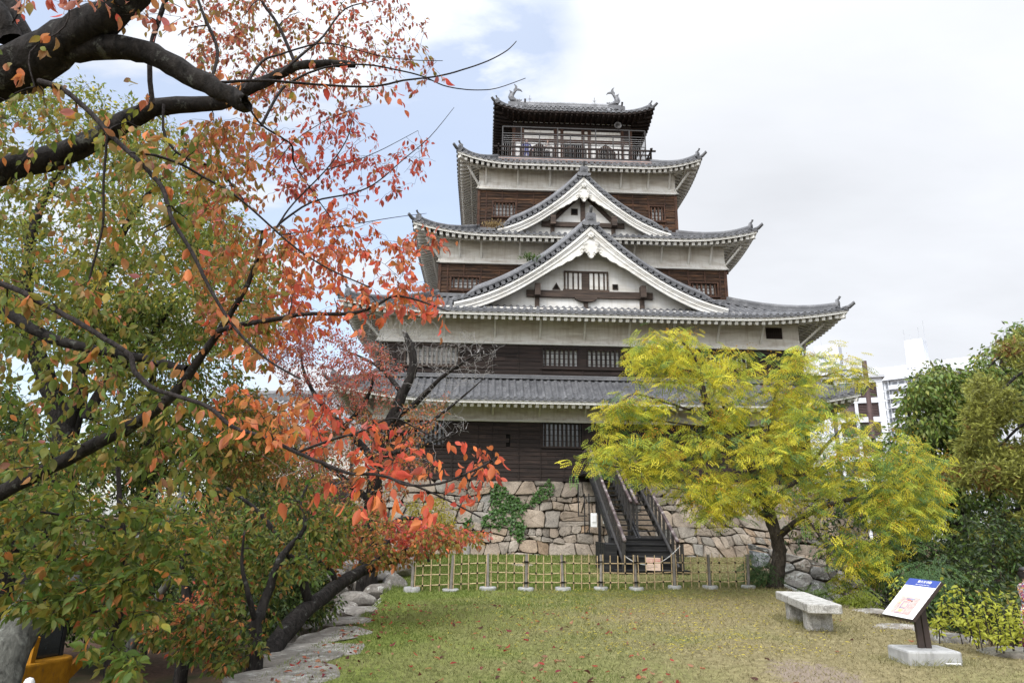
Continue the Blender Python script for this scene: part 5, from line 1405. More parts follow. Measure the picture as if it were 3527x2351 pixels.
tree_a = empty('cherry_tree', tuple(at(-900, 1500, 4.6)), 0, 'large overhanging cherry tree with thick dark limbs and green, orange and red leaves', 'tree')
def unloc(o, root):
    o.parent = root; o.matrix_parent_inverse = Matrix.Translation(root.location).inverted(); return o
unloc(A.mesh('trunk', M['bark'], None, lo=.024), tree_a); unloc(A.mesh('twigs', M['bark_twig'], None, hi=.024), tree_a)
# zone of every twig from where its tip points as seen from the lawn
tips = A.tips; zone = {}
tipend = np.array([t[-1] for t in tips]); dist = np.linalg.norm(tipend[:, None] - allp[None], axis=2).argmin(1); tk = key[dist]
ax = tipend[:, 0] / tipend[:, 1]
LV = []
def zl_(mask, per, size, mix, T=T_CHERRY, **kw):
    s_ = [t for t, m in zip(tips, mask) if m]
    if s_: LV.append(hang_leaves(s_, per, size, mix, rA, T, **kw))
zl_((tk == 'OUT'), 9, .10, dict(g=4, v=3, o=2, b=1), T=T_SMALL, spread=.2)
zl_((tk == 'L0'), 4, .066, dict(b=3, r=1.5, p=2, v=1))
zl_((tk == 'L1') & (ax < -.50), 5, .062, dict(v=5, g=4, l=2.4, y=.6, b=1.2, o=1.0, p=.3))
zl_((tk == 'L1') & (ax >= -.50), 5, .060, dict(v=4, g=3, l=1.2, b=1.4, o=1.2, p=.6, r=.3))
zl_((tk == 'MD'), 5, .058, dict(v=2.8, b=2, o=1.2, p=1, r=.6))
zl_((tk == 'UR') & (ax < -.33), 6, .054, dict(k=3, b=2.4, p=1.6, r=.8, v=1.8, o=.4))
zl_((tk == 'UR') & (ax >= -.33), 6, .052, dict(k=2.6, p=2, b=2, r=1.6, v=1.2))
zl_((tk == 'SP'), 4, .058, dict(r=4, k=1.4, p=2, b=.6))
zl_((tk == 'RM') & (ax < -.36), 5, .058, dict(o=1.7, b=2.2, r=.8, v=3.6, g=1, p=.6))
zl_((tk == 'RM') & (ax >= -.36), 6, .056, dict(o=3.0, r=2.4, b=1.6, p=1))
zl_((tk == 'FG') & (ax < -.30), 3, .056, dict(o=3, b=2, r=1.2, v=1))
zl_((tk == 'FG') & (ax >= -.30), 3, .056, dict(r=4.5, o=2.4, p=.8))
zl_((tk == 'LL') & (ax < -.45), 5, .072, dict(g=5, v=4, l=1, b=.6, o=.4, p=.3))
zl_((tk == 'LL') & (ax >= -.45), 5, .072, dict(v=4, g=3, b=1.6, o=1.2))
# big hanging leaves in clusters along the nearer main boughs
bl = [P_ for P_, rr in A.lines[:40] if .003 < rr.min() < .03]
BP = []
for P_ in bl:
    for _ in range(int(len(P_) * .7)):
        i = rA.integers(1, len(P_)); a = P_[i]; e_ = rA.normal(size=3) * .09 - ZU * .02; BP.append(np.array([a + e_ * t for t in np.linspace(0, 1, 6)]))
BP = np.array(BP); bx_ = BP[:, -1, 0] / BP[:, -1, 1]
for lo_, hi_, mix in ((-2, -.5, dict(v=3, b=2.5, o=1.5, g=2, p=.8)), (-.5, -.3, dict(o=3, b=2.5, v=1.2, r=1.4, p=.5)), (-.3, -.10, dict(r=4, o=3, p=.8, b=.6))):
    s_ = BP[(bx_ >= lo_) & (bx_ < hi_)][::2]
    if len(s_): LV.append(hang_leaves(list(s_), 4, .070, mix, rA))
v, f, c = merge(LV); unloc(np_mesh('crown', v, f, M['leaf'], None, c, smooth=True), tree_a)
nA = len(f)

# ================================================================== generic crown tree
def crown_tree(name, label, mains, polys, leafspec, barkm, seed, twig=.012, group=None, leafm='leaf', T=T_SMALL, cat='tree', thick=.03, **kw):
    r = np.random.default_rng(seed); S_ = Skel(r)
    for mline in mains: S_.main(mline)
    ap = []; kk = []
    for i, (poly, n, y0, y1, cl) in enumerate(polys):
        p, q = volume(poly, n, y0, y1, r, cl); ap.append(p); kk += [i] * n
    ap = np.concatenate(ap); kk = np.array(kk); S_.grow(ap, twig=twig, sag=kw.get('sag', .08), minr=kw.get('minr', .003))
    root = empty(name, tuple(S_.lines[0][0][0]), 0, label, cat, group)
    a = S_.mesh('trunk', M[barkm], None, lo=thick)
    if a: unloc(a, root)
    b = S_.mesh('twigs', M[kw.get('twigm', 'bark_twig')], None, hi=thick)
    if b: unloc(b, root)
    te = np.array([t[-1] for t in S_.tips]); 
    di = np.concatenate([np.linalg.norm(te[i:i+400, None] - ap[None], axis=2).argmin(1) for i in range(0, len(te), 400)]); tz = kk[di]
    out = []
    for i, (per, size, mix) in enumerate(leafspec):
        if per == 0: continue
        s_ = [t for t, z in zip(S_.tips, tz) if z == i]
        if s_: out.append(hang_leaves(s_, per, size, mix, r, T, droop=kw.get('droop', .7), spread=kw.get('spread', .25), flat_=kw.get('flat_', .3)))
    if out:
        v, f, c = merge(out); unloc(np_mesh('crown', v, f, M[leafm], None, c), root)
    return root
ground_at = lambda px, y, z: at(px, 784, y) * np.array([1, 1, 0]) + np.array([0, 0, z])
crown_tree('cherry_tree', 'leaning cherry tree growing from the collapsed wall, green leaves turning red at the tips', 
    [[(555, 1640, 8.4, .15), (588, 1544, 8.8, .135), (640, 1470, 9.3, .12), (713, 1394, 10, .108), (775, 1343, 10.8, .098), (830, 1310, 11.3, .088), (863, 1292, 11.6, .078), (890, 1240, 12, .06), (905, 1200, 12.2, .045), (960, 1190, 12.4, .03), (1040, 1230, 12.6, .012), (1110, 1245, 12.8, .006)],
     [(583, 1600, 8, .075), (586, 1520, 8, .07), (588, 1431, 8, .062), (600, 1402, 8.1, .055), (625, 1332, 8.2, .048), (645, 1281, 8.3, .042), (665, 1255, 8.4, .036), (700, 1210, 8.5, .025), (690, 1150, 8.6, .018), (720, 1090, 8.8, .01)],
     [(713, 1394, 10, .07), (690, 1310, 9.8, .05), (660, 1270, 9.6, .04), (600, 1180, 9.5, .03), (520, 1120, 9.4, .02)],
     [(863, 1292, 11.6, .07), (905, 1285, 11.8, .045), (935, 1255, 12, .02)],
     [(775, 1343, 10.8, .05), (760, 1310, 10.7, .04), (735, 1290, 10.6, .025)],
     [(588, 1431, 8, .035), (570, 1360, 7.9, .03), (556, 1300, 7.9, .02), (560, 1230, 7.9, .012)]],
    [([(480, 1180), (700, 1080), (820, 1150), (800, 1260), (720, 1330), (620, 1380), (480, 1400), (430, 1280)], 420, 8, 11.5, 40),
     ([(760, 1130), (900, 1170), (1000, 1200), (1130, 1210), (1140, 1245), (1060, 1260), (930, 1300), (820, 1310), (720, 1300)], 330, 10, 13, 35),
     ([(860, 1190), (960, 1190), (1080, 1215), (1130, 1220), (1060, 1250), (920, 1260)], 170, 11, 13, 25),
     ([(300, 1380), (520, 1370), (680, 1380), (640, 1470), (560, 1530), (450, 1540), (320, 1480)], 200, 7, 9.5, 35)],
    [(13, .08, dict(v=3.4, g=6, d=2, o=.5, b=.4, r=.2)), (10, .08, dict(o=1.3, b=1.8, r=1.0, v=2.6, g=2.6, k=.8)), (9, .085, dict(r=5, p=2, o=1)), (11, .08, dict(g=6, v=3, d=2.5, o=.5, b=.5, r=.3))], 'bark', 202, twig=.012, T=T_CHERRY, spread=.06, thick=.024)
crown_tree('cherry_tree', 'half bare cherry tree with pale grey twigs and dull red leaves before the keep',
    [[(842, 1380, 17, .26), (850, 1250, 17, .22), (858, 1120, 17, .19), (866, 1050, 17, .16), (895, 970, 17, .14), (925, 905, 17, .125), (950, 845, 17, .11), (945, 800, 17, .09), (930, 765, 17, .06)],
     [(895, 970, 17, .09), (960, 920, 16.8, .07), (1010, 870, 16.6, .05), (1060, 835, 16.4, .03), (1110, 805, 16.2, .015), (1165, 790, 16, .006)],
     [(880, 1000, 17, .08), (960, 985, 16.6, .05), (1020, 945, 16.4, .035), (1070, 905, 16.2, .02), (1110, 870, 16, .008)],
     [(866, 1050, 17, .07), (940, 1030, 16.6, .045), (1010, 1010, 16.4, .03), (1070, 985, 16.2, .012)],
     [(925, 905, 17, .07), (880, 850, 17.4, .05), (830, 820, 17.6, .03), (780, 800, 17.8, .015)],
     [(858, 1053, 17, .10), (790, 980, 17.2, .08), (740, 930, 17.4, .06), (700, 860, 17.6, .04), (690, 800, 17.8, .02)],
     [(790, 980, 17.2, .06), (840, 920, 17, .05), (860, 860, 16.8, .03)],
     [(850, 1150, 17, .09), (780, 1090, 17, .06), (700, 1040, 17, .04), (640, 1020, 17, .02)]],
    [([(840, 740), (920, 690), (1000, 735), (1090, 760), (1180, 790), (1140, 860), (1060, 900), (1110, 960), (1070, 1010), (960, 1020), (900, 900)], 820, 14.8, 18.5, 30),
     ([(620, 720), (760, 745), (850, 770), (940, 850), (900, 940), (820, 960), (700, 930), (600, 850)], 420, 15, 19, 40),
     ([(620, 930), (760, 930), (900, 950), (1040, 890), (1040, 940), (960, 1000), (1010, 1070), (920, 1140), (760, 1210), (640, 1130), (580, 1020)], 470, 14.5, 19, 40)],
    [(0, 0, {}), (16, .085, dict(r=1.4, p=2.4, b=1.8, k=2)), (16, .085, dict(b=2.6, o=1, r=.6, v=2, p=.8, k=1.6))], 'bark', 303, twig=.018, twigm='bark_grey', T=T_SMALL, spread=.16, minr=.004, thick=.035, sag=.15)
# young saplings lower left
crown_tree('sapling', 'slender dark sapling with broad green leaves rising beside the yellow digger',
    [[(245, 1640, 6.2, .05), (252, 1535, 6.2, .045), (262, 1480, 6.2, .042), (280, 1390, 6.2, .038), (288, 1300, 6.2, .032), (280, 1200, 6.2, .026), (272, 1100, 6.2, .02), (266, 1010, 6.2, .012)],
     [(284, 1350, 6.2, .02), (360, 1300, 6.1, .014), (440, 1270, 6, .008)], [(280, 1230, 6.2, .02), (180, 1190, 6, .014), (60, 1170, 5.8, .008)], [(270, 1420, 6.2, .02), (170, 1390, 6, .014), (60, 1370, 5.8, .008)]],
    [([(-60, 1120), (200, 1110), (420, 1160), (520, 1260), (420, 1330), (200, 1320), (-60, 1300)], 330, 5, 7.4, 50), ([(-60, 1320), (250, 1310), (400, 1360), (380, 1440), (200, 1440), (-60, 1420)], 190, 5, 7.2, 45), ([(60, 1440), (260, 1430), (330, 1520), (300, 1600), (220, 1600), (190, 1480)], 40, 4.6, 6.4, 30)],
    [(9, .088, dict(g=6, v=2.4, y=.5, o=.35)), (8, .088, dict(g=6, v=2, y=.5, o=.4, r=.1)), (7, .09, dict(g=6, v=2, o=.2))], 'bark_twig', 404, twig=.009, T=T_CHERRY, spread=.05, flat_=1.2, droop=.35, thick=.02)
crown_tree('sapling', 'pale grey stem of a young tree leaning right above the brown earth',
    [[(280, 1540, 9.5, .07), (310, 1460, 9.5, .062), (340, 1405, 9.5, .058), (372, 1358, 9.5, .052), (420, 1280, 9.5, .04), (450, 1200, 9.5, .03)]],
    [([(330, 1180), (520, 1160), (560, 1280), (430, 1330), (340, 1290)], 90, 8.8, 10.5, 30)], [(8, .08, dict(g=4, v=2, o=1.2, b=1))], 'bark_lichen', 405, T=T_SMALL, thick=.03)
crown_tree('sapling', 'thin mossy trunk standing on the brown earth with reddish leaves',
    [[(405, 1640, 9, .085), (414, 1560, 9, .08), (424, 1480, 9, .07), (432, 1398, 9, .062), (420, 1330, 9, .05), (400, 1260, 9, .035)]],
    [([(330, 1400), (480, 1340), (600, 1350), (560, 1420), (460, 1440), (360, 1450)], 120, 8.2, 10, 30)], [(8, .075, dict(r=2, b=3, o=1.5, v=1))], 'bark', 406, T=T_SMALL, thick=.03)
crown_tree('old_tree', 'leaning old tree with a thick lichen grey trunk standing before the digger',
    [[(-50, 1720, 8, .27), (-20, 1600, 8, .235), (20, 1490, 8.2, .21), (65, 1410, 8.4, .20), (140, 1340, 8.8, .21), (220, 1290, 9.2, .18), (310, 1255, 9.6, .12), (380, 1200, 10, .07), (420, 1130, 10.3, .04)]],
    [([(180, 1180), (420, 1060), (560, 1140), (480, 1260), (330, 1280)], 160, 9, 11.5, 40)], [(9, .085, dict(g=4, v=3, o=.8))], 'bark_lichen', 407, T=T_SMALL)
# green trees behind at the left
crown_tree('green_tree', 'tall yellowish green tree behind the big cherry limbs', 
    [[(110, 1420, 15, .32), (130, 1200, 15, .28), (150, 1060, 15, .25), (140, 960, 15, .22), (105, 860, 15, .20), (75, 790, 15, .18), (60, 640, 15, .13), (90, 480, 15, .09), (160, 360, 15, .05)],
     [(145, 1000, 15, .18), (180, 900, 15, .16), (190, 800, 15, .13), (240, 640, 15, .10), (300, 500, 15, .07), (380, 400, 15, .04)], [(190, 800, 15, .09), (330, 720, 15, .07), (430, 680, 15, .05), (480, 560, 15, .03)],
     [(200, 960, 15, .12), (250, 870, 15.2, .10), (330, 800, 15.2, .07), (400, 690, 15.2, .05)]],
    [([(-120, 180), (200, 170), (420, 250), (520, 380), (540, 560), (480, 680), (300, 720), (-120, 720)], 950, 12.5, 18, 55), ([(-120, 660), (200, 660), (420, 660), (560, 720), (520, 830), (380, 830), (120, 800), (-120, 830)], 380, 13, 18, 50), ([(380, 400), (560, 480), (660, 620), (620, 760), (500, 780), (420, 640)], 300, 13, 17, 35)],
    [(26, .125, dict(g=2, v=3, l=4, y=1.6)), (26, .125, dict(g=4, v=2.4, l=2.6)), (24, .12, dict(l=4, y=1.6, g=2))], 'bark', 505, twig=.02, T=T_SMALL, spread=.34, minr=.005)
crown_tree('green_tree', 'small leaved evergreen with a split dark trunk behind the mossy sapling', 
    [[(60, 1480, 20, .30), (90, 1250, 20, .26), (130, 1100, 20, .2), (180, 960, 20, .14), (200, 880, 20, .08)], [(110, 1150, 20, .16), (60, 1020, 20, .1), (20, 920, 20, .05)]],
    [([(-140, 860), (20, 870), (90, 900), (170, 960), (230, 1060), (200, 1200), (-140, 1250)], 420, 17, 22, 40), ([(160, 900), (260, 950), (420, 1010), (520, 1100), (460, 1240), (240, 1250)], 260, 18, 23, 40)],
    [(24, .15, dict(g=4, d=4, v=1)), (24, .15, dict(g=3, d=4, v=1))], 'bark', 506, twig=.02, spread=.36, minr=.006)
crown_tree('green_tree', 'dense olive green tree crown between the big cherry boughs and the bare tree', [[(330, 1420, 19, .28), (335, 1200, 19, .24), (340, 1050, 19, .18), (350, 900, 19, .1), (350, 780, 19, .04)]],
    [([(200, 700), (440, 690), (560, 800), (580, 960), (520, 1080), (330, 1110), (200, 1040)], 520, 16.5, 21, 50), ([(520, 860), (640, 900), (660, 1040), (560, 1120), (500, 1000)], 200, 17, 21, 40)], [(28, .15, dict(g=4, v=3, l=1.5, b=.5)), (26, .15, dict(v=3, b=2, g=3, o=.6))], 'bark', 507, twig=.02, spread=.4, minr=.006)
crown_tree('green_tree', 'shaded green tree with low boughs over the digger', [[(-20, 1500, 13, .2), (10, 1300, 13, .17), (60, 1150, 13, .12), (120, 1050, 13, .05)]],
    [([(-140, 960), (40, 970), (200, 1010), (280, 1100), (240, 1220), (-140, 1260)], 380, 11, 15, 45)], [(22, .11, dict(g=4, d=2, v=2, o=.3))], 'bark', 508, twig=.02, spread=.3, minr=.005)
wl = ['dark leafy tree filling the dip behind the digger', 'dark round crown behind the mossy sapling', 'dull green tree behind the leaning cherry trunk', 'olive crown below the small tiled roof']
for k, (px, py, w, h, Y) in enumerate([(90, 1330, 330, 230, 24), (370, 1280, 300, 240, 25), (640, 1230, 260, 250, 26), (600, 1090, 260, 200, 30)]):
    poly = [(px + w * .62 * math.cos(a) * (1 + .15 * math.sin(3 * a + k)), py + h * .62 * math.sin(a) * (1 + .12 * math.sin(4 * a + k))) for a in np.linspace(0, 6.28, 18)[:-1]]
    crown_tree('background_tree', wl[k], [[(px, py + h * .9, Y, .25), (px + 5, py + h * .3, Y, .2), (px - 5, py, Y, .12), (px, py - h * .3, Y, .05)]],
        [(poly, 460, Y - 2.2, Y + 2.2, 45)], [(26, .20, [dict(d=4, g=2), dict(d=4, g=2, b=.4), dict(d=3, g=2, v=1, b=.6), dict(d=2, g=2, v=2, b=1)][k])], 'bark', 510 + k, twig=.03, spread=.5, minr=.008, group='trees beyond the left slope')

sl = ['dark shrub crowding the foot of the leaning cherry trunk', 'deep green bush on the slope under the orange leaves', 'shaded green bush between the digger and the slim pale stem', 'dark bush behind the slender sapling with broad leaves', 'leafy dark shrub behind the forked dark stem']
for k, (px, py, w, h, Y) in enumerate([(670, 1350, 190, 140, 11.6), (520, 1400, 260, 170, 11), (330, 1390, 240, 140, 15), (420, 1300, 200, 120, 16), (610, 1250, 220, 150, 14)]):
    poly = [(px + w * .6 * math.cos(a) * (1 + .18 * math.sin(3 * a + k)), py + h * .6 * math.sin(a) * (1 + .15 * math.sin(4 * a + k))) for a in np.linspace(0, 6.28, 18)[:-1]]
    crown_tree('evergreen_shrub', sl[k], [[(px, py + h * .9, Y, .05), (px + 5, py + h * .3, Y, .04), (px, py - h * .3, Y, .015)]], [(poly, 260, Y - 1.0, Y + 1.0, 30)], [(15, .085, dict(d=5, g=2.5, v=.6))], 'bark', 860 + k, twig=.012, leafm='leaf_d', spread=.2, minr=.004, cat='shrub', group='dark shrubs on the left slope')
# ================================================================== YELLOW COMPOUND-LEAVED TREE
def compound_leaf(n_pin=6, seed=0):
    """bipinnate leaf, length 1: pairs of pinnae with lance leaflets, drooping"""
    r = np.random.default_rng(seed); V = []; F = []
    def leaflet(p, d, L_, nz):
        x = np.cross(d, nz); x /= np.linalg.norm(x) + 1e-9; b = len(V)
        V.extend([p, p + d * L_ * .45 + x * L_ * .17, p + d * L_ - nz * L_ * .15, p + d * L_ * .45 - x * L_ * .17]); F.extend([(b, b + 1, b + 2), (b, b + 2, b + 3)])
    for k in range(n_pin):
        t = .22 + .72 * k / (n_pin - 1); c = np.array([0, t, -.22 * t * t]); ln = .34 * (1 - .55 * abs(t - .42))
        for sx in (-1, 1):
            d = np.array([sx * .82, .58, -.25]); d /= np.linalg.norm(d)
            for q in range(4):
                p = c + d * ln * (q + .6) / 4 - np.array([0, 0, .10 * ((q + 1) / 4) ** 2])
                s2 = 1 if q % 2 else -1
                dd = d * .8 + np.array([-s2 * sx * .35, s2 * .55, -.35]) + r.normal(size=3) * .15; dd /= np.linalg.norm(dd)
                leaflet(p, dd, .16 * (1.1 if q == 3 else 1), np.array([0, 0, 1.]))
    d = np.array([0, 1, -.4]); d /= np.linalg.norm(d); leaflet(np.array([0, .94, -.2]), d, .2, np.array([0, 0, 1.]))
    return np.array(V), np.array(F)
CL = [compound_leaf(6, 1), compound_leaf(5, 2), compound_leaf(5, 3)]
rF = np.random.default_rng(707); Fk = Skel(rF)
Fk.main([(1778, 1362, 18.0, .27), (1780, 1340, 18.0, .205), (1786, 1300, 18.0, .175), (1790, 1262, 18.0, .165), (1777, 1215, 17.9, .15), (1764, 1168, 17.8, .14), (1745, 1110, 17.6, .135), (1712, 1050, 17.4, .115), (1660, 1000, 17.2, .10), (1631, 949, 17.0, .085), (1613, 890, 16.9, .07), (1608, 850, 16.9, .05), (1590, 810, 16.8, .035), (1545, 765, 16.7, .014)])
for L_, r0, r1 in (([(1777, 1190, 17.9), (1748, 1178, 17.6), (1736, 1150, 17.4), (1742, 1118, 17.2), (1765, 1100, 17.1), (1820, 1090, 16.9), (1900, 1100, 16.6)], .07, .02), ([(1764, 1168, 17.8), (1800, 1130, 18), (1850, 1080, 18.2), (1900, 1020, 18.4), (1960, 960, 18.6)], .10, .02), ([(1745, 1110, 17.6), (1735, 1020, 17.8), (1712, 984, 17.9), (1681, 949, 18), (1659, 931, 18.1)], .09, .03),
    ([(1735, 1040, 17.7), (1765, 975, 18.2), (1778, 930, 18.4), (1790, 887, 18.5), (1834, 856, 18.6), (1846, 825, 18.7), (1850, 790, 18.8)], .085, .02), ([(1834, 856, 18.6), (1880, 866, 18.4), (1940, 850, 18.2), (1990, 860, 18)], .03, .008), ([(1631, 956, 17), (1563, 934, 16.6), (1500, 915, 16.3), (1454, 905, 16.1), (1420, 930, 16)], .04, .008),
    ([(1645, 985, 17.1), (1580, 975, 16.6), (1500, 965, 16.2), (1440, 965, 16), (1390, 980, 15.8)], .03, .006), ([(1700, 1040, 17.3), (1620, 1050, 16.6), (1540, 1060, 16.1), (1450, 1075, 15.8), (1380, 1065, 15.5), (1330, 1060, 15.4)], .05, .006), ([(1790, 1230, 18), (1840, 1190, 17.4), (1900, 1160, 17), (1990, 1140, 16.6), (2080, 1130, 16.3)], .09, .02),
    ([(1850, 1185, 17.4), (1900, 1260, 17), (1900, 1310, 16.8), (1930, 1350, 16.5), (1990, 1380, 16.2)], .03, .008), ([(1610, 868, 16.9), (1580, 850, 16.7), (1500, 840, 16.4)], .025, .006), ([(1760, 1160, 17.8), (1700, 1150, 17), (1620, 1130, 16.4), (1540, 1120, 16)], .04, .008)):
    n = len(L_); Fk.main([(a, b, y, r0 + (r1 - r0) * i / (n - 1)) for i, (a, b, y) in enumerate(L_)])
FP = [([(1310, 1055), (1365, 1015), (1470, 985), (1560, 965), (1640, 985), (1700, 1000), (1780, 960), (1850, 930), (1900, 980), (1860, 1060), (1780, 1100), (1640, 1110), (1560, 1110), (1480, 1110), (1400, 1090)], 270, 14.6, 18.5, 45, 'y'),
      ([(1440, 870), (1430, 820), (1480, 770), (1540, 738), (1620, 770), (1690, 790), (1780, 810), (1760, 870), (1700, 890), (1640, 880), (1560, 870), (1500, 870)], 210, 15.4, 18.5, 39, 'y'),
      ([(1560, 860), (1700, 870), (1770, 950), (1640, 990), (1540, 950)], 75, 15.6, 18.5, 40, 'y'),
      ([(1350, 960), (1400, 930), (1440, 895), (1540, 930), (1480, 970), (1400, 1000)], 60, 15.2, 16.8, 30, 'y'),
      ([(1700, 900), (1780, 830), (1850, 780), (1880, 850), (1870, 900), (1840, 950), (1780, 960)], 120, 16.6, 19.5, 39, 'y'),
      ([(1840, 800), (1900, 790), (1960, 830), (2010, 870), (2000, 885), (1920, 870), (1860, 850)], 36, 17.4, 19, 27, 'y'),
      ([(1780, 960), (1900, 900), (1990, 960), (2080, 1000), (2170, 1040), (2190, 1120), (2160, 1220), (2060, 1240), (1960, 1180), (1860, 1160), (1780, 1100)], 470, 14.8, 19.5, 60, 'g'),
      ([(1640, 1090), (1760, 1090), (1880, 1130), (1900, 1230), (1850, 1250), (1820, 1200), (1740, 1150), (1680, 1190), (1600, 1180), (1560, 1120)], 150, 15, 18, 60, 'y'),
      ([(1880, 1200), (2040, 1230), (2120, 1240), (2060, 1290), (1990, 1330), (1960, 1370), (1930, 1330), (1910, 1260)], 80, 14.6, 17, 42, 'g')]
ap = []; kk = []
for poly, n, y0, y1, cl, z in FP:
    p, q = volume(poly, n, y0, y1, rF, cl); ap.append(p); kk += [z] * n
ap = np.concatenate(ap); kk = np.array(kk); Fk.grow(ap, twig=.014, sag=.06, minr=.003)
tree_f = empty('yellow_tree', tuple(at(1778, 1362, 18.0)), 0, 'spreading tree with feathery yellow green leaves and berries beside the stone bench', 'tree')
unloc(Fk.mesh('trunk', M['bark_brown'], None, lo=.03), tree_f); unloc(Fk.mesh('twigs', M['bark_twig'], None, hi=.03), tree_f)
te = np.array([t[-1] for t in Fk.tips]); tz = kk[np.concatenate([np.linalg.norm(te[i:i+300, None] - ap[None], axis=2).argmin(1) for i in range(0, len(te), 300)])]
out = []
YY, YG, GG = np.array([.52, .465, .05]), np.array([.29, .33, .045]), np.array([.10, .18, .05])
for z, mixw in (('y', (.52, .36, .12)), ('g', (.34, .40, .26))):
    s_ = [t for t, q in zip(Fk.tips, tz) if q == z]; per = 5; m = len(s_) * per
    Q = np.repeat(np.array(s_), per, 0); tt = rF.integers(2, 6, m); pos = Q[np.arange(m), np.minimum(tt, Q.shape[1] - 1)] + rF.normal(size=(m, 3)) * .13
    d = rF.normal(size=(m, 3)); d[:, 2] = -.25 + .4 * rF.normal(size=m) * .5; d = unit(d); nrm = unit(ZU[None] + rF.normal(size=(m, 3)) * .3)
    w = rF.choice(3, m, p=mixw); base_ = np.array([YY, YG, GG])[w]; col = np.clip(base_ * (1 + rF.normal(size=(m, 1)) * .28), .01, .9)
    var = rF.integers(0, 3, m); sz_ = rF.uniform(.17, .38, m)
    for k in range(3):
        q = var == k; out.append(place(CL[k], pos[q], d[q], nrm[q], sz_[q], col[q], np.clip(col[q] * 1.25, 0, .9)))
v, f, c = merge(out); unloc(np_mesh('crown', v, f, M['leaf_y'], None, c), tree_f)
# berries in loose bunches
ib = bmesh.new(); bmesh.ops.create_icosphere(ib, subdivisions=1, radius=1); iv = np.array([q.co[:] for q in ib.verts]); iff = np.array([[q.index for q in fc.verts] for fc in ib.faces]); ib.free()
nb = 420; ce = te[rF.integers(0, len(te), nb)]; bp = np.repeat(ce, 11, 0) + rF.normal(size=(nb * 11, 3)) * [.09, .09, .06] + ZU * .05; br_ = rF.uniform(.010, .016, len(bp))
v = (bp[:, None] + iv[None] * br_[:, None, None]).reshape(-1, 3); f = (iff[None] + (np.arange(len(bp)) * len(iv))[:, None, None]).reshape(-1, 3)
bc = np.repeat(np.array([.58, .36, .05]) * rF.uniform(.7, 1.2, (len(bp), 1)), len(iv), 0); unloc(np_mesh('berries', v, f, M['leaf_y'], None, bc), tree_f)

# ================================================================== DARK TREES ON THE RIGHT
crown_tree('broadleaf_tree', 'tall dark green tree with drooping glossy leaves before the apartment block',
    [[(2200, 1400, 29, .4), (2200, 1200, 29, .34), (2190, 1050, 29, .26), (2180, 950, 29, .16), (2170, 870, 29, .08)], [(2190, 1080, 29, .2), (2280, 950, 29, .16), (2300, 850, 29, .1), (2310, 770, 29, .05)], [(2195, 1100, 29, .14), (2110, 1000, 29, .1), (2080, 920, 29, .05)]],
    [([(2075, 900), (2110, 850), (2150, 825), (2200, 850), (2240, 840), (2280, 860), (2280, 1000), (2180, 1040), (2080, 990), (2060, 960)], 560, 26, 31, 36), ([(2230, 830), (2270, 780), (2290, 745), (2345, 735), (2440, 760), (2440, 1000), (2280, 1000), (2240, 900)], 330, 27, 32, 26), ([(2010, 965), (2100, 960), (2300, 1000), (2440, 1000), (2440, 1300), (2200, 1300), (2050, 1150), (2000, 1010)], 520, 26, 31, 40)],
    [(20, .25, dict(g=4, d=1, l=2.4, v=1)), (20, .25, dict(g=4, d=1, l=2.6, v=1)), (20, .25, dict(d=2, g=4, l=.8))], 'bark', 808, twig=.03, T=T_SMALL, leafm='leaf_d', spread=.5, minr=.008, droop=1.0)
def spray_T(seed=0):
    r = np.random.default_rng(seed); V = []; F = []
    for k in range(13):
        t = k / 12; p = np.array([0, .1 + .75 * t, -.15 * t * t]); 
        for sx in (-1, 1):
            d = np.array([sx * (.8 - .4 * t), .7, .12 + r.normal() * .25]); d /= np.linalg.norm(d); b = len(V); ln = .36 * (1 - .55 * t); w = np.array([0, .03, .035])
            V += [p - w, p + w, p + d * ln]; F.append((b, b + 1, b + 2))
    return np.array(V), np.array(F)
rC = np.random.default_rng(909); Ck = Skel(rC)
Ck.main([(2420, 1700, 21, .42), (2415, 1400, 21, .38), (2408, 1100, 21, .3), (2400, 850, 21, .2), (2390, 700, 21, .08)])
for y_ in (820, 880, 940, 1000, 1060, 1120, 1190, 1260):
    Ck.main([(2408, y_ - 20, 21, .06), (2350, y_ - 25, 20.6, .045), (2290, y_ + 5 * (y_ % 7), 20.2, .03), (2230 + (y_ * 37 % 60), y_ + 25, 20, .012)])
CP, _ = volume([(2300, 790), (2360, 760), (2460, 740), (2460, 1340), (2300, 1320), (2240, 1240), (2260, 1130), (2160, 1090), (2165, 1040), (2230, 1000), (2220, 900), (2260, 850)], 420, 18.6, 22.8, rC, 19)
Ck.grow(CP, twig=.016, sag=-.05, minr=.004)
tree_c = empty('cedar_tree', tuple(at(2420, 1700, 21)), 0, 'cedar with drooping yellow green and rusty needle sprays in front of the dark broadleaf tree', 'tree')
unloc(Ck.mesh('trunk', M['bark'], None, lo=.03), tree_c); unloc(Ck.mesh('twigs', M['bark_twig'], None, hi=.03), tree_c)
te = np.array(Ck.tips); per = 40; m = len(te) * per; Q = np.repeat(te, per, 0); tt = rC.integers(2, 6, m)
pos = Q[np.arange(m), np.minimum(tt, 5)] + rC.normal(size=(m, 3)) * .13; d = unit(unit(Q[:, -1] - Q[:, 0]) * .5 + rC.normal(size=(m, 3)) * .7 - ZU * .1)
w = rC.random(m); cl_ = te[:, -1]; rusty = np.repeat(rC.random(len(te)) < .10, per)
base_ = np.where(rusty[:, None], np.array([.21, .12, .04]), np.array([.25, .26, .06])); col = np.clip(base_ * rC.uniform(.55, 1.35, (m, 1)), .01, .8)
v, f, c = place(spray_T(), pos, d, unit(rC.normal(size=(m, 3)) + ZU), rC.uniform(.16, .32, m), col * .55, np.clip(col * 1.7, 0, .9)); unloc(np_mesh('crown', v, f, M['needle'], None, c), tree_c)
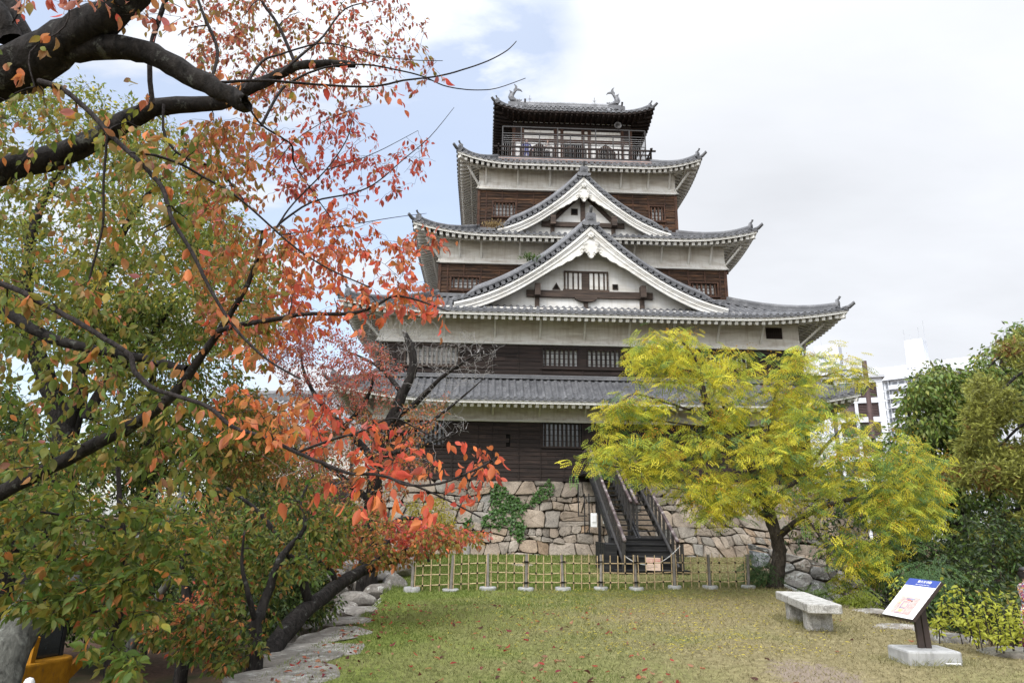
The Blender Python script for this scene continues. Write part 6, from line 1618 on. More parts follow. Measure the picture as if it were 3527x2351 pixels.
for k, (lab, px, py, w, h, Y, mix) in enumerate([('dark shrub mass under the yellow tree beyond the ruined wall', 2080, 1290, 190, 150, 21, dict(d=5, g=1.5)), ('deep green shrub in the shade below the cedar', 2280, 1290, 230, 230, 18, dict(d=5, g=1.2)), ('dark evergreen shrub behind the information board', 2190, 1360, 220, 130, 15.5, dict(d=4, g=1.6, v=.3)), ('shaded bush at the frame edge beside the passer-by', 2370, 1400, 120, 120, 15, dict(d=4, g=1.5, v=.8))]):
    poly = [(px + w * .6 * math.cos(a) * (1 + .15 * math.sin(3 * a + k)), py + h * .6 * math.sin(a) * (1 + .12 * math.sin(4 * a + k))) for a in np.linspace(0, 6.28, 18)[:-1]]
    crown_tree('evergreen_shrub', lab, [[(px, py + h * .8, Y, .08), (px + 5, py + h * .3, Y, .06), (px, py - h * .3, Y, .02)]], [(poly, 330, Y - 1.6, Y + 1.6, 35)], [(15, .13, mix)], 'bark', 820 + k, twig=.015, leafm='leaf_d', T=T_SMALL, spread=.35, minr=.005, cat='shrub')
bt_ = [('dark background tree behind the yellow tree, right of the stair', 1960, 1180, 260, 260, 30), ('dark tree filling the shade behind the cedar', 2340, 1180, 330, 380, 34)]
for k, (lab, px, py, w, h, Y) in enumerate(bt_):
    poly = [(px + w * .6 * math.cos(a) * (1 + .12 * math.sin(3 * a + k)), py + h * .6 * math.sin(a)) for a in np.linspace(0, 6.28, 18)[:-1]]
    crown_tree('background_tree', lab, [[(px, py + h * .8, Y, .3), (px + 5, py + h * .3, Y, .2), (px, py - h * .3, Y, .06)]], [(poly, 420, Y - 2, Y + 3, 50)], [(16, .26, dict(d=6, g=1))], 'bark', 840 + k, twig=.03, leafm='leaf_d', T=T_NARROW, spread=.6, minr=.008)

# ================================================================== SMALL PLANTS
def weed(px, py_base, Y, h, label, seed, col, ls=.070, n=14):
    r = np.random.default_rng(seed); b = at(px, py_base, Y); root = empty('weed', tuple(b), 0, label, 'weed', 'yellow green weeds along the right edge')
    st_ = MB(); V = []; lean = r.normal(size=2) * .12
    ns = 1 + int(r.random() * 3); parts = []
    for q in range(ns):
        off = r.normal(size=2) * .10; hh = h * r.uniform(.7, 1.05); ln = lean + r.normal(size=2) * .1
        P_ = np.array([[off[0] + ln[0] * t * hh, off[1] + ln[1] * t * hh, t * hh] for t in np.linspace(0, 1, 7)]); st_.tube(P_, np.linspace(.008, .003, 7), 5)
        m = n; t = r.uniform(.25, 1.0, m); p = np.stack([np.interp(t, np.linspace(0, 1, 7), P_[:, i]) for i in range(3)], -1); a = r.random(m) * 6.28
        d = np.stack([np.cos(a), np.sin(a), -.35 + .3 * r.normal(size=m)], -1); c_ = np.clip(col * r.uniform(.7, 1.25, (m, 1)), .01, .9)
        parts.append(place(T_CHERRY, p + unit(d) * .03, d, unit(ZU[None] + r.normal(size=(m, 3)) * .35), ls * r.uniform(.6, 1.3, m), c_, c_ * 1.1, bend=r.uniform(.8, 2, m)))
    st_.build('stem', M['bark_twig'], root); v, f, c = merge(parts); np_mesh('leaves', v, f, M['leaf_y'], root, c, smooth=True)
WC = np.array([.38, .40, .055])
wlab = ['tall yellow leaved weed showing above the left corner of the board', 'bushy yellow weed pressed against the left edge of the board', 'yellow green weed just right of the board post', 'tallest yellow green weed in the middle of the clump', 'weed with brown seed spike right of the tallest weed', 'low weed over the grey and white split stone', 'broad weed at the far right above the whitish stone', 'small weed beside the whitish stone on its left', 'yellow weed at the back right of the board top', 'low leafy weed between the two edge stones', 'spindly weed leaning at the right frame edge', 'short weed at the back of the clump in shade']
for k, (px, py, Y, h) in enumerate([(2068, 1410, 10.6, .62), (2110, 1420, 10.4, .5), (2165, 1450, 10, .5), (2230, 1470, 9.7, .85), (2285, 1480, 9.6, .75), (2195, 1480, 9.7, .4), (2335, 1492, 9.3, .5), (2262, 1490, 9.4, .4), (2180, 1430, 10.3, .62), (2255, 1480, 9.5, .5), (2360, 1480, 9.4, .62), (2300, 1465, 10, .5)]):
    weed(px, py, Y, h, wlab[k], 930 + k, WC * (1, 1, 1), n=26)
for k, (px, py, Y, h) in enumerate([(2150, 1465, 9.9, .35), (2215, 1480, 9.6, .34), (2310, 1490, 9.3, .34), (2280, 1495, 9.3, .28), (2345, 1500, 9.1, .3), (2240, 1475, 9.8, .5)]):
    weed(px, py, Y, h, ['knee high weed behind the reddish flat stone', 'low weed spilling over the split stone\'s right end', 'short bright weed above the middle of the whitish stone', 'tiny weed touching the whitish stone', 'low weed right of the whitish stone', 'mid height weed at the foot of the tallest weed'][k], 960 + k, WC * .95, n=22)
def fern(name, label, px, py, Y, w, h, n, seed, col, sz, cat='shrub', vary=.25):
    r = np.random.default_rng(seed); b = at(px, py, Y); root = empty(name, tuple(b), 0, label, cat)
    st_ = MB(); pos = []
    for k in range(max(4, n // 12)):
        e_ = np.array([r.normal() * w * .35, r.normal() * w * .3, h * r.uniform(.5, 1)]); P_ = np.array([e_ * t * np.array([t, t, 1]) for t in np.linspace(0, 1, 6)]); st_.tube(P_, np.linspace(.012, .004, 6), 5)
        for q in range(12): pos.append(P_[r.integers(2, 6)] + r.normal(size=3) * .10 * w)
    pos = np.array(pos); m = len(pos); a = r.random(m) * 6.28; d = np.stack([np.cos(a), np.sin(a), .1 * r.normal(size=m) - .1], -1)
    c_ = np.clip(np.array(col) * r.uniform(1 - vary, 1 + vary, (m, 1)), .01, .9); v, f, c = place(CL[1], pos, d, unit(ZU[None] + r.normal(size=(m, 3)) * .3), sz * r.uniform(.7, 1.2, m), c_, c_ * 1.2)
    st_.build('stem', M['bark_twig'], root); np_mesh('leaves', v, f, M['leaf_y'], root, c); return root
fern('feathery_shrub', 'pale bluish green feathery shrub rising behind the information board', 2150, 1380, 12.5, .8, .62, 90, 71, (.09, .16, .06), .34)
fern('feathery_shrub', 'fine green feathery weed between the fence end and the yellow tree trunk', 1748, 1345, 18.2, .7, .75, 90, 72, (.075, .14, .05), .34)
fern('feathery_shrub', 'low yellow and green feathery shrub behind the bench', 1975, 1400, 14.5, .7, .38, 80, 73, (.20, .24, .035), .34)
fern('feathery_shrub', 'small green weed at the foot of the ruined wall behind the bench', 1870, 1385, 15.5, .7, .35, 60, 74, (.10, .16, .035), .26)
crown_tree('yellow_shrub', 'small bright yellow shrub before the stone base left of the ivy', [[(985, 1290, 22, .05), (975, 1240, 22, .04), (965, 1190, 22, .02), (955, 1160, 22, .01)]],
    [([(930, 1160), (960, 1130), (1010, 1135), (1045, 1165), (1040, 1200), (1080, 1225), (1010, 1230), (940, 1200)], 190, 21, 22.6, 16)], [(12, .10, dict(y=6, l=1.5))], 'bark', 75, twig=.01, T=T_NARROW, spread=.15, cat='shrub', thick=.02)
# ivy on the stone base
rI = np.random.default_rng(31); iv_ = []
for poly, n in (([(1130, 1110), (1150, 1105), (1170, 1130), (1200, 1150), (1205, 1170), (1170, 1175), (1140, 1180), (1125, 1150)], 620), ([(1200, 1165), (1230, 1125), (1260, 1100), (1275, 1120), (1265, 1140), (1215, 1165), (1190, 1200), (1200, 1230), (1175, 1230), (1160, 1190)], 430), ([(1110, 1180), (1140, 1165), (1175, 1190), (1150, 1215), (1105, 1205)], 420), ([(1065, 1190), (1085, 1180), (1080, 1205), (1065, 1208)], 90), ([(1190, 1195), (1205, 1190), (1200, 1240), (1185, 1240)], 120)):
    q = sample_poly(poly, n, rI)
    for a, b in q:
        d = ray(a, b); 
        for _ in range(1):
            t = 28.6
            for _ in range(8):
                z = 1.6 + d[2] * t; Yw = 29.8 - batter(z) - .12 + (d[0] * t - 3.6) * math.tan(YAW); t = Yw
        iv_.append(EYE + d * t)
iv_ = np.array(iv_); m = len(iv_); iv_ = iv_ + rI.normal(size=(m, 3)) * [.03, .05, .03]
dd = unit(np.stack([rI.normal(size=m) * .6, -.5 - rI.random(m) * .4, -.7 + .3 * rI.normal(size=m)], -1)); nn = unit(np.array([0, -1, .5])[None] + rI.normal(size=(m, 3)) * .5)
cI = np.clip(np.array([.05, .105, .025]) * rI.uniform(.6, 1.6, (m, 1)), .01, .5); TI = (np.array([(0, 0, 0), (-.45, .3, .05), (-.3, .7, 0), (0, 1, -.1), (.3, .7, 0), (.45, .3, .05)]), np.array([(0, 1, 2), (0, 2, 3), (0, 3, 4), (0, 4, 5)]))
v, f, c = place(TI, iv_, dd, nn, rI.uniform(.07, .13, m), cI); tag(np_mesh('ivy', v, f, M['leaf_d'], None, c), 'patches of green ivy clinging to the stone base left of the stair', 'ivy')
# weeds on the roof
for px, py, v0, lab, colr, n in ((1218, 598, -.1, 'small green weed rooted on the big gable roof', (.08, .13, .03), 40), (1133, 522, 1.2, 'dry straw coloured weed in the third roof gutter', (.28, .20, .09), 40)):
    b = at(px, py, 29.8 + v0); r = np.random.default_rng(int(px)); m = n * 4; pos = b + r.normal(size=(m, 3)) * [.22, .1, .08] + ZU * .1; d = unit(r.normal(size=(m, 3)) * .5 + ZU)
    c_ = np.clip(np.array(colr) * r.uniform(.6, 1.4, (m, 1)), .01, .6); v, f, c = place(T_NARROW, pos, d, unit(r.normal(size=(m, 3))), r.uniform(.10, .22, m), c_); tag(np_mesh('roof_weed', v, f, M['leaf'], None, c), lab, 'weed')

# ================================================================== GRASS AND FALLEN LEAVES
rG = np.random.default_rng(55); nG = 190000
y = 4.2 + (28.3 - 4.2) * rG.random(nG) ** 1.9; el = np.interp(y, [-6, 7, 11, 15, 18, 22, 28, 60], [-2.7, -2.62, -2.5, -2.65, -3.2, -4.3, -6.0, -9.0]); er = np.interp(y, [-6, 8, 10, 13, 16, 19, 22, 28, 60], [6.9, 6.95, 6.9, 6.9, 6.75, 7.1, 7.8, 10.5, 11.0])
x = el + .05 + (er - el - .1) * rG.random(nG); z = .021 * np.maximum(0, y - 16.5) + .02 * np.sin(x * 1.7 + y * .9) * np.cos(y * 1.1 - x)
def vnoise(x, y, s, k): return .5 + .25 * (np.sin(x * s + k) * np.cos(y * s * .9 + 2 * k) + np.sin((x + y) * s * .63 + 3 * k) * np.cos((x - y) * s * .71 + k))
gr = np.clip(.02 + (x + 2.2) / 5.4 - np.clip((y - 14.5) / 2.5, 0, 1) * .55 + (vnoise(x, y, 1.1, 1) + .6 * vnoise(x, y, 3.7, 2) - .8) * 1.2, 0, 1)[:, None]
tall = np.exp(-((y - 17.3 - .18 * x) / .5) ** 2) * .8 + np.exp(-(((x - 5.05) / .5) ** 2 + ((y - 8.85) / .35) ** 2)) * 1.2 + np.exp(-(((x - 4.95) / .5) ** 2 + ((y - 12) / 1.0) ** 2)) * .9
gr = np.clip(gr - tall[:, None] * .5, 0, 1)
keep_ = rG.random(nG) > .30 * gr[:, 0]; x, y, z, gr, tall = x[keep_], y[keep_], z[keep_], gr[keep_], tall[keep_]; nG = len(x)
h = (.020 + .022 * rG.random(nG)) * (1 + .035 * (y - 6)) * (1 + 1.6 * tall); wd = .0030 * (1 + .16 * (y - 4)); a = rG.random(nG) * 6.28
lean = rG.normal(size=(nG, 2)) * .65 * h[:, None] * (1 + gr); b0 = np.stack([x - wd * np.cos(a), y - wd * np.sin(a), z - .004], -1); b1 = np.stack([x + wd * np.cos(a), y + wd * np.sin(a), z - .004], -1); tp = np.stack([x + lean[:, 0], y + lean[:, 1], z + h], -1)
V = np.stack([b0, b1, tp], 1).reshape(-1, 3); Fg = np.arange(nG * 3).reshape(-1, 3)
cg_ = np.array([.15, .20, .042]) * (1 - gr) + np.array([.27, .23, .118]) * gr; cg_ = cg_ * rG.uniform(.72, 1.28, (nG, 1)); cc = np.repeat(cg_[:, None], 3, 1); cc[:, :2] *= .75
tag(np_mesh('grass', V, Fg, M['grass'], None, cc.reshape(-1, 3)), kind='stuff')
rL = np.random.default_rng(66); parts = []
nl = 620; yy_ = 4.6 + 9.5 * rL.random(nl) ** 1.5; xx_ = -2.35 + 4.6 * rL.random(nl) ** 2.0 + np.where(rL.random(nl) < .22, rL.random(nl) * 4, 0)
pz = np.stack([xx_, yy_, .02 * np.sin(xx_ * 1.7 + yy_ * .9) * np.cos(yy_ * 1.1 - xx_) + .022], -1); a = rL.random(nl) * 6.28; d = np.stack([np.cos(a), np.sin(a), .25 * rL.normal(size=nl)], -1)
cL = np.array([(.34, .035, .03), (.42, .13, .07), (.10, .035, .025), (.40, .20, .12), (.25, .03, .05)])[rL.integers(0, 5, nl)] * rL.uniform(.7, 1.2, (nl, 1))
parts.append(place(T_CHERRY, pz, d, unit(ZU[None] + rL.normal(size=(nl, 3)) * .35), rL.uniform(.055, .10, nl), cL, cL * .9, bend=rL.uniform(-2.5, 2.5, nl)))
n2_ = 2600; yy_ = 9 + 8.5 * rL.random(n2_); xx_ = rL.normal(size=n2_) * 1.6 + 2.6; q = (xx_ > -2) & (xx_ < 6.4); xx_, yy_ = xx_[q], yy_[q]; n2_ = len(xx_)
pz = np.stack([xx_, yy_, np.array([lz(p, q) for p, q in zip(xx_, yy_)]) + .03], -1); a = rL.random(n2_) * 6.28; d = np.stack([np.cos(a), np.sin(a), .2 * rL.normal(size=n2_)], -1)
cL = np.array([.50, .42, .06]) * rL.uniform(.6, 1.2, (n2_, 1)); parts.append(place(T_NARROW, pz, d, unit(ZU[None] + rL.normal(size=(n2_, 3)) * .3), rL.uniform(.04, .07, n2_), cL))
v, f, c = merge(parts); tag(np_mesh('fallen_leaves', v, f, M['leaf'], None, c), kind='stuff')
print('tris foreground crown', nA)
# ================================================================== PEOPLE
def person(root_name, label, loc, rz, H, top, bottom, hair, skin=(.55, .36, .26), arm_l=((.21, .02, .60), (.23, -.05, .50)), arm_r=((-.21, .02, .60), (-.23, -.05, .50)), parent=None, skirt=False, group=None, hairlen=.10):
    """standing figure; coordinates in body heights, facing -Y"""
    k = H
    J = [(0, 0, .53, .085), (0, 0, .60, .080), (0, 0, .68, .085), (0, -.005, .76, .092), (0, 0, .815, .060), (0, -.005, .845, .034), (0, -.012, .885, .044), (0, -.012, .93, .054), (0, -.008, .97, .040)]
    V = [j[:3] for j in J]; Rr = [j[3] for j in J]; E_ = [(i, i + 1) for i in range(8)]
    def chain(st, pts):
        a = st
        for p in pts: V.append(p[:3]); Rr.append(p[3]); E_.append((a, len(V) - 1)); a = len(V) - 1
        return a
    for s, arm in ((1, arm_l), (-1, arm_r)):
        e1, w1 = arm
        e_ = chain(3, [(s * .105, 0, .80, .040), tuple(np.array((s * .125, 0, .79)) * .5 + np.array(e1) * .5) + (.032,), (*e1, .027), (*w1, .019)])
        wv = np.array(w1); dv = wv - np.array(e1); dv = dv / np.linalg.norm(dv); hb = wv + dv * .035
        V.append(tuple(hb)); Rr.append(.018); E_.append((e_, len(V) - 1)); pb = len(V) - 1
        for q in range(4):
            o_ = np.array([(.012 - .008 * q) * .9, .004, 0]); V.append(tuple(hb + dv * .022 + o_)); Rr.append(.0052); E_.append((pb, len(V) - 1)); V.append(tuple(hb + dv * (.046 - .004 * abs(q - 1)) + o_ + [0, -.006, 0])); Rr.append(.0046); E_.append((len(V) - 2, len(V) - 1))
        V.append(tuple(hb + dv * .012 + np.array([-s * .02, -.012, 0]))); Rr.append(.006); E_.append((pb, len(V) - 1))
        chain(0, [(s * .052, 0, .50, .060), (s * .058, -.01, .38, .048), (s * .060, -.012, .285, .036), (s * .060, .005, .17, .032), (s * .060, .010, .05, .024), (s * .062, -.03, .022, .024), (s * .064, -.085, .018, .018)])
    me = bpy.data.meshes.new('person'); me.from_pydata([tuple(np.array(v) * k) for v in V], E_, []); me.update()
    o = bpy.data.objects.new('person_tmp', me); C.objects.link(o); o.modifiers.new('s', 'SKIN')
    for v, r in zip(me.skin_vertices[0].data, Rr): v.radius = (r * k, r * k * .8)
    me.skin_vertices[0].data[0].use_root = True
    sb_ = o.modifiers.new('u', 'SUBSURF'); sb_.levels = 2; sb_.render_levels = 2
    bpy.context.view_layer.update(); m2 = bpy.data.meshes.new_from_object(o.evaluated_get(bpy.context.evaluated_depsgraph_get())); bpy.data.objects.remove(o)
    m2.materials.clear()
    for q in (top, bottom, M['skin'], M['shoe']): m2.materials.append(q)
    for p in m2.polygons:
        x, y, z = np.array(p.center) / k
        hand = any(np.linalg.norm(np.array((x, y, z)) - np.array(a[1])) < .075 and (np.array((x, y, z)) - np.array(a[0])) @ (np.array(a[1]) - np.array(a[0])) > 0 for a in (arm_l, arm_r))
        p.material_index = 2 if (z > .838 or hand) else 3 if z < .05 else 1 if (z < .53 and abs(x) < .13) else 0; p.use_smooth = True
    m2.name = root_name; body = bpy.data.objects.new(root_name, m2); C.objects.link(body); body.location = loc; body.rotation_euler = (0, 0, rz)
    if parent: body.parent = parent
    if label: tag(body, label, 'person', group)
    h = MB(); n = 14
    prf = [(.0, .995), (.035, .985), (.052, .965), (.058, .94), (.057, .915 - hairlen * .3), (.05, .90 - hairlen)]
    G = []
    for r, z in prf:
        row = []
        for j in range(n + 1):
            a = R_(-28) + R_(236) * j / n if z < .955 else 2 * math.pi * j / n
            row.append((r * k * math.cos(a), (r * math.sin(a) * 1.1 - .006) * k, z * k))
        G.append(row)
    h.grid(G); h.build('hair', hair, body, smooth=True)
    f = MB()
    for s in (-1, 1):
        f.cyl((s * .019 * k, -.060 * k, .925 * k), (s * .019 * k, -.055 * k, .925 * k), .005 * k, 8)
    f.box((0, -.056 * k, .888 * k), (.022 * k, .006 * k, .004 * k)); f.build('eyes_and_mouth', M['shoe'], body)
    f = MB(); f.tube([(0, -.058 * k, .925 * k), (0, -.072 * k, .908 * k), (0, -.06 * k, .902 * k)], [.005 * k, .008 * k, .006 * k], 6)
    for s in (-1, 1): f.tube([(s * .05 * k, -.005 * k, .93 * k), (s * .058 * k, 0, .92 * k), (s * .05 * k, -.004 * k, .90 * k)], .008 * k, 6)
    f.build('nose_and_ears', M['skin'], body, smooth=True)
    if skirt:
        s_ = MB(); s_.lathe([(.085 * k, .60 * k), (.11 * k, .52 * k), (.135 * k, .40 * k), (.165 * k, .22 * k)], (0, 0, 0), 20, 0, 1, .85); s_.build('skirt', bottom, body, smooth=True)
    return body
M['skin'] = flat('skin', (.50, .32, .24), 0.6, 0.3, 0.05); M['shoe'] = flat('dark_shoe', (.03, .028, .028), 0.6); M['hair'] = flat('black_hair', (.015, .012, .011), 0.5, 0.4, 0.2, 30)
M['navy'] = flat('blue_violet_cloth', (.08, .085, .22), 0.85); M['pale_cloth'] = flat('pale_cloth', (.50, .48, .46), 0.85); M['black_cloth'] = flat('black_cloth', (.025, .025, .028), 0.85)
def confetti():
    m = MatB('multicoloured_print_cloth', 0.8, 0.2); v = m.node("ShaderNodeTexVoronoi"); m.L.new(m.co(), v.inputs['Vector']); v.inputs['Scale'].default_value = 48
    sp_ = m.node("ShaderNodeSeparateColor"); m.L.new(v.outputs['Color'], sp_.inputs[0])
    r = m.node("ShaderNodeValToRGB"); m.L.new(sp_.outputs[0], r.inputs[0]); r.color_ramp.interpolation = 'CONSTANT'; e_ = r.color_ramp.elements
    cs = [(.45, .02, .06), (.62, .55, .45), (.05, .25, .35), (.60, .30, .02), (.10, .02, .05), (.50, .05, .22), (.65, .62, .60), (.03, .03, .05)]
    while len(e_) < len(cs): e_.new(.5)
    for i, (q, c_) in enumerate(zip(e_, cs)): q.position = i / len(cs); q.color = (*c_, 1)
    m.color(r.outputs[0]); return m.m
M['confetti'] = confetti()
def kp(u, v, z):
    q = Matrix.Rotation(YAW, 3, 'Z') @ Vector((u, v, z)); return (3.6 + q.x, 29.8 + q.y, q.z)
person('person', 'visitor in blue violet clothes standing behind the left part of the balcony cage', kp(-2.72, 5.62, 21.3), YAW, 1.62, M['navy'], M['navy'], M['hair'], group='visitors on the top balcony')
person('person', 'visitor in pale top and black trousers on the balcony beside the blue clad one', kp(-1.52, 5.62, 21.3), YAW + .5, 1.62, M['pale_cloth'], M['black_cloth'], M['hair'], group='visitors on the top balcony', arm_l=((.17, -.06, .64), (.10, -.14, .66)), arm_r=((-.17, -.06, .64), (-.10, -.14, .66)))
person('person', 'passer-by in multicoloured patterned clothes half hidden beyond the yellow weeds', (8.62, 12.0, -.66), R_(75), 1.62, M['confetti'], M['confetti'], M['hair'], skirt=True, hairlen=.02, arm_l=((.17, -.02, .63), (.12, -.13, .62)))

# right-hand lower ground
bk = MB(); bk.grid([[(x, y, -.70 + .04 * math.sin(x * 1.3) * math.cos(y) + (-.5 if x > 28 else 0)) for x in np.linspace(6.6, 32, 18)] for y in np.linspace(-6, 34, 24)], flip=True)
tag(bk.build('lower_ground', M['earth'], smooth=True), kind='structure')

# ================================================================== BACKGROUND BUILDINGS
M['bld_white'] = flat('white_concrete_facade', (.60, .62, .65), 0.8, 0.2, 0.03, .3); M['bld_grey'] = flat('grey_concrete_facade', (.42, .43, .45), 0.8, 0.2, 0.06, .3)
M['bld_glass'] = flat('dark_window_band', (.20, .21, .23), 0.3, 0.5, 0.2, .8); M['louver'] = flat('brown_louver', (.11, .085, .085), 0.6, 0.3, 0.1); M['teal'] = flat('teal_glass', (.22, .42, .42), 0.15, 0.6, 0.1, .4); M['steel_brown'] = flat('brown_steel', (.10, .065, .06), 0.6, 0.3, 0.1, 1.0); M['laundry'] = flat('salmon_cloth', (.62, .33, .26), 0.9)
p0 = at(2018, 900, 200)
apt = empty('apartment_block', (p0[0], p0[1], 0), R_(-45), 'white apartment block with rows of balconies and a lift tower, beyond the dark trees', 'building')
zt_ = at(2018, 852, 200)[2]; st_h = 2.75
t = MB(); t.b2((0, 0, -3), (27, 12, zt_)); t.build('wall', M['bld_white'], apt)
t = MB(); t.b2((-.7, -1.6, -3), (1.0, 1.0, zt_ + .8)); t.build('corner_pier', M['bld_white'], apt)
t = MB(); t.b2((1.01, -1.5, zt_ - 3.4), (27, -.01, zt_ + .4)); t.build('parapet', M['bld_white'], apt)
for f_ in range(12):
    zb = zt_ - 3.4 - st_h * (f_ + 1)
    if zb < 0: break
    t = MB(); t.b2((1.05, -.04, zb + .1), (26.5, -.005, zb + 2.3)); wo2 = t.build('window_band', M['bld_glass'], apt)
    t = MB()
    for k in range(13): t.b2((1.6 + k * 1.85, -.09, zb + .1), (2.15 + k * 1.85, -.045, zb + 2.3))
    t.build('mullions', M['bld_white'], wo2)
    t = MB(); t.b2((2.2, -1.4, zb - .12), (26.5, -.01, zb)); t.b2((3.2, -1.45, zb + .0), (26.5, -1.38, zb + 1.15)); t.build('balcony', M['bld_white'], apt)
    t = MB()
    for k in range(5): t.b2((3.2 + k * 5, -1.36, zb + 1.15), (3.3 + k * 5, -.05, zb + 2.62))
    t.build('balcony_divider', M['bld_grey'], apt)
t = MB(); t.b2((12.5, -1.5, zt_ - 7.6), (15.2, -1.47, zt_ - 8.9)); t.build('hanging_cloth', M['laundry'], apt)
t = MB(); t.b2((7.8, 3, zt_), (12.6, 7.5, zt_ + 8.6)); tw_ = t.build('lift_tower', M['bld_white'], apt)
for x, y, h_ in ((7.9, 3.2, 3.4), (11.6, 4, 3.6), (12.4, 7.0, 6.2), (9.2, 4, 1.8)): t = MB(); t.cyl((x, y, zt_ + 8.6), (x, y, zt_ + 8.6 + h_), .09, 6); t.build('mast', M['bld_grey'], tw_)
t = MB(); 
for k in range(3): t.cyl((9 + k * .9, -1.52, zt_ - .8), (9 + k * .9, -1.45, zt_ - .8), .22, 8)
t.build('vents', M['bld_glass'], apt)
p0 = at(1962, 900, 120); zt2 = at(1975, 872, 120)[2]
off = empty('parking_building', (p0[0], p0[1], 0), R_(-20), 'white framed building with dark brown louvers and teal glass behind the keep\'s right eave', 'building')
t = MB(); t.b2((-3, .3, -3), (4.2, 10, zt2 - .8)); t.build('wall', M['louver'], off)
t = MB()
for x0, x1 in ((-3.2, -2.7), (-.2, .3), (3.6, 4.6)): t.b2((x0, -.3, -3), (x1, .29, zt2))
for k in range(6): t.b2((-3.2, -.35, zt2 - .9 - k * 3.4), (4.6, .3, zt2 - k * 3.4 + .0)) if k else t.b2((-3.2, -.35, zt2 - .7), (4.6, .3, zt2 + .1))
t.build('frame', M['bld_white'], off)
for k in range(5):
    t = MB(); z0_ = zt2 - .9 - (k + 1) * 3.4 + .95
    for q in range(8): t.b2((.32, .02, z0_ + .2 + q * .28), (3.58, .2, z0_ + .32 + q * .28))
    t.build('louver', M['steel_brown'], off)
t = MB(); t.b2((-2.6, .05, zt2 - 3.3), (-.3, .2, zt2 - .8)); t.build('glass', M['teal'], off)
t = MB(); t.b2((-5, -1, zt2 + .1), (5, 8, zt2 + .5)); t.build('roof', M['bld_grey'], off)
p0 = at(1993, 900, 100); t = MB(); t.lathe([(.34, -3), (.34, at(1985, 829, 100)[2]), (.0, at(1985, 829, 100)[2])], (0, 0, 0), 16); o = t.build('steel_chimney', M['steel_brown'], smooth=True, auto=40); o.location = (p0[0], p0[1], 0); tag(o, 'slim brown steel chimney standing beside the keep\'s lowest right eave', 'chimney')
p0 = at(1908, 900, 300); zt3 = at(1912, 793, 300)[2]; tb_ = empty('pale_tower', (p0[0], p0[1], 0), R_(-35), 'pale far tower with a mast, showing through the top right of the yellow tree', 'building')
t = MB(); t.b2((-5, 0, -3), (5, 9, zt3)); tw2 = t.build('wall', M['bld_white'], tb_); t = MB(); t.cyl((-2, 1, zt3), (-2, 1, zt3 + 17), .14, 6); t.build('mast', M['bld_grey'], tw2)
t = MB()
for k in range(8): t.b2((-3.5, -.05, zt3 - 6 - k * 3.2), (3.5, -.01, zt3 - 4.6 - k * 3.2))
t.build('window_band', M['bld_glass'], tb_)
p0 = at(1880, 900, 170); zt4 = at(1880, 866, 170)[2]; lb = empty('low_white_building', (p0[0], p0[1], 0), R_(-10), 'low white building with a dark sloping roof seen between yellow leaves and eave', 'building')
t = MB(); t.b2((-8, 0, -3), (7, 10, zt4 - 2)); t.build('wall', M['bld_white'], lb); t = MB(); t.prism([(-9, -2.2), (7.6, -2.2), (6.0, .4), (-6, .4)], (0, -.4, zt4), (1, 0, 0), (0, 0, 1), (0, 11, 0)); t.build('roof', M['louver'], lb)

# ---- tiled roof hall on the left
hall = empty('tiled_hall', (-11.5, 40, 0), R_(-6), 'small hall with pale glinting tiled roof behind the half bare cherry tree', 'building')
zr_, ze_ = 8.3, 6.0; rf_ = MB()
for sg in (-1, 1):
    def fun(s, t, sg=sg): 
        d = sg * (3.2 * (1 - t)); return np.stack([s, d, ze_ + (zr_ - ze_) * conc(t) + .3 * np.clip((np.abs(s) / 5.5 - .5) * 2, 0, 1) ** 2 * (1 - t)], -1)
    rows = tile_patch(rf_, fun, 5.5, 4.0)
    if sg < 0:
        for p in fun(np.array(rows), np.zeros(len(rows))): disc_end(rf_, p + np.array([0, -.05, .035]), (0, -1, 0))
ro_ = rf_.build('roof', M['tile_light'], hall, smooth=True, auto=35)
t = MB(); ridge_beam(t, [(-5.6, 0, zr_ + .05), (5.6, 0, zr_ + .05)], .35, .5); oni(t, (5.7, 0, zr_ + .1), (1, 0, 0), .8); t.build('ridge', M['tile'], ro_, smooth=True, auto=35)
t = MB(); t.b2((-4.8, -2.3, -2.8), (4.8, 2.3, ze_ - .1)); t.build('wall', M['plaster_band'], hall)
t = MB(); t.b2((-4.85, -2.36, -3.3), (4.85, -2.31, 3.6)); 
for x in np.linspace(-4.8, 4.8, 7): t.b2((x - .08, -2.4, -2.8), (x + .08, -2.37, ze_ - .2))
t.build('timber_cladding', M['wood_dark'], hall)

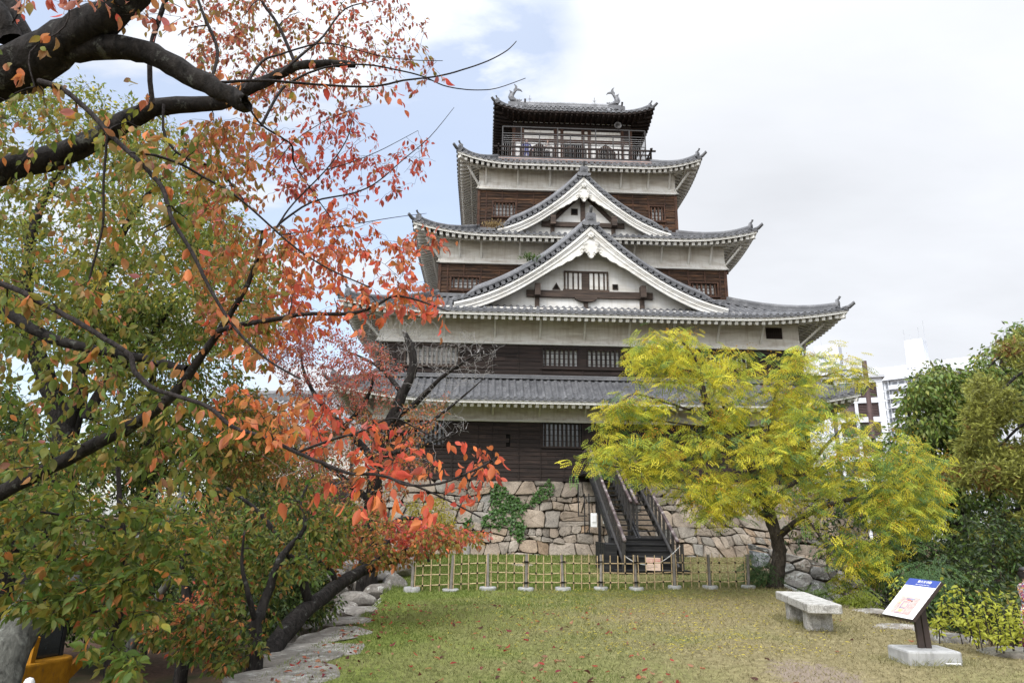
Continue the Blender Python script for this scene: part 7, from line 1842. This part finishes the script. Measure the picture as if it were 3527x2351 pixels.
# ================================================================== MINI EXCAVATOR
M['yellow'] = stained('yellow_machine_paint', (.36, .165, .01), (.12, .07, .03), .6); M['rubber'] = flat('black_rubber', (.02, .02, .02), 0.8, 0.2, 0.2, 8); M['glass_dk'] = flat('dark_cab_glass', (.015, .02, .022), 0.08, 0.7, 0.1)
pe = at(70, 1500, 18.0)
ex = empty('mini_excavator', (pe[0], pe[1], -3.3), R_(-22), 'yellow mini excavator with a dark glazed cab parked on the brown earth', 'excavator')
for sx in (-1, 1):
    t = MB(); out_ = [(-1.05, .26), (-.98, .08), (-.82, .0), (.82, .0), (.98, .08), (1.05, .26), (.98, .44), (.82, .52), (-.82, .52), (-.98, .44)]
    t.prism([(y, z) for y, z in out_], (sx * .72 - .16, 0, 0), (0, 1, 0), (0, 0, 1), (.32, 0, 0)); tr_ = t.build('track', M['rubber'], ex, bevel=.03)
    t = MB()
    for k in range(22):
        y = -.95 + k * .09; t.b2((sx * .72 - .17, y - .02, .5), (sx * .72 + .17, y + .025, .545))
    t.build('cleats', M['rubber'], tr_)
    t = MB(); t.cyl((sx * .72 - .18, -.78, .26), (sx * .72 + .18, -.78, .26), .17, 14); t.cyl((sx * .72 - .18, .78, .26), (sx * .72 + .18, .78, .26), .17, 14); t.build('wheel', M['iron'], tr_)
t = MB(); t.b2((-.55, -.6, .2), (.55, .6, .55)); t.cyl((0, 0, .55), (0, 0, .68), .42, 20); t.build('undercarriage', M['iron'], ex)
def rr(w, d0, d1, z0, z1, r=.22, n=6):
    pts = []
    for cx_, cy_, a0 in ((w - r, d1 - r, 0), (-w + r, d1 - r, 90), (-w + r, d0 + r, 180), (w - r, d0 + r, 270)):
        pts += [(cx_ + r * math.cos(R_(a0 + 90 * k / n)), cy_ + r * math.sin(R_(a0 + 90 * k / n))) for k in range(n + 1)]
    return pts
t = MB(); t.prism(rr(.80, -1.0, .85, 0, 0, .35), (0, 0, .6), (1, 0, 0), (0, 1, 0), (0, 0, .297)); t.build('counterweight', M['iron'], ex, bevel=.04)
t = MB(); t.prism(rr(.80, -1.02, .85, 0, 0, .40), (0, 0, .9), (1, 0, 0), (0, 1, 0), (0, 0, .72)); t.build('body', M['yellow'], ex, bevel=.06)
t = MB(); t.prism([(-.62, -.02), (-.25, -.02), (-.25, .12), (-.6, .12)], (0, -1.03, 1.2), (1, 0, 0), (0, 0, 1), (0, .03, 0)); pl_ = t.build('plate', M['rubber'], ex)
t = MB()
for k in range(4): t.b2((-.56 + k * .07, -1.045, 1.21), (-.52 + k * .07, -1.032, 1.26))
t.build('plate_marks', M['bar_grey'], pl_)
t = MB(); t.prism([(-.82, .58), (.35, .58), (.16, 1.16), (-.55, 1.02), (-.82, 1.08)], (0, -1.055, 0), (1, 0, 0), (0, 0, 1), (0, .06, 0)); t.build('rear_guard', M['rubber'], ex)
t = MB()
for x0_, x1_, z0_, z1_ in ((-.5, .1, 1.36, 1.39), (.2, .62, 1.36, 1.39), (.2, .22, 1.0, 1.36)): t.b2((x0_, -1.032, z0_), (x1_, -1.02, z1_))
t.build('panel_seams', M['rubber'], ex)
t = MB(); t.b2((-.52, -1.075, .78), (-.1, -1.06, .84)); t.build('rear_strip', M['bar_grey'], ex)
t = MB(); t.b2((.34, -.99, .82), (.44, -.96, .92)); t.build('tail_light', M['ink_red'], ex)
t = MB(); t.b2((-.66, -.62, 1.6), (.34, .62, 2.50)); cabo = t.build('cab', M['glass_dk'], ex, bevel=.05)
t = MB()
for x in (-.66, .34):
    for y in (-.62, .62): t.b2((x - .04, y - .04, 1.49), (x + .04, y + .04, 2.5))
t.build('cab_frame', M['rubber'], cabo)
t = MB(); t.b2((-.72, -.68, 2.51), (.4, .68, 2.60)); t.build('cab_roof', M['yellow'], cabo, bevel=.03); ex.scale = (.9, .9, .92)
t = MB(); t.prism([(0, 0), (.16, 0), (.24, .75), (.12, .78)], (.52, -.45, 1.48), (1, 0, 0), (0, 0, 1), (0, .12, 0)); t.build('side_pillar', M['yellow'], ex)
t = MB(); bp_ = [(.1, .9, .9), (.1, 1.6, 1.5), (.1, 2.4, 1.3)]; t.beam(bp_[0], bp_[1], .18, .26); t.beam(bp_[1], bp_[2], .17, .22); bo3 = t.build('boom', M['yellow'], ex)
t = MB(); t.beam((.1, 2.4, 1.3), (.1, 2.8, .4), .14, .18); ar_ = t.build('dipper_arm', M['yellow'], ex); t = MB(); t.prism([(0, 0), (.35, .05), (.45, -.3), (.1, -.45), (-.05, -.2)], (-.12, 2.65, .5), (0, 1, 0), (0, 0, 1), (.45, 0, 0)); t.build('bucket', M['iron'], ar_)
pb_ = at(66, 1572, 13); t = MB(); t.lathe([(.09, -.1), (.09, .0), (.085, .05), (.06, .10), (.0, .125)], (0, 0, 0), 14); t.cyl((0, 0, -2.0), (0, 0, -.1), .04, 8); o = t.build('bollard', M['white_metal'], smooth=True, auto=40); o.location = pb_; tag(o, 'small white domed marker at the bottom left corner below the digger', 'bollard')
for k, (px, py, Y, w_) in enumerate(((385, 1468, 15.5, 1.1), (398, 1486, 14.6, 1.1))):
    q = at(px, py, Y); rock('stone_step', (q[0], q[1], -2.68), (w_ * 1.4, .5, .3), 300 + k, M['stone_grey'], ['upper long grey slab lying on the brown earth', 'lower long grey slab lying on the brown earth'][k], 'grey slabs on the brown earth', flat_top=.4)
